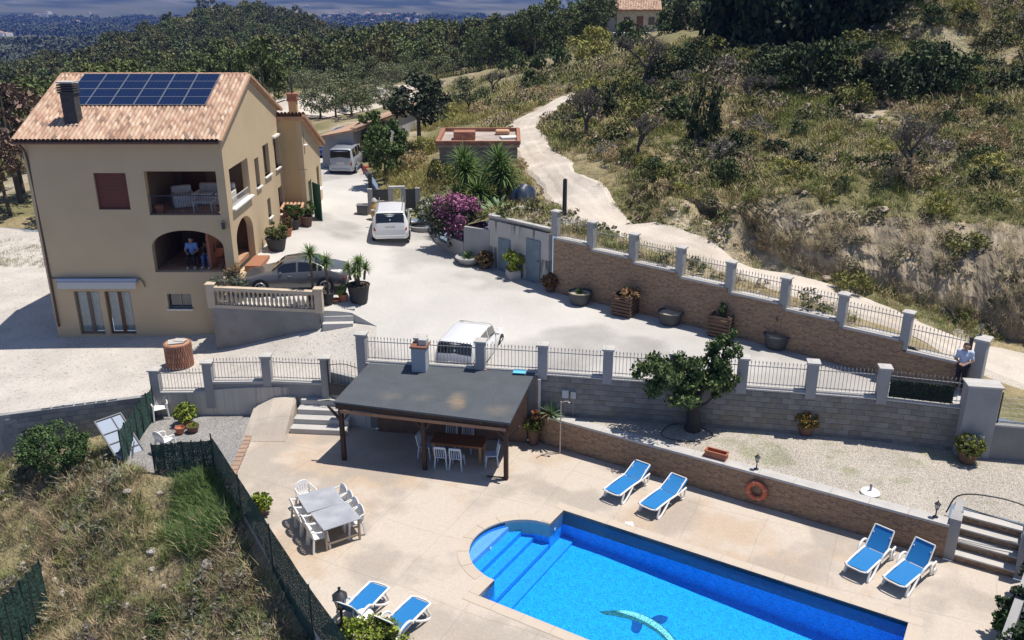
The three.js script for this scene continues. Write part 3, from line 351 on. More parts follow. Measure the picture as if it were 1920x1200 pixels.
// lower fence on its block wall
{
  const turn = -Math.atan2(0.173, 0.985), W = thing('block_wall', 'grey concrete block wall below the fence between drive and gravel bed', 'wall'), all = [...LW, LWend], cop = 2.75;
  const core = mottle([0.20, 0.205, 0.21], [0.28, 0.28, 0.28], 2, 1, { s: 9 });
  // individually laid blocks on the face toward the gravel bed
  const tones = [[0.225, 0.22, 0.21], [0.205, 0.20, 0.19], [0.245, 0.24, 0.228], [0.22, 0.205, 0.18], [0.265, 0.258, 0.245]].map((c, i) => mottle(c.map(x => x * 0.82), c.map(x => x * 1.14), 0.9, 0.95, { n: 64, s: 40 + i, grain: 0.6, bump: 0.008 }));
  const a = LW[3], b = LWend, L = Math.hypot(b[0] - a[0], b[1] - a[1]), dx = (b[0] - a[0]) / L, dz = (b[1] - a[1]) / L, geos = [box(0.405, 0.19, 0.05), box(0.405, 0.19, 0.05), box(0.405, 0.19, 0.05)]; srand(5);
  part(W, 'wall_core', all.slice(0, 9).map((p, i) => wallSeg(p, all[i + 1], 0.0, cop - 0.1, 0.2)), core);
  const pl = all.slice(3), cum = [0]; pl.forEach((p, i) => { if (i) cum.push(cum[i - 1] + Math.hypot(p[0] - pl[i - 1][0], p[1] - pl[i - 1][1])); });
  const onPl = s => { let i = 1; while (i < cum.length - 1 && cum[i] < s) i++; return [...along(pl[i - 1], pl[i], (s - cum[i - 1]) / (cum[i] - cum[i - 1])), Math.atan2(pl[i][1] - pl[i - 1][1], pl[i][0] - pl[i - 1][0])]; };
  for (let r = 0; r < 8; r++) for (let k = 0; k < Math.floor(cum.at(-1) / 0.415) - (r % 2); k++) { const s = (k + 0.5 + (r % 2) * 0.5) * 0.415, q = onPl(s), e = 0.1 + rnd() * 0.008; part(W, 'block', geos[k % 3], tones[Math.floor(rnd() * 5)], [q[0] - Math.sin(q[2]) * e, 1.02 + r * 0.2, q[1] + Math.cos(q[2]) * e], [0, -q[2], 0]); }
  const lab = ['railing panel beside the tall pillar of the side gate', 'railing panel behind the barbecue chimney and white hatchback', 'railing panel behind the blue sheet on the shelter roof', 'railing panel above the two meter boxes', 'railing panel behind the left half of the garden tree', 'railing panel behind the right half of the garden tree', 'railing panel right of the garden tree', 'railing panel above the first round potted shrub', 'railing panel lined with dark hedge netting'];
  for (let i = 0; i < 9; i++) { const [p, q] = inset(all[i], all[i + 1], 0.17); part(W, 'coping_slab', wallSeg(p, q, cop - 0.1, cop - 0.045, 0.36), M.cap); part(W, 'coping_slab', wallSeg(p, q, cop - 0.045, cop, 0.24), M.cap); railing(all[i], all[i + 1], cop + 0.01, lab[i], 'railings along the lower fence'); }
  LW.forEach((p, i) => pillar(W, p[0], p[1], i ? 2.5 : 1.4, 3.85, 0.34, turn));
  // broad end pier and low wall beyond it
  part(W, 'end_pier', box(1.0, 2.6, 0.55, 0, 0, 0), M.render, [15.15, 1.0, -25.75], [0, turn, 0]); part(W, 'pier_cap', rbox(1.1, 0.07, 0.65, 0.02, 0, 0, 0), M.cap, [15.15, 3.6, -25.75], [0, turn, 0]);
  part(W, 'low_wall', wallSeg([15.5, -25.55], [26, -23.5], 0.8, 2.3, 0.22), core); part(W, 'low_coping', wallSeg([15.6, -25.53], [26, -23.48], 2.3, 2.36, 0.3), M.cap);
  // dark netting tied to the last railing
  const N = thing('hedge_netting', 'dark green privacy netting tied to the railing beside the end pier', 'netting', [(LW[8][0] + LWend[0]) / 2 - 0.2, cop + 0.06, (LW[8][1] + LWend[1]) / 2 + 0.1], -Math.atan2(LWend[1] - LW[8][1], LWend[0] - LW[8][0])); srand(9);
  part(N, 'backing', box(1.95, 0.62, 0.02), std([0.012, 0.02, 0.014], 0.9)); part(N, 'leaves', leafSheet(1.95, 0.66, 900, 0.035), std([0.02, 0.045, 0.02], 0.7, { side: THREE.DoubleSide })).userData.kind = 'stuff';
  // white mesh panel on the low wall
  const F = thing('wire_fence', 'white welded wire fence on the low wall beyond the end pier', 'fence', [0, 0, 0]); const wire = [], wa = [15.75, -25.5], wb = [24, -23.88]; for (let i = 0; i <= 110; i++) { const p = along(wa, wb, i / 110); wire.push(bar([p[0], 2.36, p[1]], [p[0], 3.3, p[1]], 0.004, 0.004, 4)); } for (let j = 0; j < 6; j++) wire.push(bar([wa[0], 2.4 + j * 0.17, wa[1]], [wb[0], 2.4 + j * 0.17, wb[1]], 0.004, 0.004, 4));
  part(F, 'wires', wire, std([0.75, 0.75, 0.74], 0.5)).userData.kind = 'stuff'; part(F, 'post', bar([15.7, 2.0, -25.5], [15.7, 3.45, -25.5], 0.025), M.iron); part(F, 'post', bar([20, 2.0, -24.65], [20, 3.1, -24.65], 0.025), M.iron);
  // meter boxes
  const mb = thing('meter_box', 'pair of small grey meter boxes on the block wall above the agave', 'meter box', [2.05, 1.85, -28.42], turn, undefined); part(mb, 'cabinet', rbox(0.24, 0.3, 0.1, 0.01, -0.15, 0, 0), std([0.45, 0.5, 0.55], 0.5)); part(mb, 'cabinet', rbox(0.2, 0.26, 0.1, 0.01, 0.14, 0, 0), std([0.42, 0.46, 0.46], 0.5)); part(mb, 'conduit', [box(0.03, 0.75, 0.03, -0.15, -0.75, 0), box(0.03, 0.75, 0.03, 0.14, -0.75, 0)], std([0.3, 0.3, 0.3], 0.6));
  const cam = thing('junction_box', 'pale junction box with a cable on the wall below the end pier', 'junction box', [15.05, 1.78, -25.4], turn); part(cam, 'cabinet', rbox(0.26, 0.2, 0.12, 0.03, 0.12, 0, 0), std([0.5, 0.55, 0.55], 0.5)); part(cam, 'bracket', rbox(0.22, 0.1, 0.08, 0.02, -0.14, 0.03, 0), std([0.4, 0.45, 0.45], 0.5)); part(cam, 'cable', [bar([-0.2, 0.1, 0.02], [-0.2, 0.55, 0.02], 0.01), bar([-0.12, 0.1, 0.02], [-0.12, 0.6, 0.02], 0.01)], M.galv);
}
function leafSheet(w, h, n, s) { const pos = []; for (let i = 0; i < n; i++) leaf(pos, rr(-w / 2, w / 2), rr(0, h), rr(0.01, 0.06), s * rr(0.6, 1.3)); return leafGeo(pos); }
function leaf(pos, x, y, z, s, el = 1.8, up = 0) {
  const a = new THREE.Vector3(rr(-1, 1), rr(-1, 1) + up, rr(-1, 1)).normalize(), b = new THREE.Vector3(rr(-1, 1), rr(-1, 1), rr(-1, 1)).cross(a).normalize(); const L = s * el;
  const p0 = [x - a.x * L / 2, y - a.y * L / 2, z - a.z * L / 2], p1 = [x + b.x * s / 2, y + b.y * s / 2, z + b.z * s / 2], p2 = [x + a.x * L / 2, y + a.y * L / 2, z + a.z * L / 2], p3 = [x - b.x * s / 2, y - b.y * s / 2, z - b.z * s / 2];
  pos.push(...p0, ...p1, ...p2, ...p0, ...p2, ...p3);
}
function leafGeo(pos) { const g = new THREE.BufferGeometry(); g.setAttribute('position', new THREE.Float32BufferAttribute(pos, 3)); g.setAttribute('uv', new THREE.BufferAttribute(new Float32Array(pos.length / 3 * 2), 2)); g.computeVertexNormals(); return g; }
// fence on the low wall at the edge of the yard, with its side gate
{
  const W = thing('yard_wall', 'low grey wall with railings between the gravel yard and small garden', 'wall'), P = [[-13.7, -30.87], [-11.65, -30.9], [-9.4, -30.95], [-7.1, -30.72]], top = [1.95, 2.25, 2.5, 2.52];
  const dark = mottle([0.22, 0.23, 0.245], [0.34, 0.345, 0.35], 2.2, 0.95, { s: 14, bump: 0.01 });
  for (let i = 0; i < 3; i++) { const y = Math.max(top[i], top[i + 1]) - 1.08 - (i === 0 ? 0.18 : 0), [p, q] = inset(P[i], P[i + 1], 0.17); part(W, 'wall_bay', wallSeg(P[i], P[i + 1], -0.4, y - 0.09, 0.24), dark); part(W, 'coping_slab', wallSeg(p, q, y - 0.09, y, 0.34), M.cap); railing(P[i], P[i + 1], y, ['railing panel over the two white garden chairs', 'railing panel in the middle of the low yard wall', 'railing panel of the yard wall beside the side gate'][i], 'railings along the yard wall'); }
  P.forEach((p, i) => pillar(W, p[0], p[1], 0.3, top[i], 0.34, 0));
  part(W, 'gate_sill', wallSeg([-7.1, -31.0], [-5.4, -30.1], 0.0, 1.8, 0.2), M.render);
  const G = thing('side_gate', 'black iron side gate with an arched top and solid lower panel', 'gate', [-6.3, 0.95, -30.25], -Math.atan2(-0.93 * -1, 1.6) * 0.55), bars = []; for (let i = 0; i < 9; i++) { const x = -0.6 + i * 0.15, h = 1.35 + 0.12 * Math.cos((i - 4) / 4 * 1.3); bars.push(bar([x, 0.5, 0], [x, h + 0.12, 0], 0.009, 0.009, 4)); }
  part(G, 'bars', bars, M.iron).userData.kind = 'stuff'; part(G, 'lower_panel', box(1.3, 0.45, 0.03, 0, 0.08, 0), M.iron); part(G, 'gate_frame', [bar([-0.68, 0, 0], [-0.68, 1.5, 0], 0.035), bar([0.66, 0, 0], [0.66, 1.4, 0], 0.02), bar([-0.66, 0.55, 0], [0.66, 0.55, 0], 0.015), tube([[-0.66, 1.3, 0], [0, 1.42, 0], [0.66, 1.3, 0]], 0.015, 10)], M.iron);
  // block wall running on to the left, courses visible
  const B = thing('old_block_wall', 'long grey block wall holding up the gravel yard beside the big shrub', 'wall'), a = [-13.9, -30.75], b = [-18.9, -29.05], c = [-30, -25.6]; part(B, 'wall_core', [wallSeg(a, b, -1.6, 0.86, 0.22), wallSeg(b, c, -1.8, 0.76, 0.22)], dark); srand(15);
  const tones = [[0.23, 0.24, 0.25], [0.28, 0.29, 0.30], [0.20, 0.21, 0.225]].map((q, i) => mottle(q.map(x => x * 0.85), q.map(x => x * 1.15), 0.9, 0.95, { n: 64, s: 60 + i, grain: 0.5 })), g = box(0.395, 0.19, 0.04), L = Math.hypot(b[0] - a[0], b[1] - a[1]), dx = (b[0] - a[0]) / L, dz = (b[1] - a[1]) / L, tn = -Math.atan2(dz, dx);
  for (let r = 0; r < 9; r++) for (let k = 0; k < 12; k++) { const s = (k + 0.5 + (r % 2) * 0.5) * 0.405; part(B, 'block', g, tones[Math.floor(rnd() * 3)], [a[0] + dx * s + dz * 0.115, -0.92 + r * 0.2, a[1] + dz * s - dx * 0.115], [0, tn, 0]); }
  part(B, 'cap_brick', box(0.36, 0.07, 0.2), M.cap, [-16.9, 0.88, -29.75], [0, tn, 0]); for (let k = 0; k < 7; k++) part(B, 'cap_brick', box(0.3, 0.07, 0.2), M.cap, [-15.2 - k * 0.36, 0.87, -30.3 + k * 0.123], [0, tn, 0]);
}
// retaining wall beside the pool
{
  const W = thing('terrace_wall', 'low retaining wall clad in dark stone slips behind the sun loungers', 'wall');
  part(W, 'facing', [wallSeg(RW(-0.35, -0.14), RW(12.85, -0.14), -0.2, 1.08, 0.25), wallSeg(RW(-0.35, -0.1), [0.85, -29.0], -0.2, 1.08, 0.25)], M.slip);
  for (let i = 0; i < 12; i++) part(W, 'coping_slab', wallSeg(RW(-0.4 + i * 1.105, -0.16), RW(-0.4 + (i + 1) * 1.105 - 0.008, -0.16), 1.08, 1.16, 0.42), M.cap);
  part(W, 'coping_slab', wallSeg(RW(-0.45, -0.4), [0.8, -29.0], 1.08, 1.16, 0.4), M.cap);
  // piers and steps up to the gravel bed
  part(W, 'pier', box(0.3, 1.35, 0.55), M.render, [RW(12.98, -0.3)[0], 0, RW(12.98, -0.3)[1]], [0, -0.545, 0]); part(W, 'pier', box(0.32, 1.45, 0.6), M.render, [RW(14.82, -0.35)[0], 0, RW(14.82, -0.35)[1]], [0, -0.545, 0]);
  part(W, 'cheek', [wallSeg(RW(12.98, -0.5), RW(12.98, -1.5), 0, 1.2, 0.22), wallSeg(RW(14.82, -0.55), RW(14.82, -1.6), 0, 1.2, 0.24)], M.render);
  const S = thing('garden_steps', 'four brick risers with pale treads between two piers by the pool', 'steps');
  for (let k = 0; k < 4; k++) { const y = 0.26 * (k + 1), t0 = 0.0 - k * 0.32; part(S, 'riser', wallSeg(RW(13.13, t0 - 0.13), RW(14.66, t0 - 0.13), y - 0.3, y - 0.05, 0.16), M.slip); part(S, 'tread', wallSeg(RW(13.12, t0 - 0.17), RW(14.67, t0 - 0.17), y - 0.05, y, 0.37), M.cap); }
  // wrought handrail hoop over the steps
  const H = thing('handrail', 'black curved iron handrail arching over the garden steps', 'handrail'); const a = RW(12.9, -0.7), b = RW(15.6, -1.0); part(H, 'hoop', tube([[a[0] - 0.25, 1.2, a[1]], [a[0], 1.75, a[1]], [lerp(a[0], b[0], 0.35), 1.95, lerp(a[1], b[1], 0.35)], [lerp(a[0], b[0], 0.7), 1.8, lerp(a[1], b[1], 0.7)], [b[0], 1.3, b[1]]], 0.022, 30), M.iron); part(H, 'lower_rail', tube([[a[0] + 0.1, 1.5, a[1] + 0.2], [lerp(a[0], b[0], 0.4), 1.42, lerp(a[1], b[1], 0.4) + 0.25], [b[0], 1.2, b[1] + 0.2]], 0.02, 20), M.iron);
  lantern([...RW(12.45, -0.2).slice(0, 1), 1.16, RW(12.45, -0.2)[1]], 'black garden lantern on the coping beside the steps', 0);
  lantern([RW(7.2, -0.2)[0], 1.16, RW(7.2, -0.2)[1]], 'black garden lantern on the coping above the lifebuoy', 0);
  const R = thing('side_wall', 'shaded grey wall at the edge of the terrace beyond the steps', 'wall'); part(R, 'wall_bay', wallSeg(RW(15.05, 0.1), RW(14.0, 9.4), -0.3, 1.3, 0.2), M.render);
}
// green mesh fence along the edge of the terrace and round the small garden
{
  const MM = std([1, 1, 1], 0.85, { side: THREE.DoubleSide, map: tex(256, 2, (u, v) => { const t = fbm(u * 10, v * 10, 5, 5, 10), k = 0.5 + 1.0 * t; return [0.018 * k, 0.062 * k, 0.05 * k]; }), alphaMap: gtex(512, 1, (u, v) => vn(u * 90, v * 90, 6, 90) < 0.14 ? 0.4 : 1), transparent: true, bumpMap: gtex(256, 1, (u, v) => fbm(u * 16, v * 16, 4, 3, 16)), bumpScale: 0.05 });
  const mesh = (name, line, y0, y1, label) => {
    const o = thing(name, label, 'fence'); const N = 60, pos = [], uv = [], cur = new THREE.CatmullRomCurve3(line.map(p => new THREE.Vector3(p[0], 0, p[1])), false, 'catmullrom', 0.1), pt = cur.getSpacedPoints(N), L = cur.getLength(); srand(3);
    const V = (i, k) => { const p = pt[i], t = k / 6, w = 0.1 * (fbm(i * 0.25, k * 0.5, 2, 5) - 0.5); const yb = Math.min(y0, land(p.x, p.z)) - 0.05; return [p.x + w, lerp(yb, y1 + 0.05 * (vn(i * 0.35, 2, 8) - 0.5), t), p.z + w]; };
    for (let i = 0; i < N; i++) for (let k = 0; k < 6; k++) { const q = [[i, k], [i + 1, k], [i, k + 1], [i, k + 1], [i + 1, k], [i + 1, k + 1]]; for (const [a, b] of q) { pos.push(...V(a, b)); uv.push(a / N * L, b / 6 * (y1 - y0)); } }
    const g = new THREE.BufferGeometry(); g.setAttribute('position', new THREE.Float32BufferAttribute(pos, 3)); g.setAttribute('uv', new THREE.Float32BufferAttribute(uv, 2)); part(o, 'mesh_screen', smoothN(g), MM);
    for (let i = 0; i <= N; i += 10) part(o, 'post', bar([pt[i].x, y0 - 0.3, pt[i].z], [pt[i].x, y1 + 0.05, pt[i].z], 0.025), M.iron); return o;
  };
  mesh('mesh_fence', [[-10.28, -26.68], [-8.42, -23.74], [-6.99, -21.42], [-5.55, -19.11], [-4.04, -16.88], [0, -10.5]], -0.2, 1.3, 'long dark green mesh fence along the edge of the pool terrace');
  mesh('mesh_fence', [[-10.28, -26.68], [-11.3, -26.5], [-12.2, -26.35]], -0.2, 1.1, 'short dark mesh fence in front of the leaning white chair');
  mesh('mesh_fence', [[-13.55, -27.0], [-13.75, -28.8], [-13.8, -30.6]], -0.2, 1.25, 'green mesh fence between the block wall and the metal bed frame');
  mesh('mesh_fence', [[-14.9, -23.25], [-14.95, -22.08], [-15.14, -21.14]], -3.2, -1.3, 'torn strip of green mesh fence on the weedy slope');
}

// ---------------------------------------------------------------- the villa
M.stucco = mottle([0.50, 0.39, 0.25], [0.56, 0.45, 0.295], 4, 0.92, { n: 512, s: 3, grain: 0.3, bump: 0.006 });
M.stucco2 = mottle([0.50, 0.36, 0.19], [0.55, 0.41, 0.23], 4, 0.92, { s: 8, grain: 0.3, bump: 0.006 });
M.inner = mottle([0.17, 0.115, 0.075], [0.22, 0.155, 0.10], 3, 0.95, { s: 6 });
M.white = std([0.75, 0.74, 0.71], 0.6); M.shutter = std([0.13, 0.04, 0.03], 0.7); M.wood = mottle([0.10, 0.045, 0.022], [0.17, 0.08, 0.04], 0.6, 0.6, { s: 4, k: 6 });
M.glass = phy([0.05, 0.06, 0.07], 0.06, { metalness: 0, clearcoat: 1, clearcoatRoughness: 0.03 });
M.pane = phy([0.85, 0.9, 0.92], 0.04, { transmission: 1, thickness: 0 });
M.greenPaint = std([0.01, 0.07, 0.045], 0.5); M.slate = mottle([0.035, 0.035, 0.038], [0.09, 0.09, 0.095], 0.7, 0.9, { s: 4, k: 6, grain: 0.5, bump: 0.02 });
M.brick = std([1, 1, 1], 0.9, { map: tex(256, 1, (u, v) => { const r = Math.floor(v * 14), c = md(u * 4 + (r % 2) * 0.5, 4), i = Math.floor(c), mo = md(c, 1) < 0.05 || md(v * 14, 1) < 0.14; const k = 0.7 + 0.6 * h2(i, r, 4); return mo ? [0.30, 0.25, 0.2] : [0.34 * k, 0.13 * k, 0.075 * k]; }) });
M.verge = mottle([0.40, 0.24, 0.16], [0.52, 0.36, 0.25], 0.5, 0.9, { n: 64, s: 5 }); M.clay = mottle([0.36, 0.20, 0.12], [0.48, 0.30, 0.19], 1, 0.9, { s: 6 });
const ell = (x0, x1, yb, ys, yt, n = 18) => { const o = [[x0, yb]]; for (let i = 0; i <= n; i++) { const a = Math.PI * (1 - i / n); o.push([(x0 + x1) / 2 + (x1 - x0) / 2 * Math.cos(a), ys + (yt - ys) * Math.sin(a)]); } o.push([x1, yb]); return o; };
const rect = (x0, x1, y0, y1) => [[x0, y0], [x1, y0], [x1, y1], [x0, y1]];
function uvM(g) { const p = g.attributes.position, n = g.attributes.normal, uv = g.attributes.uv; for (let i = 0; i < p.count; i++) { const ax = Math.abs(n.getX(i)), ay = Math.abs(n.getY(i)), az = Math.abs(n.getZ(i)); if (az >= ax && az >= ay) uv.setXY(i, p.getX(i), p.getY(i)); else if (ax >= ay) uv.setXY(i, p.getZ(i), p.getY(i)); else uv.setXY(i, p.getX(i), p.getZ(i)); } return g; }
// rows of barrel tiles on a slope: eave edge at (x0..x1, y, z), running up dir over len
function tileRows(parent, x0, x1, eave, up, len, pitch, flip, s = 0.18, hue = 0) {
  const L = 0.34, g = new THREE.CylinderGeometry(s * 0.44, s * 0.55, L, 9, 1, true, -Math.PI / 2, Math.PI); g.rotateX(-Math.PI / 2); g.rotateX(0.07);   // half barrel, convex up, along -z
  const nc = Math.round((x1 - x0) / s), nr = Math.ceil(len / 0.25), m = new THREE.InstancedMesh(g, std([1, 1, 1], 0.9, { side: THREE.DoubleSide }), nc * nr * 2), o = new THREE.Object3D(), c = new THREE.Color(); m.name = 'roof_tiles'; m.userData.kind = 'stuff'; let k = 0;
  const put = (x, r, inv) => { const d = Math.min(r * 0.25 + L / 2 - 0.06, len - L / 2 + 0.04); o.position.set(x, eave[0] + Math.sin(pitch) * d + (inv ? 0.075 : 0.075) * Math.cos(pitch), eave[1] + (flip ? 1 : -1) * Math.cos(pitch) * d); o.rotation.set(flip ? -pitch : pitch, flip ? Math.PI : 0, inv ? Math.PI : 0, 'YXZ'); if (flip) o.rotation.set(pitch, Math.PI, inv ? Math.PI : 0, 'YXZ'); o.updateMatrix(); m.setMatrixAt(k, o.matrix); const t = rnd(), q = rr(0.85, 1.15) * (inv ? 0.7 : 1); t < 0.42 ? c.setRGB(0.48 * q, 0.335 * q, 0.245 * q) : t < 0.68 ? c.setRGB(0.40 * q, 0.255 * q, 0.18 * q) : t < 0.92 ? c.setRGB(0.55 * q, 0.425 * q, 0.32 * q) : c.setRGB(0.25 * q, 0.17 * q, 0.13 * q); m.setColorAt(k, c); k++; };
  for (let i = 0; i < nc; i++) for (let r = 0; r < nr; r++) { put(x0 + (i + 0.5) * s, r, false); if (i < nc - 1) put(x0 + (i + 1) * s, r, true); }
  m.count = k; parent.add(m); m.castShadow = m.receiveShadow = true; return m;
}
const HX = -20.23, HZ = -36.5, HW = 8.23, HD = 9.33, EA = 9.78, RI = 11.7;
{
  srand(11);
  const H = thing('villa', 'three storey ochre villa with loggias, arches and a tiled roof', 'house', [HX, 0, HZ], 0.0);      // local x to the right, -z into the house
  const holes = [rect(2.75, 4.1, 6.77, 8.33), rect(4.87, 7.87, 6.53, 8.4), ell(4.75, 7.84, 4.0, 5.1, 5.87), rect(1.02, 2.12, 1.1, 3.12), rect(2.36, 3.5, 1.1, 3.12), rect(5.1, 6.15, 2.32, 3.01)];
  part(H, 'front_wall', uvM(extr(rect(0, HW, 0.3, EA), 0.3, holes)), M.stucco, [0, 0, -0.3]);
  const sideHoles = [rect(0.62, 3.4, 6.65, 8.36), rect(4.45, 5.12, 6.75, 8.1), rect(6.0, 7.05, 6.95, 8.45), rect(8.05, 9.0, 6.95, 8.5), rect(5.93, 6.5, 4.93, 5.85), rect(8.1, 8.95, 4.6, 5.95), ell(0.62, 3.2, 3.6, 5.15, 5.98)];
  const gable = [[0.3, 0.3], [HD, 0.3], [HD, EA], [HD / 2, RI], [0.3, EA + 0.12]], sg = () => new THREE.Matrix4().makeRotationY(Math.PI / 2);
  part(H, 'side_wall', uvM(extr(gable, 0.3, sideHoles).applyMatrix4(sg())), M.stucco, [HW - 0.3, 0, 0]);   // local shape x becomes -z
  part(H, 'side_wall', uvM(extr(gable, 0.3).applyMatrix4(sg())), M.stucco, [0, 0, 0]);
  part(H, 'back_wall', box(HW - 0.6, EA - 0.3, 0.3, HW / 2, 0.3, -HD + 0.15), M.stucco);
  // floors and inner walls
  part(H, 'floor', [box(HW - 0.6, 0.2, HD - 0.6, HW / 2, 3.8, -HD / 2), box(HW - 0.6, 0.22, HD - 0.6, HW / 2, 6.28, -HD / 2), box(HW - 0.6, 0.15, HD - 0.6, HW / 2, 8.9, -HD / 2)], M.clay);
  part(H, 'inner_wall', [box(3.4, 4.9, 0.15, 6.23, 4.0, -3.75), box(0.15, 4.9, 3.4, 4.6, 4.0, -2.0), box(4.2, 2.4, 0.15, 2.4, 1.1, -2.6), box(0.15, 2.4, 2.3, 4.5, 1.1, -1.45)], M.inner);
  part(H, 'inner_door', [box(1.1, 2.0, 0.06, 5.6, 6.5, -3.64), box(1.1, 2.0, 0.06, 5.7, 4.0, -3.64)], M.wood);
  // roof
  const R = part(H, 'roof', (() => { const p = Math.atan2(RI - EA, HD / 2), o = 0.36; const prof = [[-o, EA - o * 0.411 + 0.03], [HD / 2, RI + 0.03], [HD + o, EA - o * 0.411 + 0.03], [HD + o, EA - o * 0.411 + 0.07], [HD / 2, RI + 0.075], [-o, EA - o * 0.411 + 0.07]]; return uvM(extr(prof, HW + 0.26).applyMatrix4(sg())); })(), M.clay, [-0.13, 0, 0]);
  const pitch = Math.atan2(RI - EA, HD / 2), len = (HD / 2 + 0.42) / Math.cos(pitch);
  tileRows(R, 0, HW + 0.26, [EA - 0.42 * 0.411 + 0.1, 0.42], 1, len, pitch, false); tileRows(R, 0, HW + 0.26, [EA - 0.42 * 0.411 + 0.1, -HD - 0.42], 1, len, pitch, true);
  const rid = []; for (let i = 0; i < 21; i++) rid.push(T(new THREE.CylinderGeometry(0.1, 0.12, 0.44, 8, 1, true, -Math.PI / 2, Math.PI).rotateX(-Math.PI / 2).rotateY(Math.PI / 2), 0.2 + i * 0.4, RI + 0.17, -HD / 2)); part(R, 'ridge_tiles', rid, std([0.45, 0.28, 0.19], 0.9, { side: THREE.DoubleSide })).userData.kind = 'stuff';
  part(R, 'verge', beam([0.02, EA - 0.08, 0.42], [0.02, RI + 0.17, -HD / 2], 0.16, 0.12), M.verge); part(R, 'verge', beam([HW + 0.24, EA - 0.08, 0.42], [HW + 0.24, RI + 0.17, -HD / 2], 0.16, 0.12), M.verge); part(R, 'verge', beam([HW + 0.24, RI + 0.17, -HD / 2], [HW + 0.24, EA - 0.08, -HD - 0.42], 0.16, 0.12), M.verge);
  part(R, 'gutter', bar([0, EA - 0.13, 0.46], [HW + 0.2, EA - 0.13, 0.46], 0.06, 0.06, 8), std([0.10, 0.05, 0.035], 0.5));
  // chimney of dark slate with slatted top
  part(R, 'chimney', box(0.55, 1.75, 0.5, 2.05, 9.75, -0.85), M.slate); for (let k = 0; k < 5; k++) part(R, 'chimney_slat', box(0.66, 0.06, 0.62, 2.05, 11.5 + k * 0.1, -0.85), k === 4 ? M.cap : M.slate); part(R, 'chimney_pots', box(0.4, 0.45, 0.36, 2.05, 11.5, -0.85), std([0.03, 0.03, 0.03], 1)); 
  part(R, 'flashing', box(0.5, 0.02, 0.12, 2.2, 10.22, -0.5), M.galv, null, null);
  // windows
  const win = (x, y, w, h, z, glass = M.glass, fr = M.wood, turn = 0) => { const g = new THREE.Group(); };
  const W = (p, w, h, turn, fr, bars = 1) => { const f = part(H, 'window', [box(w, 0.06, 0.06, 0, 0, 0), box(w, 0.06, 0.06, 0, h - 0.06, 0), box(0.06, h - 0.12, 0.06, -w / 2 + 0.03, 0.06, 0), box(0.06, h - 0.12, 0.06, w / 2 - 0.03, 0.06, 0), ...(bars ? [box(0.07, h - 0.12, 0.05, 0, 0.06, 0)] : [])], fr, p, [0, turn, 0]); part(f, 'pane', box(w - 0.1, h - 0.1, 0.012, 0, 0.05, -0.01), M.glass); return f; };
  part(H, 'roller_shutter', (() => { const g = []; for (let k = 0; k < 26; k++) g.push(rbox(1.35, 0.058, 0.03, 0.01, 3.425, 6.78 + k * 0.06, -0.12)); return merge(g); })(), M.shutter);
  for (const [t0, t1, y0, y1] of [[4.45, 5.12, 6.75, 8.1], [6.0, 7.05, 6.95, 8.45], [8.05, 9.0, 6.95, 8.5], [5.93, 6.5, 4.93, 5.85], [8.1, 8.95, 4.6, 5.95]]) { const f = W([HW - 0.2, y0, -(t0 + t1) / 2], t1 - t0, y1 - y0, Math.PI / 2, M.wood, t1 - t0 > 0.7 ? 1 : 0); part(f, 'sill', rbox(t1 - t0 + 0.16, 0.07, 0.3, 0.01, 0, -0.07, 0.15), M.white); }
  part(H, 'blind_box', rbox(0.14, 0.12, 1.15, 0.02, HW + 0.06, 8.5, -8.5), M.white);
  part(H, 'loggia_sill', rbox(0.42, 0.09, 2.95, 0.02, HW - 0.06, 6.58, -2.0), M.white);
  // loggia railings
  const rl = (x0, x1, y, z, h, rot) => { const g = []; const n = Math.round((x1 - x0) / 0.11); for (let i = 0; i <= n; i++) g.push(bar([x0 + (x1 - x0) * i / n, y, z], [x0 + (x1 - x0) * i / n, y + h, z], 0.008, 0.008, 4)); g.push(box(x1 - x0, 0.03, 0.04, (x0 + x1) / 2, y + h, z), box(x1 - x0, 0.02, 0.03, (x0 + x1) / 2, y + 0.06, z)); return merge(g); };
  part(H, 'loggia_railing', rl(4.9, 7.85, 6.53, -0.12, 0.8), std([0.03, 0.035, 0.06], 0.5)).userData.kind = 'stuff';
  part(H, 'side_railing', rl(0.65, 3.38, 6.66, 0, 0.35), std([0.5, 0.5, 0.5], 0.5), [HW - 0.1, 0, 0], [0, Math.PI / 2, 0]).userData.kind = 'stuff';
  // french doors with curtains
  const cur = mottle([0.42, 0.42, 0.42], [0.62, 0.62, 0.61], 0.7, 0.9, { s: 5, k: 8 });
  for (const [x0, x1, fr] of [[1.02, 2.12, std([0.16, 0.12, 0.10], 0.6)], [2.36, 3.5, M.wood]]) { const w = x1 - x0, f = part(H, 'french_door', [box(w, 0.07, 0.06, w / 2, 1.12, 0), box(w, 0.06, 0.06, w / 2, 3.06, 0), ...[0.035, w / 2 - 0.02, w / 2 + 0.06, w - 0.035].map(x => box(0.07, 1.9, 0.06, x, 1.19, 0))], fr, [x0, 0, -0.16]); part(f, 'pane', box(w - 0.12, 1.84, 0.012, w / 2, 1.2, -0.005), M.pane); part(f, 'curtain', (() => { const g = new THREE.PlaneGeometry(w - 0.15, 1.84, 40, 1), p = g.attributes.position; for (let i = 0; i < p.count; i++) p.setZ(i, 0.02 * Math.sin(p.getX(i) * 38)); g.computeVertexNormals(); return g.translate(w / 2, 2.12, -0.1); })(), cur); }
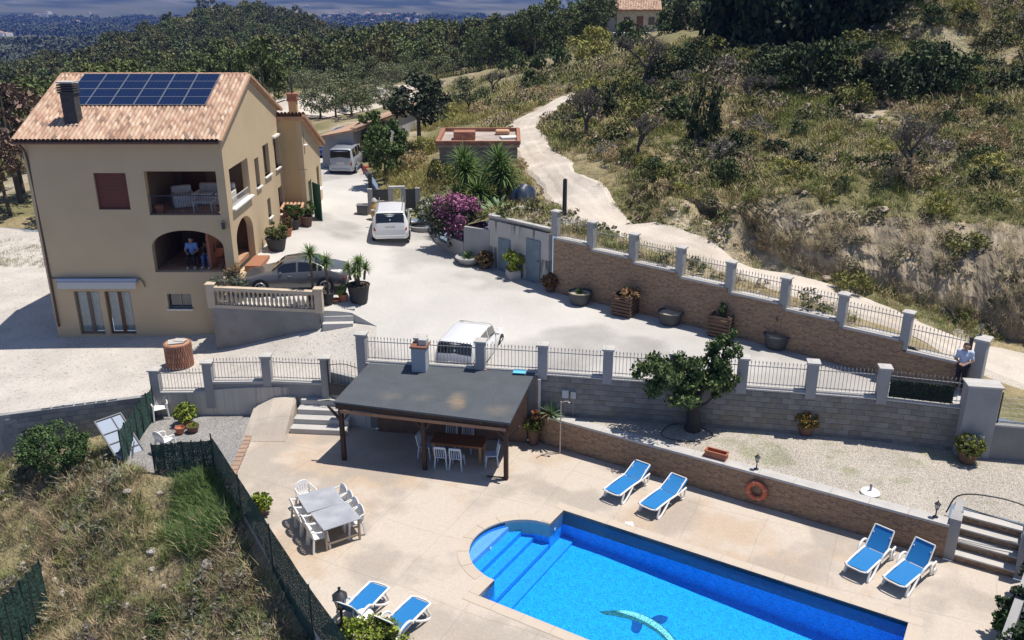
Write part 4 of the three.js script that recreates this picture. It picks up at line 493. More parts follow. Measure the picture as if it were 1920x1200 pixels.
  part(H, 'window', [box(1.05, 0.05, 0.05, 5.625, 2.32, -0.2), box(1.05, 0.05, 0.05, 5.625, 2.96, -0.2), box(0.05, 0.64, 0.05, 5.625, 2.34, -0.2)], M.galv); part(H, 'pane', box(1.05, 0.66, 0.01, 5.625, 2.34, -0.22), M.glass); part(H, 'sill', rbox(1.15, 0.06, 0.25, 0.01, 5.625, 2.26, -0.03), M.white);
  // folded awning with its pipe
  const aw = part(H, 'awning', [rbox(3.5, 0.14, 0.2, 0.03, 2.2, 3.56, 0.1)], std([0.25, 0.30, 0.42], 0.6)); part(aw, 'awning_cloth', (() => { const g = new THREE.PlaneGeometry(3.4, 0.3, 60, 1), p = g.attributes.position; for (let i = 0; i < p.count; i++) { if (p.getY(i) < 0) p.setY(i, -0.15 + 0.03 * Math.abs(Math.sin(p.getX(i) * 9))); p.setZ(i, p.getY(i) < 0 ? 0.05 : 0); } g.computeVertexNormals(); return g.translate(2.2, 3.45, 0.21); })(), std([0.55, 0.55, 0.52], 0.9, { side: THREE.DoubleSide })); part(aw, 'awning_cover', rbox(3.5, 0.05, 0.26, 0.02, 2.2, 3.7, 0.11), std([0.42, 0.52, 0.72], 0.5));
  part(H, 'awning_pipe', tube([[0.1, 3.74, 0.05], [3.9, 3.74, 0.05], [4.1, 3.7, 0.05], [4.2, 3.5, 0.06], [4.25, 3.35, 0.1]], 0.025, 20), std([0.15, 0.10, 0.06], 0.6));
  part(H, 'downpipe', tube([[0.1, EA - 0.15, 0.42], [0.12, EA - 0.35, 0.25], [0.14, EA - 0.6, 0.07], [0.14, 1.5, 0.07]], 0.05, 40, 8), std([0.09, 0.045, 0.035], 0.5));
  part(H, 'wall_lamp', [rbox(0.14, 0.32, 0.14, 0.03, 7.98, 5.95, 0.12), bar([7.98, 6.3, 0.02], [7.98, 6.3, 0.14], 0.015)], M.iron); part(H, 'flood_light', rbox(0.16, 0.08, 0.1, 0.02, 7.2, 3.1, 0.06), M.white);
  part(H, 'door_step', rbox(0.7, 0.25, 1.7, 0.02, HW + 0.3, 3.6, -2.3), std([0.33, 0.15, 0.085], 0.85));
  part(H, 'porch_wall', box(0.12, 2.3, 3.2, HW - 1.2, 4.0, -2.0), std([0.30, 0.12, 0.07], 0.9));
}
// solar panels
{
  M.cell = std([1, 1, 1], 0.16, { metalness: 0.1, map: tex(256, 1, (u, v) => { const c = md(u * 6, 1), r = md(v * 8, 1), e = c < 0.05 || r < 0.04, bus = md(u * 36, 1) < 0.1; return e ? [0.04, 0.06, 0.12] : bus ? [0.008, 0.024, 0.08] : [0.003, 0.012, 0.055]; }) });
  M.alu = std([0.30, 0.32, 0.36], 0.4, { metalness: 0.6 });
  const pitch = Math.atan2(RI - EA, HD / 2), pl = (w, h) => { const g = box(w, 0.02, h); const uv = g.attributes.uv; for (let f = 8; f < 12; f++) uv.setXY(f, [0, 1, 0, 1][f - 8], [1, 1, 0, 0][f - 8]); return g; };
  let proto;
  for (let r = 0; r < 2; r++) for (let c = 0; c < 6; c++) {
    const t = 1.95 + (r + 0.5) * 1.28, p = [HX + 0.97 + (c + 0.5) * 1.024, EA + 0.411 * t + 0.29, HZ - t], lab = 'dark blue solar panel on the tiled villa roof, ' + (r ? 'upper' : 'lower') + ' row, ' + ['first from the chimney side', 'second from the chimney side', 'third from the chimney side', 'third from the gable side', 'second from the gable side', 'first from the gable side'][c];
    let o; if (!proto) { o = proto = thing('solar_panel', lab, 'solar panel', p, 0, 'solar panels on the villa roof'); o.rotation.set(pitch, 0, 0); part(o, 'frame', [box(1.01, 0.035, 0.02, 0, -0.01, 0.68), box(1.01, 0.035, 0.02, 0, -0.01, -0.68), box(0.02, 0.035, 1.34, 0.495, -0.01, 0), box(0.02, 0.035, 1.34, -0.495, -0.01, 0), box(0.97, 0.03, 0.025, 0, -0.006, 0)], M.alu); part(o, 'cell_field', pl(0.97, 0.655), M.cell, [0, 0, 0.3405]); part(o, 'cell_field', pl(0.97, 0.655), M.cell, [0, 0, -0.3405]); }
    else { o = copy(proto, p, 0, lab); o.rotation.set(pitch, 0, 0); }
  }
  const rk = thing('panel_rack', 'aluminium mounting rails under the solar panels', 'mounting rack', [HX, 0, HZ]); for (const t of [2.2, 3.0, 3.5, 4.3]) part(rk, 'rail', beam([0.9, EA + 0.411 * t + 0.22, -t], [7.2, EA + 0.411 * t + 0.22, -t], 0.05), M.alu);
}
// annex behind the villa
{
  srand(12);
  const A = thing('annex', 'lower ochre annex with a green door behind the villa', 'house', [-10.85, 0, -45.86], 0.06);   // local -z runs back along its side wall
  const sideS = [[0, 3.4], [5.4, 3.4], [5.4, 7.1], [0, 9.25]], hol = [rect(0.35, 0.6, 7.9, 8.6), rect(0.75, 1.75, 3.6, 5.85), rect(3.8, 4.6, 4.8, 6.05)];
  part(A, 'side_wall', uvM(extr(sideS, 0.25, hol).applyMatrix4(new THREE.Matrix4().makeRotationY(Math.PI / 2))), M.stucco, [-0.25, 0, 0]);
  part(A, 'front_wall', box(1.3, 5.9, 0.25, -0.9, 3.4, -0.13), M.stucco2); part(A, 'back_wall', box(4, 3.6, 0.25, -2.25, 3.4, -5.28), M.stucco); part(A, 'end_wall', box(0.25, 3.6, 5, -4.1, 3.4, -2.7), M.stucco);
  const p = Math.atan2(2.15, 5.4), R = part(A, 'roof', uvM(extr([[-0.3, 9.37 + 0.05], [5.8, 6.94 + 0.05], [5.8, 7.06 + 0.05], [-0.3, 9.49 + 0.05]], 4.6).applyMatrix4(new THREE.Matrix4().makeRotationY(Math.PI / 2))), M.clay, [-4.4, -0.1, 0]);
  tileRows(R, 0, 4.6, [7.2, -5.85], 1, 6.5, p, true); part(R, 'verge', beam([4.62, 9.6, 0.35], [4.62, 7.2, -5.85], 0.16, 0.12), M.clay);
  part(A, 'chimney', [box(0.42, 2.6, 0.42, -0.6, 7.4, -1.6)], M.stucco2); part(A, 'chimney_head', [box(0.55, 0.12, 0.55, -0.6, 10.0, -1.6), box(0.5, 0.22, 0.5, -0.6, 10.12, -1.6), box(0.56, 0.06, 0.56, -0.6, 10.34, -1.6)], M.brick); part(A, 'flue', bar([-0.6, 10.4, -1.6], [-0.6, 11.2, -1.6], 0.05), M.iron);
  const d = part(A, 'door', box(1.0, 2.25, 0.06, 0, 0, 0), M.greenPaint, [-0.1, 3.6, -1.25], [0, Math.PI / 2, 0]); part(d, 'handle', rbox(0.04, 0.12, 0.06, 0.01, 0.38, 1.0, 0.05), M.iron);
  part(A, 'shutter', box(0.06, 2.15, 0.95, 0.42, 3.65, -0.65, 0.55), M.greenPaint);
  const w = part(A, 'window', [box(0.06, 1.25, 0.06, 0, 0, -0.37), box(0.06, 1.25, 0.06, 0, 0, 0.37), box(0.05, 0.06, 0.8, 0, 1.19, 0), box(0.05, 1.2, 0.05, 0, 0, 0)], M.wood, [-0.12, 4.8, -4.2]); part(w, 'pane', box(0.01, 1.2, 0.76, -0.02, 0.02, 0), M.glass); part(w, 'sill', rbox(0.3, 0.07, 0.95, 0.01, 0.16, -0.07, 0), M.white);
  const w2 = part(A, 'slit_window', box(0.02, 0.7, 0.25, 0, 0, 0), M.glass, [-0.15, 7.9, -0.475]); part(w2, 'sill', rbox(0.3, 0.06, 0.4, 0.01, 0.15, -0.06, 0), M.white);
  part(A, 'wall_bracket', tube([[0.02, 6.6, -0.3], [0.1, 6.7, 0.1], [-0.3, 6.75, 0.2]], 0.015, 10), M.iron);
  const K = thing('wood_store', 'small brick wood store with a tiled top against the annex', 'wood store', [-11.5, 3.75, -45.2]); part(K, 'brick_body', box(1.0, 1.0, 0.6), M.brick); part(K, 'opening', box(0.6, 0.55, 0.05, 0, 0.15, 0.29), std([0.05, 0.03, 0.02], 1)); const tl = []; for (let i = 0; i < 6; i++) tl.push(T(new THREE.CylinderGeometry(0.08, 0.1, 0.75, 8, 1, true, -Math.PI / 2, Math.PI).rotateX(-Math.PI / 2).rotateX(0.3), -0.5 + i * 0.2, 1.1, 0.05)); part(K, 'tile_top', tl, std([0.5, 0.3, 0.2], 0.9, { side: THREE.DoubleSide })); part(K, 'slab', box(1.15, 0.06, 0.7, 0, 1.0, 0), M.clay);
}
// balustraded forecourt in front of the villa
{
  srand(13);
  const W = thing('forecourt_wall', 'grey rendered retaining wall carrying the stone balustrade', 'wall'), a = [-12.65, -35.05], b = [-8.0, -34.42];
  part(W, 'wall_face', [wallSeg(a, b, 0.6, 2.92, 0.25), wallSeg([-12.55, -35.1], [-12.55, -36.4], 0.6, 2.92, 0.24)], mottle([0.21, 0.205, 0.195], [0.31, 0.30, 0.28], 3, 0.95, { s: 21, n: 256, bump: 0.012, contrast: 1.3 }));
  M.stone = mottle([0.48, 0.40, 0.30], [0.58, 0.50, 0.39], 1.5, 0.85, { s: 9 });
  const B = thing('balustrade', 'cream stone balustrade at the edge of the parked sedan', 'balustrade'); const bal = lathe([[0.0, 0], [0.075, 0], [0.075, 0.05], [0.045, 0.08], [0.05, 0.12], [0.072, 0.22], [0.07, 0.3], [0.04, 0.44], [0.035, 0.52], [0.05, 0.56], [0.07, 0.58], [0.07, 0.64], [0, 0.64]], 10);
  const run = (p, q, n) => { part(B, 'plinth', wallSeg(p, q, 2.92, 3.06, 0.24), M.stone); part(B, 'top_rail', wallSeg(p, q, 3.7, 3.84, 0.26), M.stone); for (let i = 0; i < n; i++) { const c = along(p, q, (i + 0.5) / n); part(B, 'baluster', bal, M.stone, [c[0], 3.06, c[1]]); } };
  run(a, b, 24); run([-12.55, -35.2], [-12.35, -37.6], 11);
  for (const [x, z] of [a, b]) { part(B, 'pier', box(0.32, 1.0, 0.32, x, 2.92, z), M.stone); part(B, 'pier_cap', rbox(0.4, 0.07, 0.4, 0.02, x, 3.92, z), M.stone); }
  const S = thing('concrete_steps', 'three concrete steps beside the balustrade up to the forecourt', 'steps'); for (let k = 0; k < 3; k++) part(S, 'step', box(1.25, 0.22 * (k + 1) + 0.3, 0.32, -7.25, 1.98, -34.3 - k * 0.3, 0.06), k === 2 ? M.cap : M.concrete);
}
// white cottage up on the hill
{
  const c = [18.51, 9.6, -136.65], H = thing('hill_cottage', 'small cream cottage with a tiled roof up on the hill', 'house', c, -0.08), w = 6.2;
  part(H, 'wall', uvM(extr([[0, -1], [5, -1], [5, 3.1], [2.5, 4.4], [0, 3.1]], w).applyMatrix4(new THREE.Matrix4().makeRotationY(Math.PI / 2))), mottle([0.42, 0.36, 0.26], [0.50, 0.43, 0.32], 3, 0.9, { n: 64 }), [-w / 2, 0, 0]);
  const R = part(H, 'roof', uvM(extr([[-0.4, 2.95], [2.5, 4.45], [5.4, 2.95], [5.4, 3.07], [2.5, 4.6], [-0.4, 3.07]], w + 0.5).applyMatrix4(new THREE.Matrix4().makeRotationY(Math.PI / 2))), M.clay, [-w / 2 - 0.25, 0, 0]); srand(4); tileRows(R, 0, w + 0.5, [3.02, 0.4], 1, 3.25, Math.atan2(1.5, 2.9), false, 0.24);
  for (const x of [-1.6, 2.0]) { const f = part(H, 'window', [box(0.9, 0.07, 0.08, 0, 0, 0), box(0.9, 0.07, 0.08, 0, 1.0, 0), box(0.07, 1, 0.08, -0.42, 0.03, 0), box(0.07, 1, 0.08, 0.42, 0.03, 0), box(0.05, 1, 0.06, 0, 0.03, 0)], M.wood, [x, 1.0, 0.03]); part(f, 'pane', box(0.8, 0.95, 0.02, 0, 0.05, -0.01), M.glass); }
  part(H, 'door', box(0.95, 2.15, 0.08, 0.3, 0.05, 0.03), M.wood); part(H, 'porch', box(7.6, 0.25, 2.2, 0, -0.25, 1.3), std([0.45, 0.5, 0.58], 0.8)); part(H, 'porch_wall', box(7.6, 1.6, 0.25, 0, -1.85, 2.2), M.render);
  part(H, 'side_shed', box(1.2, 1.9, 2.5, -w / 2 - 0.75, 0, -1.5), M.render);
}
// flat roofed outbuilding with brick edging
{
  const H = thing('flat_outbuilding', 'unfinished flat roofed outbuilding with a brick edged roof beside the track', 'building', [-2.0, 4.0, -54.9], 0.0);
  part(H, 'wall', [box(4.6, 3.0, 0.25, 0, -0.2, 2.4), box(0.25, 3.0, 4.6, -2.2, -0.2, 0), box(0.25, 3.0, 4.6, 2.2, -0.2, 0), box(4.6, 3.0, 0.25, 0, -0.2, -2.4)], mottle([0.16, 0.14, 0.12], [0.28, 0.26, 0.23], 2, 1, { s: 17, bump: 0.03, contrast: 1.3 })); part(H, 'roof_slab', box(4.9, 0.16, 5.3, 0, 2.75, 0), mottle([0.30, 0.25, 0.22], [0.46, 0.41, 0.37], 3, 0.95, { s: 7, contrast: 1.4 }));
  part(H, 'brick_edge', [box(4.95, 0.24, 0.25, 0, 2.9, 2.6), box(4.95, 0.24, 0.2, 0, 2.9, -2.6), box(0.22, 0.24, 4.95, -2.4, 2.9, 0), box(0.22, 0.24, 4.95, 2.4, 2.9, 0)], M.brick); part(H, 'roof_hatch', box(1.3, 0.5, 1.0, -0.9, 2.9, 0.5), M.brick);
  const pl = solo('rubble_bag', T(rbox(0.9, 0.3, 0.6, 0.12), -0.6, 6.92, -56.2), std([0.55, 0.33, 0.2], 0.9), 'orange sack of rubble on the flat outbuilding roof', 'sack'); solo('roof_board', box(1.1, 0.12, 0.9, -0.15, 6.92, -54.6, 0.2), std([0.62, 0.6, 0.57], 0.8), 'white sheet lying on the flat outbuilding roof', 'sheet');
}
// barn behind the drive
{
  const H = thing('barn', 'long low grey rendered barn with a dull tiled roof behind the drive', 'barn', [-10.9, 3.6, -61], 1.34); const W = 22;
  part(H, 'front_wall', box(W, 2.95, 0.25, W / 2, -0.2, -0.13), M.render); part(H, 'gable_wall', uvM(extr([[0.25, -0.2], [2.4, -0.2], [2.4, 2.25], [0.25, 2.7]], 0.25).applyMatrix4(new THREE.Matrix4().makeRotationY(Math.PI / 2))), M.render); part(H, 'back_wall', box(W - 0.5, 2.4, 0.25, W / 2, -0.2, -2.27), M.render);
  const R = part(H, 'roof', uvM(extr([[-0.3, 2.82], [2.7, 2.2], [2.7, 2.35], [-0.3, 2.97]], W + 0.4).applyMatrix4(new THREE.Matrix4().makeRotationY(Math.PI / 2))), M.verge, [-0.2, 0, 0]); part(R, 'eave_tiles', (() => { const g = []; for (let i = 0; i < 95; i++) g.push(T(new THREE.CylinderGeometry(0.1, 0.11, 0.5, 7, 1, true, -Math.PI / 2, Math.PI).rotateX(-Math.PI / 2), 0.15 + i * 0.235, 2.98, 0.12)); return merge(g); })(), std([0.36, 0.25, 0.18], 0.9, { side: THREE.DoubleSide })).userData.kind = 'stuff';
  part(H, 'door', box(1.0, 1.9, 0.06, 1.6, 0.1, 0.02), M.wood);
}
// concrete shed under the track
{
  const a = [-1.05, -41.15], b = [1.75, -38.55], S = thing('concrete_shed', 'streaked concrete store with two blue doors at the end of the upper wall', 'shed'), n = [0.68, -0.73], ba = [a[0] + n[0] * 2.6, a[1] + n[1] * 2.6], bb = [b[0] + n[0] * 2.6, b[1] + n[1] * 2.6];
  part(S, 'front_wall', wallSeg(a, b, 2.4, 5.2, 0.25), M.stain); part(S, 'end_wall', wallSeg(a, ba, 2.4, 5.2, 0.2), M.render);
  const s = new THREE.Shape([a, b, bb, ba].map(p => new THREE.Vector2(p[0], -p[1]))); const g = new THREE.ExtrudeGeometry(s, { depth: 0.16, bevelEnabled: false }); g.rotateX(-Math.PI / 2); part(S, 'roof_slab', uvM(g), mottle([0.26, 0.25, 0.235], [0.44, 0.42, 0.39], 2.5, 0.95, { s: 8, contrast: 1.5 }), [0, 5.2, 0]); part(S, 'roof_edge', [wallSeg(a, b, 5.36, 5.44, 0.25), wallSeg(a, ba, 5.36, 5.44, 0.2)], M.cap);
  const blue = mottle([0.13, 0.19, 0.24], [0.18, 0.25, 0.30], 1, 0.7, { n: 64 }), tn = -Math.atan2(b[1] - a[1], b[0] - a[0]); for (const [t, w, h] of [[0.28, 0.75, 1.7], [0.76, 0.85, 2.0]]) { const p = along(a, b, t), d = part(S, 'door', box(w, h, 0.06), blue, [p[0] - 0.1, 2.75, p[1] + 0.11], [0, tn, 0]); part(d, 'handle', rbox(0.04, 0.1, 0.05, 0.01, w / 2 - 0.1, h / 2, 0.04), M.iron); }
  part(S, 'vent_pipe', bar([1.0, 5.3, -41], [1.0, 5.75, -41], 0.03), M.galv);
  const W = thing('planter_wall', 'curved light grey planter wall below the purple bougainvillea', 'wall'); const L = [[-4.5, -46.5], [-4.15, -45.2], [-3.85, -44.2], [-3.2, -42.9], [-2.3, -41.75], [-1.05, -41.1]], hs = [3.5, 3.4, 3.4, 3.5, 4.3, 5.1]; for (let i = 0; i < 5; i++) part(W, 'wall_piece', wallSeg(L[i], L[i + 1], 2.6, (hs[i] + hs[i + 1]) / 2, 0.22), M.render);
}
// side entrance walls with the dark gate, beyond the white car
{
  const W = thing('entrance_wall', 'low grey wall with posts and a dark gate beside the white car', 'wall', [-6.5, 3.6, -49.2], 0.1); part(W, 'wall_face', box(1.3, 0.8, 0.2, -0.9, 0, 0.6), M.render); for (const x of [-1.5, -0.35, 0.35, 1.15]) part(W, 'post', box(0.26, 1.5, 0.26, x, 0, 0.6), M.render); part(W, 'dark_panel', box(0.85, 0.6, 0.04, -0.92, 0.85, 0.6), M.iron); const g = part(W, 'gate', box(0.75, 1.35, 0.05, 0.75, 0.1, 0.62), M.iron); part(W, 'lintel', box(0.9, 0.12, 0.25, -0.0, 1.5, 0.6), M.cap);
}

// ---------------------------------------------------------------- foliage builders
const leafMats = {};
function leafMat(r, g, b, rough = 0.75) { const k = [r, g, b].join(); return leafMats[k] ??= std([r, g, b], rough, { side: THREE.DoubleSide, vertexColors: true }); }
// each leaf gets a random tone of its own, whatever its place in the crown
function tint(g, per = 6, lo = 0.55, hi = 1.5) { const n = g.attributes.position.count, c = new Float32Array(n * 3); for (let i = 0; i < n; i += per) { const q = rr(lo, hi), w = rr(0.88, 1.14); for (let k = i; k < Math.min(n, i + per); k++) { c[k * 3] = q * w; c[k * 3 + 1] = q; c[k * 3 + 2] = q * w; } } g.setAttribute('color', new THREE.BufferAttribute(c, 3)); return g; }
// clumped crown: n leaves in k clumps spread through an ellipsoid centred at y = cy
function crown(n, rx, ry, rz, s, { k = 30, cy = ry, fill = 0.55, size = 0.34, el = 1.8, flat = 0, low = -1 } = {}) {
  const pos = [], cl = []; for (let i = 0; i < k; i++) { let x, y, z, d; do { x = rr(-1, 1); y = rr(low, 1); z = rr(-1, 1); d = Math.hypot(x, y, z); } while (d > 1 || d < fill * rnd()); const q = d > 0.01 ? lerp(1, 0.92 / d, 0.35) : 1; cl.push([x * q, y * q, z * q, size * rr(0.6, 1.25)]); }
  for (let i = 0; i < n; i++) { const c = cl[Math.floor(rnd() * k)], a = new THREE.Vector3(rr(-1, 1), rr(-1, 1), rr(-1, 1)).normalize().multiplyScalar(c[3] * Math.pow(rnd(), 0.45)); leaf(pos, (c[0] + a.x) * rx, cy + (c[1] + a.y * (1 - flat)) * ry, (c[2] + a.z) * rz, s * rr(0.6, 1.35), el); }
  return tint(leafGeo(pos));
}
// sword leaves springing from a point
function rosette(n, len, w, { droop = 0.35, cx = 0, cy = 0, cz = 0, up = 0.15, down = -0.5 } = {}) {
  const pos = []; for (let i = 0; i < n; i++) { const a = i * 2.39996 + rr(-0.2, 0.2), e = lerp(1.45, down, Math.pow((i + 0.5) / n, 0.8)), L = len * rr(0.8, 1.1), S = 4, dx = Math.cos(a), dz = Math.sin(a); let px = 0, py = 0, an = e; const pts = [[0, 0]]; for (let k = 1; k <= S; k++) { px += Math.cos(an) * L / S; py += Math.sin(an) * L / S; an -= droop * (k / S) * rr(0.6, 1.3); pts.push([px, py]); } const W = k => w * (k === 0 ? 0.6 : k === S ? 0.02 : 1 - 0.25 * k / S) / 2;
    for (let k = 0; k < S; k++) { const P = (m, sgn) => [cx + dx * pts[m][0] - dz * W(m) * sgn, cy + pts[m][1], cz + dz * pts[m][0] + dx * W(m) * sgn]; pos.push(...P(k, -1), ...P(k, 1), ...P(k + 1, -1), ...P(k + 1, -1), ...P(k, 1), ...P(k + 1, 1)); } }
  return tint(leafGeo(pos), 24, 0.7, 1.35);
}
const potShape = (r, h) => lathe([[0, 0.02], [0.02, 0], [r * 0.72, 0], [r * 0.76, 0.02], [r * 0.98, h - 0.07], [r * 1.04, h - 0.07], [r * 1.06, h - 0.01], [r * 1.0, h], [r * 0.93, h - 0.01], [r * 0.9, h - 0.1], [0, h - 0.09]], 22);
M.terra = mottle([0.36, 0.12, 0.06], [0.46, 0.19, 0.11], 0.6, 0.85, { n: 64, s: 4 }); M.terraDark = mottle([0.12, 0.07, 0.05], [0.19, 0.11, 0.08], 0.6, 0.9, { n: 64, s: 5 }); M.blackPot = mottle([0.025, 0.026, 0.03], [0.05, 0.05, 0.055], 0.6, 0.7, { n: 64, s: 5 }); M.soil = mottle([0.10, 0.075, 0.05], [0.17, 0.13, 0.09], 0.5, 1, { n: 64 }); M.bark = mottle([0.09, 0.07, 0.05], [0.17, 0.14, 0.105], 0.5, 0.95, { n: 128, s: 7, k: 8, bump: 0.02 });
const OLIVE = () => leafMat(0.15, 0.17, 0.03), GREEN = () => leafMat(0.055, 0.11, 0.022), DARKG = () => leafMat(0.03, 0.06, 0.018), GOLD = () => leafMat(0.23, 0.16, 0.025), BRONZE = () => leafMat(0.16, 0.085, 0.03), LIME = () => leafMat(0.19, 0.25, 0.03), YUC = () => leafMat(0.09, 0.16, 0.03), AGA = () => leafMat(0.16, 0.24, 0.12);
function pottedShrub(name, label, p, r, h, potMat, leafM, cr, n = 1500, group, s = 0.04) { const o = thing(name, label, 'potted plant', p, rr(0, 6), group); part(o, 'pot', potShape(r, h), potMat); part(o, 'soil', new THREE.CylinderGeometry(r * 0.88, r * 0.88, 0.04, 16).translate(0, h - 0.09, 0), M.soil); part(o, 'stem', bar([0, h - 0.1, 0], [0.02, h + cr * 0.6, 0], 0.02), M.bark); part(o, 'foliage', crown(n, cr, cr * 0.8, cr, s, { k: 130, cy: h + cr * 0.42, size: 0.17, fill: 0.96 }), leafM); return o; }
// ---------------------------------------------------------------- barbecue shelter
{
  srand(21);
  const fl = [-6.12, 2.2, -27.25], fr = [-0.07, 2.2, -25.66], bl = [-5.18, 2.66, -29.72], br = [0.84, 2.66, -28.72];
  const S = thing('barbecue_shelter', 'open timber shelter with a sloping dark felt roof against the wall', 'shelter');
  const up = 0.07, quad = (o) => { const v = [fl, fr, br, bl].map(p => [p[0], p[1] + o, p[2]]); return v; }, a = quad(0), b = quad(up), pos = [], uv = []; const face = (p, q, r, s, U) => { for (const [v, w] of [[p, U[0]], [q, U[1]], [r, U[2]], [p, U[0]], [r, U[2]], [s, U[3]]]) { pos.push(...v); uv.push(...w); } };
  const U = [[0, 0], [1, 0], [1, 1], [0, 1]], Z = [[0.02, 0.02], [0.04, 0.02], [0.04, 0.04], [0.02, 0.04]]; face(b[0], b[1], b[2], b[3], U); face(a[3], a[2], a[1], a[0], Z); for (let i = 0; i < 4; i++) face(a[i], a[(i + 1) % 4], b[(i + 1) % 4], b[i], Z);
  const g = new THREE.BufferGeometry(); g.setAttribute('position', new THREE.Float32BufferAttribute(pos, 3)); g.setAttribute('uv', new THREE.Float32BufferAttribute(uv, 2)); g.computeVertexNormals();
  const felt = tex(512, 1, (u, v) => { let k = 0.085 + 0.03 * (fbm(u * 14, v * 8, 5, 4, 14) - 0.5) + 0.03 * (vn(u * 256, v * 256, 3, 256) - 0.5), st = 0; if (md(v * 4, 1) < 0.015) k *= 0.72; const w = 0.14 * (fbm(u * 6, v * 6, 4, 9, 6) - 0.5), w2 = 0.14 * (fbm(u * 6 + 3, v * 6, 4, 19, 6) - 0.5); for (const [x, y, sx, sy, q] of [[0.66, 0.28, 0.075, 0.19, 0.62], [0.28, 0.22, 0.08, 0.1, 0.2], [0.45, 0.26, 0.07, 0.09, 0.16], [0.9, 0.22, 0.08, 0.12, 0.25]]) st = Math.max(st, q * (1 - sm(0.2, 1.2, Math.hypot((u + w - x) / sx, (v + w2 - y) / sy)))); const gr = 0.75 + 0.5 * fbm(u * 40, v * 40, 3, 2, 40); return [lerp(k * 0.84, 0.27 * gr, st), lerp(k, 0.205 * gr, st), lerp(k * 1.18, 0.13 * gr, st)]; });
  part(S, 'roof', g, std([1, 1, 1], 0.8, { map: felt, bumpMap: gtex(256, 0.08, (u, v) => fbm(u * 8, v * 8, 3, 3, 8)), bumpScale: 0.003 }));
  const dk = mottle([0.035, 0.022, 0.016], [0.075, 0.045, 0.03], 0.8, 0.8, { n: 64, s: 4, k: 6 }), tan = mottle([0.24, 0.13, 0.075], [0.36, 0.22, 0.14], 0.8, 0.8, { n: 64, s: 4, k: 6 });
  const ps = [[-5.9, -27.28], [-3.0, -26.6], [-0.2, -25.95]]; for (const [x, z] of ps) part(S, 'post', box(0.14, 2.05, 0.14, x, 0, z, -0.25), dk);
  part(S, 'front_beam', beam([-6.05, 2.1, -27.28], [-0.1, 2.1, -25.86], 0.12, 0.16), dk); part(S, 'plank', beam([-5.9, 1.95, -27.15], [-0.2, 1.95, -25.8], 0.04, 0.11), tan); part(S, 'back_beam', beam([-5.2, 2.55, -29.5], [0.7, 2.55, -28.55], 0.12, 0.16), dk);
  for (let i = 0; i < 9; i++) { const t = (i + 0.3) / 8.6; part(S, 'rafter', beam([lerp(-6.05, -0.12, t), 2.14, lerp(-27.22, -25.7, t)], [lerp(-5.15, 0.75, t), 2.6, lerp(-29.6, -28.65, t)], 0.07, 0.1), dk); }
  for (const [x, z] of ps) part(S, 'brace', [beam([x, 1.5, z], [x + 0.45, 2.05, z + 0.11], 0.07), beam([x, 1.5, z], [x - 0.45, 2.05, z - 0.11], 0.07)], dk);
  part(S, 'back_panel', wallSeg([-5.0, -29.42], [0.55, -28.52], 0, 2.5, 0.06), mottle([0.16, 0.10, 0.07], [0.22, 0.15, 0.11], 2, 0.9, { n: 64 }));
  part(S, 'floor_rail', beam([-0.85, 0.06, -26.05], [-0.2, 0.06, -25.95], 0.04), dk);
  const Cn = thing('barbecue_chimney', 'square grey barbecue chimney with a brown tile cap by the fence', 'chimney', [-3.3, 1.0, -29.15], -0.17); part(Cn, 'stack', box(0.52, 2.55, 0.5), std([0.36, 0.40, 0.44], 0.9)); part(Cn, 'cap', rbox(0.62, 0.07, 0.6, 0.02, 0, 2.55, 0), std([0.20, 0.09, 0.06], 0.85)); part(Cn, 'cowl', [rbox(0.3, 0.22, 0.34, 0.02, 0.12, 2.62, -0.05)], M.cap);
  solo('blue_sheet', beam([0.05, 2.75, -28.75], [0.5, 2.75, -28.68], 0.36, 0.03), std([0.14, 0.52, 0.72], 0.5), 'small light blue sheet lying on the dark shelter roof', 'sheet');
  solo('pink_cloth', T(rbox(0.14, 0.02, 0.12, 0.008), -0.98, 2.72, -28.95), std([0.5, 0.25, 0.3], 0.8), 'tiny pinkish scrap lying on the shelter roof', 'cloth');
  solo('shelter_side_wall', wallSeg([0.84, -28.85], [0.98, -28.45], 1.1, 2.55, 0.1), M.cap, 'pale rendered wall stub between the shelter roof and block wall', 'wall');
}
// garden steps at the back left of the terrace
{
  solo('landing_wall', wallSeg([-6.25, -29.98], [-5.3, -29.72], -0.02, 0.9, 0.16), M.cap, 'short pale wall closing the landing beside the shelter', 'wall');
  const S = thing('terrace_steps', 'four wide concrete steps beside the shelter down to the terrace', 'steps'); srand(22);
  for (let k = 0; k < 4; k++) part(S, 'step', box(2.1, 0.2 * (k + 1) + 0.02, 0.42, -7.2 + k * 0.06, -0.02, -29.35 - k * 0.4, -0.09), M.cap);
  M.edge = mottle([0.30, 0.21, 0.16], [0.40, 0.29, 0.22], 0.7, 0.9, { n: 64, s: 9 }); const K = thing('brick_edging', 'row of terracotta edging bricks between terrace and chippings', 'edging'); for (let k = 0; k < 14; k++) { const t = k / 13; part(K, 'brick', box(0.26, 0.1, 0.27, lerp(-9.48, -9.78, t), -0.02, lerp(-25.7, -29.6, t), rr(-0.05, 0.05)), M.edge); }
}
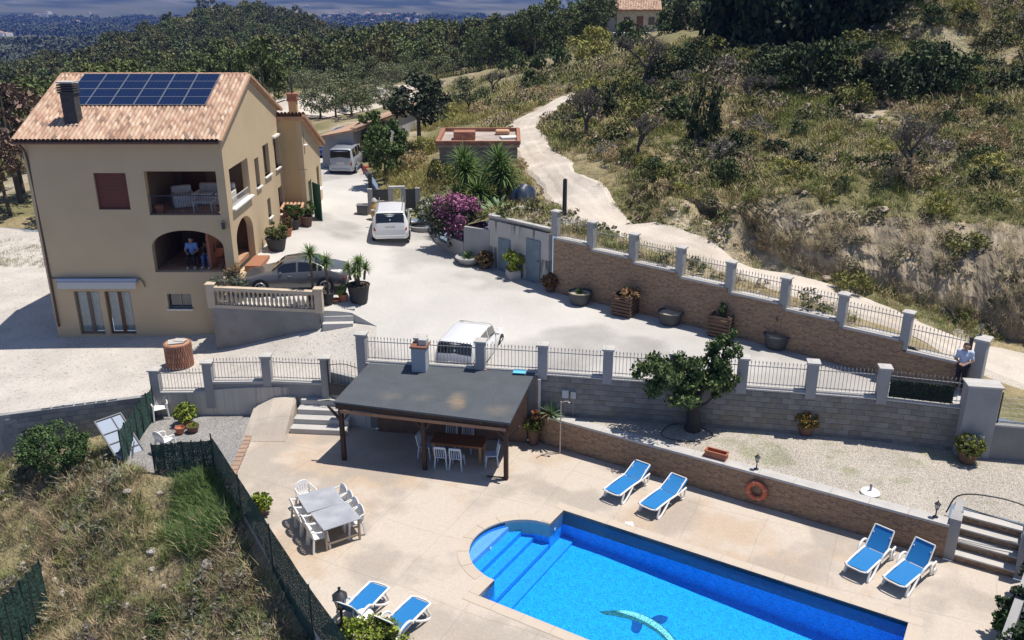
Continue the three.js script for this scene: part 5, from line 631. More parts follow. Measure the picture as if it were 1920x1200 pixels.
// ---------------------------------------------------------------- furniture
M.plast = std([0.78, 0.78, 0.77], 0.45); M.blueP = std([0.5, 0.6, 0.72], 0.5);
function slatChair(mat) {   // plain resin chair with slatted back, facing +z
  const o = new THREE.Group(); part(o, 'seat', rbox(0.42, 0.035, 0.42, 0.015, 0, 0.42, 0), mat); for (const [x, z] of [[-1, -1], [1, -1], [-1, 1], [1, 1]]) part(o, 'leg', beam([x * 0.185, 0.43, z * 0.18], [x * 0.225, 0, z * 0.23], 0.045), mat); const b = part(o, 'backrest', [beam([-0.2, 0.43, -0.19], [-0.19, 0.86, -0.28], 0.045), beam([0.2, 0.43, -0.19], [0.19, 0.86, -0.28], 0.045), beam([-0.2, 0.85, -0.28], [0.2, 0.85, -0.28], 0.035, 0.08)], mat); for (let i = 0; i < 4; i++) part(b, 'slat', beam([-0.12 + i * 0.08, 0.45, -0.195], [-0.12 + i * 0.08, 0.84, -0.275], 0.02, 0.045), mat); return o;
}
function armChair(mat) {   // monobloc armchair with a rounded back, facing +z
  const o = new THREE.Group(); part(o, 'seat', rbox(0.48, 0.04, 0.46, 0.018, 0, 0.4, 0.02), mat); for (const [x, z] of [[-1, -1], [1, -1], [-1, 1], [1, 1]]) part(o, 'leg', beam([x * 0.24, z > 0 ? 0.62 : 0.45, z * 0.2], [x * 0.28, 0, z * 0.26], 0.055), mat);
  const s = new THREE.Shape(); s.moveTo(-0.23, 0); s.lineTo(0.23, 0); s.lineTo(0.25, 0.3); s.absellipse(0, 0.3, 0.25, 0.17, 0, Math.PI, false, 0); s.lineTo(-0.23, 0); for (let i = -2; i <= 2; i++) { const h = new THREE.Path(); h.absellipse(i * 0.085, 0.22, 0.02, 0.15 - 0.015 * i * i, 0, Math.PI * 2, true, 0); s.holes.push(h); }
  const g = new THREE.ExtrudeGeometry(s, { depth: 0.02, bevelEnabled: true, bevelSize: 0.008, bevelThickness: 0.008, bevelSegments: 1, curveSegments: 10 }); part(o, 'backrest', g, mat, [0, 0.42, -0.21], [-0.2, 0, 0]);
  for (const x of [-1, 1]) part(o, 'armrest', tube([[x * 0.25, 0.72, -0.28], [x * 0.28, 0.66, -0.05], [x * 0.28, 0.64, 0.15], [x * 0.26, 0.58, 0.22]], 0.024, 10, 6), mat); return o;
}
const armProto = armChair(M.plast), slatProto = slatChair(M.blueP);
function chair(proto, name, p, turn, label, group, tilt) { const o = proto.clone(); o.name = numbered(name); o.position.set(...p); o.rotation.set(0, turn, 0); if (tilt) o.rotation.set(tilt[0], turn, tilt[1]); scene.add(o); return tag(o, label, 'chair', group); }
// table under the shelter with its chairs
{
  const c = at3(-1.85, 0, -27.35), tw = mottle([0.20, 0.075, 0.035], [0.32, 0.13, 0.06], 0.6, 0.5, { n: 64, s: 3, k: 6 }), t = thing('dining_table', 'reddish wooden dining table under the shelter', 'table', c, -0.2); for (let k = 0; k < 5; k++) part(t, 'top_plank', rbox(1.9, 0.035, 0.158, 0.008, 0, 0.72, -0.32 + k * 0.16), tw); for (const [x, z] of [[-1, -1], [1, -1], [-1, 1], [1, 1]]) part(t, 'leg', box(0.08, 0.72, 0.08, x * 0.82, 0, z * 0.3), mottle([0.34, 0.2, 0.08], [0.42, 0.26, 0.11], 0.5, 0.6, { n: 32 })); part(t, 'apron', [box(1.6, 0.09, 0.03, 0, 0.63, 0.3), box(1.6, 0.09, 0.03, 0, 0.63, -0.3)], tw);
  const P = (x, z) => { const a = -0.2; return [c[0] + x * Math.cos(a) + z * Math.sin(a), 0, c[2] - x * Math.sin(a) + z * Math.cos(a)]; };
  for (const x of [-0.45, 0.08]) chair(slatProto, 'resin_chair', P(x, 0.62), -0.2 + Math.PI, 'pale blue slatted chair drawn up to the near side of the wooden table', 'slatted chairs on the near side of the table'); chair(slatProto, 'resin_chair', P(-1.22, 0.05), -0.2 + Math.PI / 2, 'pale slatted chair at the table end by the middle post'); chair(slatProto, 'resin_chair', P(1.2, 0.2), -0.2 - Math.PI / 2 + 0.3, 'pale slatted chair at the table end by the corner post'); for (const x of [-0.5, 0.1]) chair(slatProto, 'resin_chair', P(x, -0.62), -0.2, 'pale slatted chair on the wall side of the wooden table', 'slatted chairs on the wall side of the table');
}
function at3(x, y, z) { return [x, y, z]; }
// grey long table in the sun: two tables end to end
{
  srand(24); const ang = Math.atan2(1.09, 1.8), c = [-5.6, 0, -23.05], top = mottle([0.26, 0.285, 0.33], [0.40, 0.42, 0.46], 1.4, 0.7, { s: 5, contrast: 1.3 }), wd = mottle([0.32, 0.26, 0.19], [0.42, 0.35, 0.26], 0.5, 0.8, { n: 32 });
  const Q = (x, z) => [c[0] + x * Math.cos(ang) + z * Math.sin(ang), 0, c[2] - x * Math.sin(ang) + z * Math.cos(ang)];
  for (const [k, lab] of [[-1, 'grey topped garden table beside the round white chair'], [1, 'grey topped garden table with open wooden end frame']]) { const t = thing('garden_table', lab, 'table', Q(k > 0 ? 0.04 : -0.03, k * 0.56), ang + (k > 0 ? 0.03 : -0.02), 'two garden tables set end to end'); part(t, 'table_top', rbox(1.18, 0.035, 1.1, 0.012, 0, 0.73, 0), top); for (const [x, z] of [[-1, -1], [1, -1], [-1, 1], [1, 1]]) part(t, 'leg', box(0.06, 0.73, 0.06, x * 0.52, 0, z * 0.48), wd); part(t, 'stretcher', [box(1.0, 0.06, 0.04, 0, 0.18, 0.48), box(1.0, 0.06, 0.04, 0, 0.18, -0.48), box(0.04, 0.08, 0.9, 0.52, 0.64, 0), box(0.04, 0.08, 0.9, -0.52, 0.64, 0)], wd); }
  for (let i = 0; i < 4; i++) { chair(armProto, 'garden_chair', Q(-0.62 + rr(-0.03, 0.03), -0.82 + i * 0.52), ang + Math.PI / 2 + rr(-0.06, 0.06), 'white plastic armchair on the mesh fence side of the grey tables', 'white chairs on the fence side of the grey tables'); chair(armProto, 'garden_chair', Q(0.56 + rr(-0.03, 0.03), -0.78 + i * 0.46), ang - Math.PI / 2 + rr(-0.06, 0.06), 'white plastic armchair on the pool side of the grey tables', 'white chairs on the pool side of the grey tables'); }
  chair(armProto, 'garden_chair', Q(-0.2, -1.45), ang + 0.2, 'white plastic armchair at the head of the grey tables');
}
// sun loungers
M.sling = std([1, 1, 1], 0.75, { side: THREE.DoubleSide, map: tex(128, 0.25, (u, v) => { const k = 0.85 + 0.3 * h2(Math.floor(u * 64), Math.floor(v * 64), 2); return [0.005 * k, 0.17 * k, 0.46 * k]; }) });
function loungerProto(kind) {   // head toward +x, 1.95 m long
  const o = new THREE.Group(), rec = kind === 'low' ? 0.42 : 0.95, J = 0.28, bx = Math.cos(rec) * 0.72, by = Math.sin(rec) * 0.72;
  const sl = (x0, y0, x1, y1, n = 8) => { const p = []; for (let i = 0; i < n; i++) { const f = t => { const x = lerp(x0, x1, t), y = lerp(y0, y1, t) - 0.025 * Math.sin(Math.PI * t); return [x, y]; }, a = f(i / n), b = f((i + 1) / n), w = kind === 'low' ? 0.335 : 0.3; p.push(a[0], a[1], -w, a[0], a[1], w, b[0], b[1], -w, b[0], b[1], -w, a[0], a[1], w, b[0], b[1], w); } return finish(p); };
  part(o, 'seat_sling', sl(-0.93, 0.37, J, 0.33), M.sling); part(o, 'back_sling', sl(J + 0.02, 0.335, J + bx, 0.33 + by), M.sling);
  for (const s of [-1, 1]) part(o, 'side_frame', tube([[-0.95, 0.36, s * 0.31], [-0.3, 0.37, s * 0.315], [J, 0.34, s * 0.32], [J + 0.3, 0.32, s * 0.32], [0.88, 0.33, s * 0.32]], 0.034, 20, 6), M.plast);
  part(o, 'back_frame', [bar([J, 0.34, -0.31], [J + bx, 0.34 + by, -0.28], 0.022), bar([J, 0.34, 0.31], [J + bx, 0.34 + by, 0.28], 0.022), bar([J + bx, 0.34 + by, -0.28], [J + bx, 0.34 + by, 0.28], 0.022)], M.plast); part(o, 'foot_bar', tube([[-0.93, 0.36, -0.31], [-0.99, 0.36, -0.2], [-1.0, 0.36, 0], [-0.99, 0.36, 0.2], [-0.93, 0.36, 0.31]], 0.026, 14, 6), M.plast);
  for (const s of [-1, 1]) { part(o, 'leg', tube([[-0.72, 0.36, s * 0.33], [-0.86, 0.02, s * 0.34], [-0.74, 0.02, s * 0.35], [-0.5, 0.14, s * 0.35], [-0.2, 0.35, s * 0.33]], 0.036, 18, 6), M.plast); part(o, 'leg', tube([[0.5, 0.34, s * 0.33], [0.62, 0.03, s * 0.34], [0.72, 0.02, s * 0.34], [0.82, 0.33, s * 0.33]], 0.028, 14, 6), M.plast); if (kind !== 'low') { part(o, 'armrest', tube([[-0.12, 0.36, s * 0.34], [0.0, 0.5, s * 0.36], [0.2, 0.56, s * 0.37], [0.4, 0.5, s * 0.36], [0.5, 0.36, s * 0.34]], 0.036, 16, 6), M.plast); part(o, 'wheel', new THREE.CylinderGeometry(0.1, 0.1, 0.04, 16).rotateX(Math.PI / 2).translate(0.75, 0.1, s * 0.38), M.plast); } }
  part(o, 'back_strut', [bar([0.6, 0.33, -0.24], [J + bx * 0.7, 0.34 + by * 0.7, -0.24], 0.014), bar([0.6, 0.33, 0.24], [J + bx * 0.7, 0.34 + by * 0.7, 0.24], 0.014)], M.plast); return o;
}
{
  const low = loungerProto('low'), arm = loungerProto('arm'); const put = (pr, foot, head, label, group) => { const d = [head[0] - foot[0], head[2] - foot[2]], L = Math.hypot(...d), o = pr.clone(); o.name = numbered('sun_lounger'); o.position.set(foot[0] + d[0] / L * 0.97, 0, foot[2] + d[1] / L * 0.97); o.rotation.y = -Math.atan2(d[1], d[0]); scene.add(o); tag(o, label, 'sun lounger', group); };
  put(low, [3.19, 0.36, -24.51], [4.3, 0.34, -25.88], 'bright blue sun lounger by the dappled tree shadow', 'sun loungers');
  put(low, [4.21, 0.36, -23.67], [5.41, 0.34, -25.06], 'bright blue sun lounger on the lifebuoy side of its pair', 'sun loungers');
  put(arm, [9.59, 0.36, -20.56], [10.95, 0.34, -21.88], 'blue sun lounger with armrests, on the lifebuoy side of the pair by the steps', 'sun loungers');
  put(arm, [10.41, 0.36, -19.95], [11.82, 0.34, -21.18], 'blue sun lounger with armrests beside the garden steps', 'sun loungers');
  put(arm, [-3.59, 0.36, -19.86], [-4.25, 0.34, -18.49], 'blue sun lounger next to the black lamp and mesh fence', 'sun loungers');
  put(arm, [-2.4, 0.36, -19.23], [-3.15, 0.34, -17.93], 'blue sun lounger between the small white table and the pool', 'sun loungers');
  const t = thing('side_table', 'small round white side table between two loungers', 'table', [-3.81, 0, -18.5]); part(t, 'table_top', lathe([[0, 0.44], [0.24, 0.44], [0.26, 0.455], [0.25, 0.47], [0, 0.47]], 20), M.plast); for (let i = 0; i < 4; i++) { const a = i * 1.571 + 0.4; part(t, 'leg', bar([0.17 * Math.cos(a), 0.45, 0.17 * Math.sin(a)], [0.22 * Math.cos(a), 0, 0.22 * Math.sin(a)], 0.022), M.plast); }
  lantern([-4.41, 0, -18.6], 'tall black lamp standing behind the lounger by the mesh fence', 0.3, 2.2);
  // shower pole
  const s = thing('garden_shower', 'slim pale garden shower pole with a hose on the terrace', 'shower', [1.71, 0, -27.72]); part(s, 'pole', bar([0, 0, 0], [0, 2.05, 0], 0.022), std([0.5, 0.45, 0.4], 0.5)); part(s, 'shower_arm', tube([[0, 1.98, 0], [0.1, 2.05, 0.02], [0.26, 2.08, 0.05]], 0.016, 10), std([0.4, 0.36, 0.32], 0.5)); part(s, 'shower_head', lathe([[0, 0.03], [0.05, 0.02], [0.06, 0], [0, 0]], 12), M.galv, [0.27, 2.03, 0.05]); part(s, 'hose', tube([[0, 0.03, 0], [-0.4, 0.02, 0.0], [-0.72, 0.02, 0.2], [-0.85, 0.02, 0.35]], 0.012, 20), std([0.25, 0.2, 0.15], 0.7));
  // lifebuoy hung on the wall
  const lp = RW(7.35, 0.06), lb = thing('lifebuoy', 'orange lifebuoy with white bands hung on the retaining wall', 'lifebuoy', [lp[0], 0.56, lp[1]], -0.545); part(lb, 'ring', new THREE.TorusGeometry(0.27, 0.085, 12, 40), std([0.46, 0.12, 0.06], 0.6)); for (let i = 0; i < 4; i++) part(lb, 'band', new THREE.TorusGeometry(0.27, 0.088, 12, 6, 0.16).rotateZ(i * 1.571 + 0.3), std([0.5, 0.24, 0.18], 0.6)); part(lb, 'rope', tube([[-0.08, 0.33, 0.03], [0, 0.46, 0], [0.08, 0.33, 0.03]], 0.012, 10), std([0.3, 0.12, 0.08], 0.8));
  // terracotta trough on the coping
  const tp = RW(5.85, -0.28), tr = thing('planter_trough', 'empty terracotta trough on the coping above the loungers', 'planter', [tp[0], 1.16, tp[1]], -0.545); part(tr, 'trough', [box(0.7, 0.2, 0.03, 0, 0, 0.12), box(0.7, 0.2, 0.03, 0, 0, -0.12), box(0.03, 0.2, 0.21, -0.335, 0, 0), box(0.03, 0.2, 0.21, 0.335, 0, 0), box(0.64, 0.03, 0.21, 0, 0, 0)], M.terra); part(tr, 'rim', [rbox(0.76, 0.035, 0.05, 0.01, 0, 0.2, 0.13), rbox(0.76, 0.035, 0.05, 0.01, 0, 0.2, -0.13), rbox(0.05, 0.035, 0.21, 0.01, -0.355, 0.2, 0), rbox(0.05, 0.035, 0.21, 0.01, 0.355, 0.2, 0)], M.terra);
  const ub = thing('parasol_base', 'round white parasol base on the gravel', 'parasol base', [10.91, 1.12, -23.25]); part(ub, 'disc', lathe([[0, 0], [0.27, 0], [0.29, 0.03], [0.27, 0.075], [0.06, 0.1], [0, 0.1]], 28), M.plast); part(ub, 'socket', lathe([[0.025, 0.1], [0.035, 0.1], [0.035, 0.3], [0.025, 0.3], [0.025, 0.1]], 12), M.galv);
}
// pots round the terrace and the gravel bed
{
  srand(31);
  pottedShrub('potted_shrub', 'round golden shrub in a brown pot against the block wall below the netted railing bay', [10.15, 1.12, -27.14], 0.3, 0.36, M.terraDark, GOLD(), 0.44, 5200, undefined, 0.034);
  pottedShrub('potted_shrub', 'round golden green shrub in a brown pot below the end pier', [14.79, 1.12, -25.19], 0.31, 0.38, M.terraDark, OLIVE(), 0.47, 5200, undefined, 0.034);
  pottedShrub('potted_shrub', 'olive green shrub in a tall dark pot at the shelter corner', [0.78, 0, -28.43], 0.22, 0.62, M.terraDark, OLIVE(), 0.38, 3600, undefined, 0.034);
  const ag = thing('agave', 'bright green agave with bronze shrub on the wall end beside the shelter', 'agave', [1.3, 1.14, -28.3]); part(ag, 'leaves', rosette(46, 0.55, 0.06, { down: 0.0, droop: 0.25 }), AGA(), [0.1, 0.1, 0]); part(ag, 'low_foliage', crown(700, 0.32, 0.2, 0.25, 0.05, { k: 12, cy: 0.15 }), BRONZE(), [-0.25, 0, 0.1]); part(ag, 'stem', lathe([[0.08, 0], [0.07, 0.15], [0, 0.2]], 8), M.bark);
  const rp = thing('flower_pot', 'empty terracotta pot at the corner of the shelter roof', 'pot', [0.82, 1.16, -28.3]); part(rp, 'pot', potShape(0.12, 0.22), M.terra);
  pottedShrub('terrace_shrub', 'yellow green shrub leaning over the mesh fence beside the grey tables', [-7.9, 0, -23.81], 0.18, 0.3, M.terraDark, LIME(), 0.36, 1500, undefined, 0.06);
  const bs = thing('corner_shrub', 'large yellow green shrub at the terrace corner in front of the lounger', 'shrub', [-3.55, -0.1, -17.73]); part(bs, 'foliage', crown(4200, 0.85, 0.5, 0.6, 0.055, { k: 46, cy: 0.45 }), LIME()); part(bs, 'stem', [bar([0, 0, 0], [0.2, 0.5, 0.1], 0.03), bar([0, 0, 0], [-0.3, 0.5, 0], 0.025)], M.bark);
  for (let k = 0; k < 6; k++) { const q = along(RW(15.3, 1.2), RW(14.3, 8.8), k / 5), h = thing('edge_hedge', 'dark hedge plant growing over the shaded wall beyond the pool end', 'hedge', [q[0], 0, q[1]], k, 'hedge along the shaded wall'); part(h, 'foliage', crown(1500, 0.42, 0.7, 0.75, 0.085, { k: 30, cy: 0.95 }), DARKG()); part(h, 'stem', bar([0, -0.05, 0], [0, 0.9, 0], 0.03), M.bark); }
  const rs = thing('edge_shrub', 'dark leafy plant at the shaded terrace edge near the pool end', 'shrub', [12.5, 0, -18]); part(rs, 'foliage', crown(900, 0.35, 0.45, 0.35, 0.08, { k: 16, cy: 0.45, el: 2.6 }), GREEN()); part(rs, 'stem', bar([0, 0, 0], [0, 0.5, 0], 0.02), M.bark);
  // garden tree on the gravel with its watering hose ring
  const p = [6.28, 1.1, -27.42], t = thing('garden_tree', 'gnarled evergreen tree with an open crown on the gravel bed', 'tree', p); t.scale.set(1.05, 1.2, 1.05); const lim = []; const limb = (pts, r) => { const c = new THREE.CatmullRomCurve3(pts.map(q => new THREE.Vector3(...q))), n = 12, g = new THREE.TubeGeometry(c, n, 1, 7); const P = g.attributes.position; for (let i = 0; i <= n; i++) { const ce = c.getPointAt(i / n), rad = lerp(r[0], r[1], i / n); for (let k = 0; k <= 7; k++) { const id = i * 8 + k; P.setXYZ(id, ce.x + (P.getX(id) - ce.x) * rad, ce.y + (P.getY(id) - ce.y) * rad, ce.z + (P.getZ(id) - ce.z) * rad); } } lim.push(g); };
  limb([[0, -0.1, 0], [0.05, 0.2, 0.02], [0.02, 0.6, 0], [0.08, 1.1, 0]], [0.3, 0.13]); limb([[0.08, 1.0, 0], [0.35, 1.5, 0.05], [0.75, 2.0, 0], [0.85, 2.5, -0.1]], [0.1, 0.04]); limb([[0.06, 0.9, 0], [-0.3, 1.4, 0.1], [-0.9, 1.8, 0.1], [-1.5, 2.0, 0.1]], [0.1, 0.035]); limb([[0.04, 0.8, 0], [-0.1, 1.5, -0.1], [-0.3, 2.0, -0.2]], [0.08, 0.03]); limb([[0.05, 0.7, 0], [0.3, 1.0, 0.35], [0.45, 1.3, 0.6]], [0.06, 0.03]);
  part(t, 'trunk', lim, std([0.055, 0.05, 0.045], 1));
  const cs = []; const cr = (x, y, z, n, r, h, kk) => cs.push(crown(n, r, h, r, 0.075, { k: kk, cy: 0, size: 0.42, fill: 0.3 }).translate(x, y, z)); cr(-1.25, 1.75, 0.1, 1700, 0.75, 0.55, 16); cr(-0.5, 1.75, 0.15, 2100, 0.8, 0.65, 20); cr(-0.45, 1.3, 0.3, 1100, 0.6, 0.4, 12); cr(0.85, 2.25, -0.05, 1800, 0.5, 0.62, 16); cr(0.7, 1.6, 0.1, 1300, 0.62, 0.5, 14); cr(0.2, 1.9, -0.2, 900, 0.6, 0.4, 10); cr(1.0, 2.85, -0.1, 160, 0.22, 0.25, 4); cr(-1.95, 1.85, 0.1, 260, 0.3, 0.2, 4);
  const cg = mergeGeometries(cs); part(t, 'crown', cg, leafMat(0.075, 0.12, 0.032));
  const hr = solo('watering_hose', tube(Array.from({ length: 16 }, (_, i) => { const a = i / 16 * Math.PI * 2; return [p[0] - 0.25 + (0.85 + 0.1 * Math.sin(a * 3)) * Math.cos(a), 1.14, p[2] + 0.25 + 0.65 * Math.sin(a)]; }), 0.014, 60, 5, true), std([0.03, 0.03, 0.03], 0.6), 'thin black hose laid in a ring round the garden tree', 'hose');
}
// things in the small garden at the back left
{
  srand(33);
  chair(armProto, 'garden_chair', [-13.57, 0.02, -30.53], 0.5, 'white plastic armchair standing against the yard wall');
  chair(armProto, 'garden_chair', [-12.4, 0, -27.92], 2.6, 'white plastic armchair behind the short mesh fence', undefined);
  pottedShrub('potted_shrub', 'leafy yellow green shrub in a terracotta pot in the small garden', [-12.38, 0.02, -29.95], 0.2, 0.32, M.terra, LIME(), 0.42, 1800, undefined, 0.07);
  const a = thing('flower_pot', 'small terracotta pot in front of the leafy potted shrub', 'pot', [-12.36, 0.02, -29.22]); part(a, 'pot', potShape(0.17, 0.26), M.terra);
  const b = thing('flower_pot', 'low brown bowl filled with yellow moss beside the terracotta pot', 'pot', [-11.94, 0.02, -29.39]); part(b, 'pot', potShape(0.23, 0.24), M.terraDark); part(b, 'moss', crown(500, 0.2, 0.06, 0.2, 0.04, { k: 12, cy: 0.22 }), LIME());
  const s = thing('tree_stump', 'round stone stool by the corner of the yard wall', 'stool', [-10.22, 0.05, -31.4]); part(s, 'drum', lathe([[0, 0], [0.2, 0], [0.22, 0.03], [0.22, 0.17], [0.2, 0.2], [0, 0.2]], 18), M.stone);
  // metal bed frame leaning on the mesh
  const f = thing('bed_frame', 'old pale blue metal bed frame propped up beside the mesh fence', 'bed frame', [-13.54, -0.2, -27.62], 0); f.rotation.set(0, 0.85, 0); const fb = std([0.35, 0.42, 0.55], 0.5, { metalness: 0.3 }); const tl = new THREE.Group(); tl.name = 'leaning_frame'; tl.rotation.set(-0.95, 0, 0); f.add(tl); part(tl, 'sheet', [box(0.92, 1.75, 0.015, 0, 0.05, 0)], std([0.26, 0.33, 0.44], 0.6)); part(tl, 'frame_bars', [box(1.0, 0.05, 0.05, 0, 0, 0.03), box(1.0, 0.05, 0.05, 0, 1.8, 0.03), box(0.05, 1.8, 0.05, -0.48, 0, 0.03), box(0.05, 1.8, 0.05, 0.48, 0, 0.03), box(0.03, 1.75, 0.03, 0.12, 0.02, 0.03), ...[0.35, 0.75, 1.2].map(y => box(0.95, 0.03, 0.03, 0, y, 0.03))], std([0.10, 0.11, 0.13], 0.6)); tl.position.set(0, 0.1, 0); part(f, 'support_leg', bar([-0.3, 0, 0.5], [0.3, 0.5, -0.3], 0.02), M.iron);
  // brick well in the yard
  const w = thing('brick_well', 'round well head of upright red bricks on the gravel yard', 'well', [-13.73, 0.95, -33.45]); const bm = [[0.27, 0.125, 0.085], [0.33, 0.17, 0.12], [0.24, 0.12, 0.085]].map(c => mottle(c, c.map(x => x * 1.25), 0.5, 0.9, { n: 32 })), bgeo = rbox(0.075, 0.24, 0.1, 0.008); for (let r = 0; r < 4; r++) for (let i = 0; i < 34; i++) { const an = (i + (r % 2) * 0.5) / 34 * Math.PI * 2; part(w, 'brick', bgeo, bm[Math.floor(rnd() * 3)], [0.5 * Math.sin(an), r * 0.25, 0.5 * Math.cos(an)], [0, an, 0]); } part(w, 'well_core', new THREE.CylinderGeometry(0.47, 0.47, 1.0, 28).translate(0, 0.5, 0), M.clay); part(w, 'cover', [box(0.62, 0.03, 0.5, -0.05, 1.02, 0, 0.3), box(0.5, 0.03, 0.3, 0.1, 1.05, -0.1, -0.2)], M.cap);
}

// ---------------------------------------------------------------- vehicles
M.tyre = std([0.02, 0.02, 0.022], 0.85); M.rim = std([0.45, 0.46, 0.48], 0.35, { metalness: 0.7 }); M.carGlass = phy([0.012, 0.014, 0.018], 0.04, { clearcoat: 1, clearcoatRoughness: 0.02 }); M.trim = std([0.025, 0.025, 0.028], 0.6); M.tail = phy([0.28, 0.01, 0.012], 0.2, { clearcoat: 1 }); M.head = phy([0.6, 0.62, 0.65], 0.1, { clearcoat: 1 });
const lin = (tab, x) => { for (let i = 1; i < tab.length; i++) if (x <= tab[i][0]) { const t = (x - tab[i - 1][0]) / (tab[i][0] - tab[i - 1][0]); return lerp(tab[i - 1][1], tab[i][1], t * t * (3 - 2 * t) * 0.5 + t * 0.5); } return tab.at(-1)[1]; };
// front of the car toward +x; cfg.top and cfg.belt are [fraction from front, height]
function car(cfg) {
  const { L, W, top, belt, g = 0.2, roofW = 0.7, wheels, paint, r = 0.32 } = cfg, o = new THREE.Group(), N = 130;
  const sec = x => { const yt = lin(top, x), yb = Math.min(lin(belt, x), yt - 0.02), e = Math.min(1, Math.pow(Math.min(x, 1 - x) / 0.06 + 0.001, 0.4)), w = W / 2 * (0.80 + 0.20 * e) * (1 - 0.05 * Math.pow(Math.abs(x - 0.5) * 2, 4)), up = clamp((yt - yb) / 0.4), wr = lerp(w * 0.86, W / 2 * roofW, up), gy = g + 0.10 * (1 - e);
    return [[0, gy], [w * 0.88, gy], [w * 0.975, gy + 0.1], [w, lerp(gy, yb, 0.55)], [w * 0.975, yb - 0.03], [lerp(w * 0.93, wr, 0.05), yb + 0.02 * up], [wr + 0.02, yt - 0.05 * up - 0.008], [wr * 0.86, yt - 0.012], [0, yt + 0.012]]; };
  const pt = (x, k, sgn, off = 0) => { const k0 = Math.floor(k), f = k - k0, S = sec(x), a = S[k0], b = S[Math.min(k0 + 1, 8)]; let z = lerp(a[0], b[0], f), y = lerp(a[1], b[1], f); if (off) { const dx = b[0] - a[0], dy = b[1] - a[1], l = Math.hypot(dx, dy) || 1; z += dy / l * off; y += -dx / l * off; } return [L / 2 - x * L, y, sgn * z]; };
  const grid = (xs, ks, sgns, off) => { const pos = []; for (const s of sgns) for (let i = 0; i < xs.length - 1; i++) for (let j = 0; j < ks.length - 1; j++) { const a = pt(xs[i], ks[j], s, off), b = pt(xs[i + 1], ks[j], s, off), c = pt(xs[i], ks[j + 1], s, off), d = pt(xs[i + 1], ks[j + 1], s, off); s > 0 ? pos.push(...a, ...c, ...b, ...b, ...c, ...d) : pos.push(...a, ...b, ...c, ...b, ...d, ...c); } const gg = new THREE.BufferGeometry(); gg.setAttribute('position', new THREE.Float32BufferAttribute(pos, 3)); gg.setAttribute('uv', new THREE.BufferAttribute(new Float32Array(pos.length / 3 * 2), 2)); return smoothN(gg); };
  const fr = n => Array.from({ length: n + 1 }, (_, i) => i / n), sp = (a, b, n) => fr(n).map(t => lerp(a, b, t));
  part(o, 'body', grid(sp(0.0, 1, N).map(x => clamp(x, 0.0005, 0.9995)), [0, 1, 2, 3, 4, 5, 6, 7, 8], [-1, 1], 0), paint);
  for (const [x, nm] of [[0.0005, 'front_end'], [0.9995, 'rear_end']]) { const S = sec(x), X = L / 2 - x * L, sh2 = new THREE.Shape([...S.map(q => new THREE.Vector2(q[0], q[1])), ...S.slice(1, 8).reverse().map(q => new THREE.Vector2(-q[0], q[1]))]), gg = new THREE.ShapeGeometry(sh2); gg.rotateY(x < 0.5 ? Math.PI / 2 : -Math.PI / 2); part(o, nm, gg.translate(X, 0, 0), paint); }
  for (const s of [-1, 1]) for (const [a, b] of cfg.side) part(o, 'side_window', grid(sp(a, b, 6), [5.08, 5.5, 5.94], [s], 0.012), M.carGlass);
  part(o, 'windscreen', grid(sp(...cfg.wind, 6), [6.25, 7, 8], [-1, 1], 0.02), M.carGlass); if (cfg.rear) part(o, 'rear_window', grid(sp(...cfg.rear, 6), cfg.rearK ?? [6.25, 7, 8], [-1, 1], 0.02), M.carGlass);
  for (const x of wheels) for (const s of [-1, 1]) { const X = L / 2 - x * L; part(o, 'wheel_arch', new THREE.CylinderGeometry(r + 0.05, r + 0.05, 0.05, 24, 1).rotateX(Math.PI / 2).translate(X, r + 0.01, s * (W / 2 - 0.025)), M.trim); const w = part(o, 'wheel', new THREE.CylinderGeometry(r, r, 0.2, 26).rotateX(Math.PI / 2), M.tyre, [X, r, s * (W / 2 - 0.085)]); const sp5 = [new THREE.TorusGeometry(r * 0.66, 0.025, 6, 22)]; for (let q = 0; q < 5; q++) sp5.push(beam([0, 0, 0], [r * 0.66 * Math.cos(q * 1.2566), r * 0.66 * Math.sin(q * 1.2566), 0], 0.03, 0.06)); part(w, 'rim', merge(sp5).translate(0, 0, s * 0.105), M.rim); }
  for (const s of [-1, 1]) { part(o, 'mirror', rbox(0.12, 0.1, 0.18, 0.03, L / 2 - (cfg.wind[1] - 0.02) * L, lin(belt, cfg.wind[1]) + 0.0, s * (W / 2 + 0.05)), paint); part(o, 'headlight', grid(sp(0.008, 0.06, 3), [3.5, 4.3], [s], 0.008), M.head); part(o, 'tail_light', grid(sp(cfg.tail?.[0] ?? 0.955, 0.9985, 3), cfg.tailK ?? [3.6, 4.9], [s], 0.01), M.tail); for (const hx of cfg.handles ?? [0.47, 0.66]) part(o, 'door_handle', rbox(0.16, 0.025, 0.03, 0.008, L / 2 - hx * L, lin(belt, hx) - 0.13, s * (W / 2 + 0.005)), cfg.chrome ? M.rim : paint); }
  part(o, 'bumper', [rbox(0.07, 0.14, W * 0.8, 0.03, -L / 2 + 0.01, g + 0.1, 0), rbox(0.07, 0.12, W * 0.78, 0.03, L / 2 - 0.01, g + 0.08, 0)], cfg.bumper ?? M.trim); part(o, 'number_plate', [rbox(0.02, 0.11, 0.5, 0.004, -L / 2 - 0.025, cfg.plate ?? 0.62, 0)], std([0.6, 0.6, 0.58], 0.5)); return o;
}
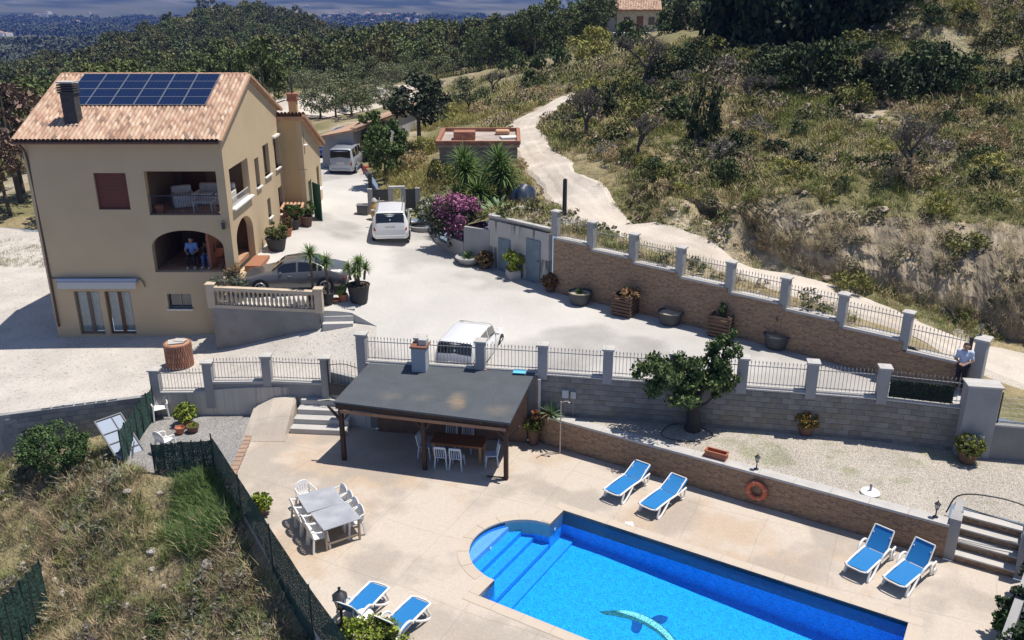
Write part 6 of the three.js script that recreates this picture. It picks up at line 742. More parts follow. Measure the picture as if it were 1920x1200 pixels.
function smoothN(g) { const p = g.attributes.position, m = new Map(), n = p.count, acc = []; g.computeVertexNormals(); const N = g.attributes.normal; const key = i => Math.round(p.getX(i) * 500) + '_' + Math.round(p.getY(i) * 500) + '_' + Math.round(p.getZ(i) * 500); for (let i = 0; i < n; i++) { const k = key(i), v = m.get(k) || [0, 0, 0]; v[0] += N.getX(i); v[1] += N.getY(i); v[2] += N.getZ(i); m.set(k, v); } for (let i = 0; i < n; i++) { const v = m.get(key(i)), l = Math.hypot(...v) || 1, d = (v[0] * N.getX(i) + v[1] * N.getY(i) + v[2] * N.getZ(i)) / l; if (d > 0.55) N.setXYZ(i, v[0] / l, v[1] / l, v[2] / l); } return g; }
const paintM = (c, metal = 0) => phy(c, 0.35, { clearcoat: 1, clearcoatRoughness: 0.06, metalness: metal });
function park(o, name, p, turn, label, tilt = 0) { o.name = numbered(name); o.position.set(...p); o.rotation.set(0, turn, tilt, 'YXZ'); scene.add(o); return tag(o, label, 'car'); }
{
  const sedan = car({ L: 4.55, W: 1.78, top: [[0, 0.55], [0.05, 0.74], [0.24, 0.93], [0.29, 0.97], [0.42, 1.36], [0.55, 1.43], [0.68, 1.38], [0.84, 1.05], [0.96, 0.98], [1, 0.72]], belt: [[0, 0.5], [0.05, 0.68], [0.28, 0.88], [0.6, 0.93], [0.85, 0.98], [1, 0.66]], wheels: [0.19, 0.79], wind: [0.305, 0.405], rear: [0.7, 0.82], side: [[0.36, 0.53], [0.55, 0.72], [0.735, 0.77]], paint: paintM([0.095, 0.098, 0.105], 0.1), chrome: true });
  park(sedan, 'sedan', [-9.45, upperDrive(-9.45, -36.75), -36.75], Math.PI + 0.1, 'dark grey saloon car parked behind the stone balustrade', 0.0);
  const suv = car({ L: 4.6, W: 1.9, g: 0.24, r: 0.36, roofW: 0.74, top: [[0, 0.6], [0.04, 0.85], [0.22, 1.05], [0.28, 1.1], [0.38, 1.55], [0.5, 1.66], [0.9, 1.6], [0.955, 1.5], [0.985, 1.1], [1, 0.75]], belt: [[0, 0.55], [0.05, 0.8], [0.28, 1.02], [0.9, 1.1], [1, 0.72]], wheels: [0.19, 0.8], wind: [0.29, 0.375], rear: [0.93, 0.985], side: [[0.34, 0.52], [0.54, 0.72], [0.74, 0.9]], paint: paintM([0.72, 0.73, 0.73]), tailK: [4.0, 5.2], tail: [0.975], plate: 0.85, bumper: M.plast });
  part(suv, 'roof_rail', [bar([1.0, 1.69, 0.62], [-1.7, 1.66, 0.62], 0.02), bar([1.0, 1.69, -0.62], [-1.7, 1.66, -0.62], 0.02)], M.rim); park(suv, 'sports_utility_car', [-6.35, upperDrive(-6.4, -45.2), -45.3], Math.PI / 2 + 0.1, 'white sports utility car seen from behind on the drive');
  const hatch = car({ L: 3.95, W: 1.72, roofW: 0.77, top: [[0, 0.55], [0.04, 0.78], [0.2, 0.98], [0.25, 1.02], [0.38, 1.42], [0.5, 1.5], [0.9, 1.46], [0.955, 1.36], [0.985, 0.95], [1, 0.7]], belt: [[0, 0.5], [0.05, 0.7], [0.26, 0.94], [0.9, 1.04], [1, 0.66]], wheels: [0.18, 0.8], wind: [0.265, 0.375], rear: [0.935, 0.98], side: [[0.34, 0.53], [0.55, 0.72], [0.74, 0.88]], paint: paintM([0.74, 0.76, 0.78]) });
  park(hatch, 'hatchback', [-1.6, 1.9, -31.75], 1.287, 'white hatchback seen from behind, parked against the lower fence');
  const van = car({ L: 4.2, W: 1.76, g: 0.22, roofW: 0.78, top: [[0, 0.6], [0.05, 0.85], [0.2, 1.08], [0.35, 1.65], [0.45, 1.78], [0.93, 1.76], [0.975, 1.65], [0.99, 1.0], [1, 0.7]], belt: [[0, 0.55], [0.05, 0.8], [0.25, 1.03], [0.9, 1.08], [1, 0.7]], wheels: [0.18, 0.8], wind: [0.22, 0.335], rear: [0.962, 0.987], side: [[0.32, 0.5], [0.53, 0.7], [0.73, 0.9]], paint: paintM([0.42, 0.45, 0.50], 0.3), tailK: [3.9, 5.4], tail: [0.98], plate: 0.75, bumper: paintM([0.35, 0.38, 0.42]) });
  park(van, 'small_van', [-11.45, upperDrive(-11.4, -61), -61.3], Math.PI / 2 - 0.05, 'silver blue small van parked behind the annex');
  const blue = sedanClone(sedan, paintM([0.02, 0.05, 0.22], 0.2)); park(blue, 'parked_car', [-12.9, 3.72, -67], Math.PI + 0.5, 'dark blue car parked by the barn behind the van'); const grey2 = sedanClone(sedan, paintM([0.12, 0.13, 0.15], 0.4)); park(grey2, 'parked_car', [-13.6, 3.72, -71.5], Math.PI + 0.4, 'grey car parked farthest behind the barn');
  const tr = thing('trailer', 'dark red flatbed trailer behind the silver van', 'trailer', [-14.6, 3.7, -66.5], 0.2); part(tr, 'bed', [box(2.6, 0.35, 1.6, 0, 0.45, 0), box(2.6, 0.45, 0.06, 0, 0.8, 0.77), box(2.6, 0.45, 0.06, 0, 0.8, -0.77)], std([0.14, 0.025, 0.025], 0.6)); for (const s of [-1, 1]) part(tr, 'wheel', new THREE.CylinderGeometry(0.3, 0.3, 0.18, 18).rotateX(Math.PI / 2).translate(0, 0.3, s * 0.85), M.tyre); part(tr, 'drawbar', beam([1.3, 0.45, 0], [2.3, 0.4, 0], 0.08), M.iron);
}
function sedanClone(s, paint) { const c = s.clone(); c.traverse(m => { if (m.isMesh && (m.name === 'body' || m.name === 'mirror')) m.material = paint; }); c.userData = {}; return c; }
// ---------------------------------------------------------------- planters along the upper wall
M.tub = mottle([0.05, 0.055, 0.06], [0.09, 0.095, 0.10], 0.7, 0.8, { n: 64, s: 5 }); M.sand = mottle([0.42, 0.36, 0.27], [0.52, 0.46, 0.36], 0.6, 1, { n: 64, s: 2 }); M.pallet = mottle([0.09, 0.055, 0.04], [0.17, 0.105, 0.075], 0.7, 0.9, { n: 64, s: 6, k: 8 });
{
  srand(41); const tub = (name, p, label) => { const o = thing(name, label, 'tub', p); part(o, 'tub', lathe([[0, 0], [0.36, 0], [0.4, 0.03], [0.5, 0.48], [0.53, 0.5], [0.52, 0.53], [0.47, 0.52], [0.45, 0.42], [0, 0.42]], 26), M.tub); part(o, 'sand_fill', new THREE.CylinderGeometry(0.455, 0.455, 0.05, 24).translate(0, 0.43, 0), M.sand); return o; };
  const o1 = tub('half_barrel_tub', [2.97, 2.62, -36.41], 'dark round tub with low succulents against the upper wall'); part(o1, 'plant', rosette(40, 0.3, 0.05, { cy: 0.45, down: 0.1 }), GREEN());
  tub('half_barrel_tub', [6.51, 2.62, -33.9], 'dark round tub filled only with sand between the pallet planters');
  const o3 = tub('half_barrel_tub', [10.17, 2.62, -31.36], 'dark round tub with a slender cactus near the gate'); part(o3, 'plant', [bar([0, 0.4, 0], [0.03, 1.0, 0], 0.05, 0.035, 8), bar([0.02, 0.7, 0], [0.12, 1.15, 0.03], 0.03, 0.03, 7), bar([0.02, 0.75, 0], [-0.1, 1.2, 0], 0.03, 0.03, 7)], std([0.05, 0.075, 0.04], 0.8)); part(o3, 'grass', rosette(30, 0.25, 0.02, { cy: 0.45, down: 0.2 }), GREEN(), [0.2, 0, 0.1]);
  const crate = (p, label, turn) => { const o = thing('pallet_planter', label, 'planter', p, turn); const s = 0.86; for (const [dx, dz, r] of [[0, s / 2, 0], [0, -s / 2, 0], [s / 2, 0, 1], [-s / 2, 0, 1]]) for (let k = 0; k < 6; k++) part(o, 'slat', r ? box(0.03, 0.1, s, dx, 0.06 + k * 0.145, dz) : box(s + 0.06, 0.1, 0.03, dx, 0.06 + k * 0.145, dz), M.pallet); for (const x of [-1, 1]) for (const z of [-1, 1]) part(o, 'corner_post', box(0.08, 0.95, 0.08, x * (s / 2 - 0.06), 0, z * (s / 2 - 0.06)), M.pallet); part(o, 'soil', box(s - 0.1, 0.5, s - 0.1, 0, 0.2, 0), M.soil); return o; };
  const c1 = crate([4.8, 2.62, -35.05], 'pallet planter overflowing with dry brown leaves', -0.6); part(c1, 'dry_plant', crown(1600, 0.45, 0.2, 0.4, 0.07, { k: 20, cy: 0.95 }), leafMat(0.32, 0.2, 0.09), [0.15, 0, 0.05]); part(c1, 'green_plant', crown(300, 0.25, 0.12, 0.25, 0.05, { k: 8, cy: 0.85 }), DARKG(), [-0.25, 0, 0]);
  const c2 = crate([8.34, 2.62, -32.59], 'pallet planter with one green cactus', -0.6); part(c2, 'plant', [bar([0, 0.6, 0], [-0.05, 1.25, 0], 0.06, 0.04, 8), bar([0, 0.7, 0], [0.12, 1.15, 0], 0.05, 0.035, 8), bar([0, 0.7, 0], [-0.2, 1.05, 0.05], 0.045, 0.035, 8)], std([0.035, 0.06, 0.03], 0.8)); part(c2, 'leaves', crown(260, 0.2, 0.2, 0.2, 0.05, { k: 6, cy: 1.15 }), GREEN());
  pottedShrub('wall_shrub', 'bronze leaved shrub in a pot beside the blue shed door', [1.75, 2.65, -38], 0.24, 0.3, M.terraDark, BRONZE(), 0.42, 2200, undefined, 0.05);
  pottedShrub('wall_shrub', 'bronze green shrub in a pot at the corner of the planter wall', [-1.29, 2.9, -40.63], 0.24, 0.3, M.terraDark, leafMat(0.13, 0.09, 0.03), 0.45, 2200, undefined, 0.05);
  const ws = thing('square_planter', 'bright lime shrub in a white square planter by the shed', 'planter', [0.05, 2.75, -39.5], 0.4); part(ws, 'planter_box', box(0.55, 0.42, 0.55), M.cap); part(ws, 'soil', box(0.48, 0.03, 0.48, 0, 0.41, 0), M.soil); part(ws, 'foliage', crown(2200, 0.5, 0.5, 0.5, 0.06, { k: 26, cy: 0.85 }), LIME()); part(ws, 'stem', bar([0, 0.4, 0], [0, 0.9, 0], 0.02), M.bark);
  const lb = thing('low_bowl', 'wide stone bowl with a small agave below the bougainvillea', 'planter', [-2.13, 2.95, -41.17]); part(lb, 'bowl', lathe([[0, 0], [0.4, 0], [0.62, 0.35], [0.66, 0.38], [0.6, 0.4], [0.55, 0.33], [0, 0.33]], 24), M.render); part(lb, 'agave', rosette(36, 0.45, 0.07, { cy: 0.33, down: 0.1 }), YUC());
  // utility post beside the track
  const up = thing('utility_post', 'short dark timber post beside the track at the shed', 'post', [2.51, 5.2, -41.23]); part(up, 'post', lathe([[0, 0], [0.11, 0], [0.1, 1.9], [0.02, 1.95], [0, 1.95]], 12), std([0.05, 0.05, 0.055], 0.9)); part(up, 'collar', lathe([[0.12, 0], [0.13, 0.1], [0.11, 0.16]], 12), M.terraDark);
}
// ---------------------------------------------------------------- pots beside the villa
{
  srand(43); const yd = (x, z) => [x, upperDrive(x, z), z];
  const yuccaStem = (o, x, z, h, n, len, r = 0.06, y0 = 0.4) => { part(o, 'stem', bar([x, y0, z], [x * 1.3, y0 + h, z * 1.3], r, r * 0.8, 8), M.bark); part(o, 'rosette', rosette(n, len, 0.045, { cx: x * 1.3, cy: y0 + h, cz: z * 1.3 }), YUC()); };
  const a = thing('potted_yucca', 'bushy yucca in a large black pot beside the steps', 'potted plant', yd(-6.55, -35.6)); part(a, 'pot', potShape(0.48, 0.78), M.blackPot); part(a, 'soil', new THREE.CylinderGeometry(0.42, 0.42, 0.05, 18).translate(0, 0.7, 0), M.soil); part(a, 'ground_cover', crown(500, 0.45, 0.14, 0.45, 0.05, { k: 14, cy: 0.74 }), leafMat(0.07, 0.06, 0.02)); part(a, 'trunk', bar([0, 0.6, 0], [0, 1.15, 0], 0.12, 0.08, 9), M.bark); for (const [x, z, h] of [[0.28, 0.05, 0.5], [-0.28, 0.1, 0.5], [0.05, -0.25, 0.65], [-0.05, 0.25, 0.42], [0.02, 0.02, 0.7]]) yuccaStem(a, x, z, h, 60, 0.42, 0.05, 1.0);
  const b = thing('potted_yucca', 'tall slim yucca in a dark pot behind the balustrade pier', 'potted plant', yd(-8.35, -35.0)); part(b, 'pot', potShape(0.26, 0.5), M.blackPot); yuccaStem(b, 0, 0, 1.75, 90, 0.58, 0.06); part(b, 'dry_skirt', rosette(26, 0.35, 0.03, { cy: 2.05, down: -1.4, droop: 0.2 }), leafMat(0.22, 0.18, 0.1));
  const c = thing('potted_yucca', 'shorter slim yucca in a dark pot next to the saloon car wheel', 'potted plant', yd(-7.75, -35.1)); part(c, 'pot', potShape(0.24, 0.5), M.blackPot); yuccaStem(c, 0, 0, 1.4, 80, 0.5, 0.06); part(c, 'dry_skirt', rosette(26, 0.4, 0.03, { cy: 1.7, down: -1.4, droop: 0.2 }), leafMat(0.2, 0.17, 0.09));
  const d = thing('potted_cactus', 'small terracotta pot with cactus and red flowers beside the steps', 'potted plant', yd(-7.2, -35.45)); part(d, 'pot', potShape(0.2, 0.32), M.terra); part(d, 'plant', crown(260, 0.2, 0.2, 0.2, 0.07, { k: 10, cy: 0.45 }), LIME()); part(d, 'cactus', [bar([0.08, 0.3, 0], [0.14, 0.75, 0], 0.05, 0.05, 7), bar([0.1, 0.5, 0], [0.28, 0.8, 0], 0.04, 0.045, 7), bar([0.1, 0.5, 0], [-0.02, 0.8, 0.03], 0.04, 0.04, 7)], std([0.07, 0.11, 0.06], 0.8)); const d2 = thing('flower_pot', 'flat terracotta dish beside the potted cactus', 'pot', yd(-7.5, -35.3)); part(d2, 'pot', potShape(0.17, 0.14), M.terra);
  const e = thing('grey_bush', 'silvery bush with dry stems behind the balustrade corner', 'shrub', [-12.0, 3.05, -35.6]); part(e, 'foliage', crown(2400, 0.8, 0.38, 0.5, 0.045, { k: 34, cy: 0.8, el: 3 }), leafMat(0.12, 0.14, 0.10)); part(e, 'dry_stems', crown(700, 0.35, 0.6, 0.35, 0.03, { k: 14, cy: 1.1, el: 6 }), leafMat(0.26, 0.17, 0.08), [0.1, 0, -0.3]); part(e, 'stem', bar([0, -0.05, 0], [0.1, 0.7, 0], 0.03), M.bark);
  const f = thing('wall_pot', 'large black pot with a green bush beside the side arch', 'potted plant', yd(-11.3, -40.8)); part(f, 'pot', potShape(0.5, 0.6), M.blackPot); part(f, 'foliage', crown(1500, 0.5, 0.42, 0.5, 0.06, { k: 22, cy: 0.9 }), leafMat(0.10, 0.12, 0.03)); part(f, 'stem', bar([0, 0.5, 0], [0, 0.9, 0], 0.03), M.bark);
  const g = thing('wall_pot', 'terracotta pot with bronze foliage along the villa side wall', 'potted plant', yd(-11.35, -43.0)); part(g, 'pot', potShape(0.3, 0.42), M.terra); part(g, 'foliage', crown(900, 0.34, 0.32, 0.34, 0.05, { k: 14, cy: 0.65 }), leafMat(0.12, 0.10, 0.03));
  const h = thing('wall_pot', 'black square pot with sparse green leaves along the villa side wall', 'potted plant', yd(-11.25, -44.3)); part(h, 'pot', potShape(0.28, 0.5), M.blackPot); part(h, 'foliage', crown(500, 0.5, 0.35, 0.45, 0.09, { k: 12, cy: 0.95 }), GREEN()); const i = thing('wall_pot', 'dark pot with leafy plant beside the wood store', 'potted plant', yd(-10.75, -45.0)); part(i, 'pot', potShape(0.3, 0.55), M.terraDark); part(i, 'foliage', crown(600, 0.45, 0.35, 0.45, 0.08, { k: 12, cy: 0.95 }), GREEN());
  // urn beside the entrance wall, bin
  const u = thing('stone_urn', 'tan amphora with a pale lid beside the entrance wall', 'urn', yd(-7.55, -47.4)); part(u, 'vase', lathe([[0, 0], [0.12, 0], [0.14, 0.05], [0.26, 0.4], [0.28, 0.6], [0.2, 0.85], [0.12, 0.95], [0.15, 1.02], [0, 1.02]], 18), std([0.42, 0.27, 0.1], 0.8)); part(u, 'lid', lathe([[0.16, 1.02], [0.15, 1.1], [0.05, 1.22], [0, 1.24]], 14), M.cap);
  const bn = thing('grey_bin', 'low grey box standing by the dark post on the drive', 'box', yd(-8.35, -48.3)); part(bn, 'body', rbox(0.6, 0.5, 0.5, 0.03), std([0.1, 0.105, 0.11], 0.7)); part(bn, 'lid', rbox(0.66, 0.06, 0.55, 0.02, 0, 0.5, 0), std([0.14, 0.145, 0.15], 0.7));
  const pt = thing('gate_pole', 'dark upright post at the edge of the drive', 'post', yd(-8.0, -49.2)); part(pt, 'pole', box(0.2, 2.1, 0.2), M.iron); part(pt, 'hinge', rbox(0.1, 0.2, 0.1, 0.01, 0.12, 1.2, 0), M.iron);
  const rb = thing('red_barrier', 'small red plastic barrier beside the barn wall', 'barrier', [-9.6, 3.75, -59.6], 0.3); part(rb, 'panel', [rbox(1.1, 0.12, 0.1, 0.03, 0, 0.2, 0), rbox(1.1, 0.12, 0.1, 0.03, 0, 0.42, 0), rbox(0.1, 0.6, 0.14, 0.03, -0.5, 0, 0), rbox(0.1, 0.6, 0.14, 0.03, 0.5, 0, 0)], std([0.5, 0.06, 0.04], 0.6));
  const tp = thing('tarpaulin', 'crumpled dark blue tarpaulin heap on the bank behind the agave', 'tarpaulin', [0.6, land(0.6, -45) - 0.05, -45]); const tg = new THREE.SphereGeometry(1, 28, 16), P = tg.attributes.position; for (let k = 0; k < P.count; k++) { const x = P.getX(k), y = P.getY(k), z = P.getZ(k), q = 0.75 + 0.5 * fbm(x * 3 + 5, z * 3 + y * 2, 3, 3); P.setXYZ(k, x * 0.75 * q, Math.max(0, y) * 1.1 * q, z * 0.7 * q); } tg.computeVertexNormals(); part(tp, 'sheet', tg, phy([0.02, 0.035, 0.07], 0.45, { clearcoat: 0.3 }));
}
// ---------------------------------------------------------------- covered furniture and people in the loggias
{
  srand(44); const wc = mottle([0.50, 0.49, 0.47], [0.6, 0.59, 0.57], 0.8, 0.9, { n: 64, s: 3 });
  const sofa = (p, w, label, name, turn = 0) => { const o = thing(name, label, 'sofa', p, turn); part(o, 'seat', rbox(w, 0.42, 0.75, 0.1, 0, 0.02, 0, 4), wc); part(o, 'backrest', rbox(w, 0.85, 0.25, 0.1, 0, 0.05, -0.38, 4), wc); for (const s of [-1, 1]) part(o, 'armrest', rbox(0.2, 0.62, 0.8, 0.09, s * (w / 2 - 0.05), 0.02, 0, 4), wc); const n = w > 1 ? 2 : 1; for (let i = 0; i < n; i++) part(o, 'cushion', rbox(w / n * 0.75, 0.16, 0.6, 0.07, (i + 0.5 - n / 2) * w / n * 0.85, 0.42, 0.05, 4), wc); };
  sofa([HX + 7.0, 6.5, HZ - 2.2], 1.6, 'white covered sofa in the upper loggia', 'covered_sofa'); sofa([HX + 5.75, 6.5, HZ - 1.7], 0.85, 'white covered armchair in the upper loggia', 'covered_armchair', 0.5);
  const t = thing('loggia_table', 'low white table between the covered seats in the loggia', 'table', [HX + 6.9, 6.5, HZ - 0.9]); part(t, 'table_top', rbox(0.9, 0.04, 0.5, 0.01, 0, 0.42, 0), wc); for (const [x, z] of [[-1, -1], [1, -1], [-1, 1], [1, 1]]) part(t, 'leg', box(0.05, 0.42, 0.05, x * 0.38, 0, z * 0.2), wc);
  const pp = thing('flower_pot', 'terracotta pot in the corner of the upper loggia', 'pot', [HX + 5.1, 6.5, HZ - 0.5]); part(pp, 'pot', potShape(0.2, 0.35), M.terra); const p2 = thing('flower_pot', 'large terracotta pot behind the side loggia sill', 'pot', [HX + 7.5, 6.5, HZ - 2.6]); part(p2, 'pot', potShape(0.3, 0.65), M.terra);
  const bt = thing('porch_table', 'wooden table behind the seated people in the arched porch', 'table', [HX + 6.95, 4.0, HZ - 1.6]); part(bt, 'table_top', rbox(1.4, 0.05, 0.75, 0.01, 0, 0.74, 0), M.wood); for (const [x, z] of [[-1, -1], [1, -1], [-1, 1], [1, 1]]) part(bt, 'leg', box(0.07, 0.74, 0.07, x * 0.6, 0, z * 0.3), M.wood);
}
// bodies: tapered capsules joined smoothly, meshed by surface nets
function meshField(f, mn, mx, h) {
  const nx = Math.ceil((mx[0] - mn[0]) / h) + 1, ny = Math.ceil((mx[1] - mn[1]) / h) + 1, nz = Math.ceil((mx[2] - mn[2]) / h) + 1, F = new Float32Array(nx * ny * nz), I = (i, j, k) => (k * ny + j) * nx + i; for (let k = 0; k < nz; k++) for (let j = 0; j < ny; j++) for (let i = 0; i < nx; i++) F[I(i, j, k)] = f(mn[0] + i * h, mn[1] + j * h, mn[2] + k * h);
  const vid = new Int32Array(nx * ny * nz).fill(-1), V = [], Q = [];
  for (let k = 0; k < nz - 1; k++) for (let j = 0; j < ny - 1; j++) for (let i = 0; i < nx - 1; i++) { let sx = 0, sy = 0, sz = 0, c = 0; const v = (a, b, d) => F[I(i + a, j + b, k + d)]; for (const [p, q] of EDG) { const a = v(...p), b = v(...q); if ((a < 0) !== (b < 0)) { const t = a / (a - b); sx += p[0] + (q[0] - p[0]) * t; sy += p[1] + (q[1] - p[1]) * t; sz += p[2] + (q[2] - p[2]) * t; c++; } } if (c) { vid[I(i, j, k)] = V.length / 3; V.push(mn[0] + (i + sx / c) * h, mn[1] + (j + sy / c) * h, mn[2] + (k + sz / c) * h); } }
  for (let k = 1; k < nz - 1; k++) for (let j = 1; j < ny - 1; j++) for (let i = 1; i < nx - 1; i++) { const a = F[I(i, j, k)] < 0; const e = (b, q) => { if (a !== b) { const w = a ? q : [q[0], q[3], q[2], q[1]]; Q.push(w[0], w[1], w[2], w[0], w[2], w[3]); } }; e(F[I(i + 1, j, k)] < 0, [vid[I(i, j - 1, k - 1)], vid[I(i, j, k - 1)], vid[I(i, j, k)], vid[I(i, j - 1, k)]]); e(F[I(i, j + 1, k)] < 0, [vid[I(i - 1, j, k - 1)], vid[I(i - 1, j, k)], vid[I(i, j, k)], vid[I(i, j, k - 1)]]); e(F[I(i, j, k + 1)] < 0, [vid[I(i - 1, j - 1, k)], vid[I(i, j - 1, k)], vid[I(i, j, k)], vid[I(i - 1, j, k)]]); }
  const g = new THREE.BufferGeometry(); g.setAttribute('position', new THREE.Float32BufferAttribute(V, 3)); g.setIndex(Q); g.setAttribute('uv', new THREE.BufferAttribute(new Float32Array(V.length / 3 * 2), 2)); g.computeVertexNormals(); return g;
}
const EDG = (() => { const o = []; for (let a = 0; a < 8; a++) for (const b of [1, 2, 4]) if (!(a & b)) { const q = a | b; o.push([[a & 1, a >> 1 & 1, a >> 2 & 1], [q & 1, q >> 1 & 1, q >> 2 & 1]]); } return o; })();
function capsField(caps, blend, grow = 0) {
  const C2 = caps.map(([a, b, ra, rb]) => ({ a, d: [b[0] - a[0], b[1] - a[1], b[2] - a[2]], l: (b[0] - a[0]) ** 2 + (b[1] - a[1]) ** 2 + (b[2] - a[2]) ** 2 || 1e-9, ra, rb }));
  return (x, y, z) => { let m = 1e9; for (const c of C2) { const px = x - c.a[0], py = y - c.a[1], pz = z - c.a[2], t = clamp((px * c.d[0] + py * c.d[1] + pz * c.d[2]) / c.l), d = Math.hypot(px - c.d[0] * t, py - c.d[1] * t, pz - c.d[2] * t) - lerp(c.ra, c.rb, t) - grow; const h = Math.max(blend - Math.abs(m - d), 0) / blend; m = Math.min(m, d) - h * h * blend * 0.25; } return m; };
}
function bounds(caps, pad) { const mn = [1e9, 1e9, 1e9], mx = [-1e9, -1e9, -1e9]; for (const [a, b, ra, rb] of caps) for (const [p, r] of [[a, ra], [b, rb]]) for (let i = 0; i < 3; i++) { mn[i] = Math.min(mn[i], p[i] - r - pad); mx[i] = Math.max(mx[i], p[i] + r + pad); } return [mn, mx]; }
const capMesh = (caps, blend, h, grow = 0) => meshField(capsField(caps, blend, grow), ...bounds(caps, 0.03 + grow), h);
function person(p, turn, J, look, label) {   // facing +z; J gives joints
  const arms = s => { const k = s > 0 ? 'R' : 'L'; return [[J['sh' + k], J['el' + k], 0.05, 0.042], [J['el' + k], J['wr' + k], 0.041, 0.03]]; }, legs = s => { const k = s > 0 ? 'R' : 'L'; return [[J['hip' + k], J['kn' + k], 0.085, 0.058], [J['kn' + k], J['an' + k], 0.056, 0.04], [J['an' + k], J['toe' + k], 0.042, 0.035]]; };
  const torso = [[J.pel, J.waist, 0.13, 0.115], [J.waist, J.chest, 0.115, 0.135], [J.shL, J.shR, 0.062, 0.062], [J.hipL, J.hipR, 0.1, 0.1], [J.chest, J.neck, 0.11, 0.055]];
  const H = J.head, f = J.face, head = [[J.neck, [H[0], H[1] - 0.06, H[2]], 0.052, 0.055], [[H[0], H[1] + 0.02, H[2] - 0.015], [H[0], H[1] + 0.03, H[2] + 0.01], 0.095, 0.09], [[H[0] + f[0] * 0.04, H[1] - 0.07 + f[1] * 0.03, H[2] + f[2] * 0.04], [H[0] + f[0] * 0.03, H[1], H[2] + f[2] * 0.03], 0.055, 0.075], [[H[0] + f[0] * 0.1, H[1] - 0.03, H[2] + f[2] * 0.1], [H[0] + f[0] * 0.09, H[1] + 0.01, H[2] + f[2] * 0.09], 0.016, 0.01], [[H[0] - 0.088, H[1] - 0.02, H[2]], [H[0] - 0.09, H[1] + 0.02, H[2] - 0.01], 0.02, 0.02], [[H[0] + 0.088, H[1] - 0.02, H[2]], [H[0] + 0.09, H[1] + 0.02, H[2] - 0.01], 0.02, 0.02]];
  const geos = [capMesh([...torso, ...arms(1), ...arms(-1), ...legs(1), ...legs(-1)], 0.06, 0.02), capMesh(head, 0.03, 0.009)];
  for (const k of ['L', 'R']) { const w = J['wr' + k], e = J['el' + k], d = new THREE.Vector3(w[0] - e[0], w[1] - e[1], w[2] - e[2]).normalize(), sd = new THREE.Vector3(1, 0, 0).addScaledVector(d, -d.x).normalize(), nn = new THREE.Vector3().crossVectors(d, sd), at = (a, b, c) => [w[0] + d.x * a + sd.x * b + nn.x * c, w[1] + d.y * a + sd.y * b + nn.y * c, w[2] + d.z * a + sd.z * b + nn.z * c], hand = [[w, at(0.08, 0, 0), 0.028, 0.03], [at(0.05, -0.02, 0), at(0.085, 0.022, 0), 0.022, 0.022]]; [[-0.03, 0.06], [-0.01, 0.075], [0.01, 0.07], [0.03, 0.055]].forEach(([b, l]) => { hand.push([at(0.085, b, 0), at(0.085 + l * 0.5, b * 1.1, 0.006), 0.0095, 0.009], [at(0.085 + l * 0.5, b * 1.1, 0.006), at(0.085 + l * 0.9, b * 1.1, 0.03), 0.009, 0.008]); }); hand.push([at(0.03, -0.03, 0), at(0.06, -0.055, 0.01), 0.011, 0.01], [at(0.06, -0.055, 0.01), at(0.095, -0.05, 0.02), 0.01, 0.009]); geos.push(capMesh(hand, 0.008, 0.005)); }
  const o = new THREE.Mesh(merge(geos), std(look.skin, 0.7)); o.name = numbered('person'); o.position.set(...p); o.rotation.y = turn; scene.add(o); sh(o); tag(o, label, 'person');
  const half = (c, t) => [c[0], c[1].map((v, i) => lerp(c[0][i], v, t)), c[2], lerp(c[2], c[3], t)];
  part(o, 'shirt', capMesh([...torso.slice(0, 3), [J.chest, J.neck, 0.1, 0.05].map((v, i) => i === 1 ? [lerp(J.chest[0], J.neck[0], 0.5), lerp(J.chest[1], J.neck[1], 0.5), lerp(J.chest[2], J.neck[2], 0.5)] : v), ...(look.long ? [...arms(1), ...arms(-1)].map((c, i) => i % 2 ? half(c, 0.9) : c) : [half(arms(1)[0], 0.75), half(arms(-1)[0], 0.75)])], 0.06, 0.018, 0.017), std(look.shirt, 0.9)); part(o, 'trousers', capMesh([[J.pel, [J.pel[0], J.pel[1] + 0.04, J.pel[2]], 0.135, 0.13], torso[3], ...legs(1).slice(0, 2).map((c, i) => i ? half(c, 0.95) : c), ...legs(-1).slice(0, 2).map((c, i) => i ? half(c, 0.95) : c)], 0.03, 0.015, 0.014), std(look.trousers, 0.9));
  part(o, 'hair', capMesh([[[H[0] - f[0] * 0.015, H[1] + 0.05, H[2] - 0.025], [H[0], H[1] + 0.05, H[2] - 0.005], 0.088, 0.085], [[H[0], H[1] - 0.03, H[2] - 0.05], [H[0], H[1] + 0.03, H[2] - 0.04], 0.06, 0.08]], 0.02, 0.009, 0.008), std(look.hair, 0.8)); for (const k of ['L', 'R']) part(o, 'shoe', capMesh([[[J['an' + k][0], J['toe' + k][1], J['an' + k][2] - 0.03], J['toe' + k], 0.045, 0.042]], 0.02, 0.012, 0.006), std(look.shoe, 0.7));
  const eye = []; for (const s of [-1, 1]) eye.push(T(new THREE.SphereGeometry(0.012, 8, 6), H[0] + s * 0.032 + f[0] * 0.08, H[1] + 0.01, H[2] + f[2] * 0.085)); part(o, 'eyes', eye, std([0.05, 0.04, 0.035], 0.3)); return o;
}
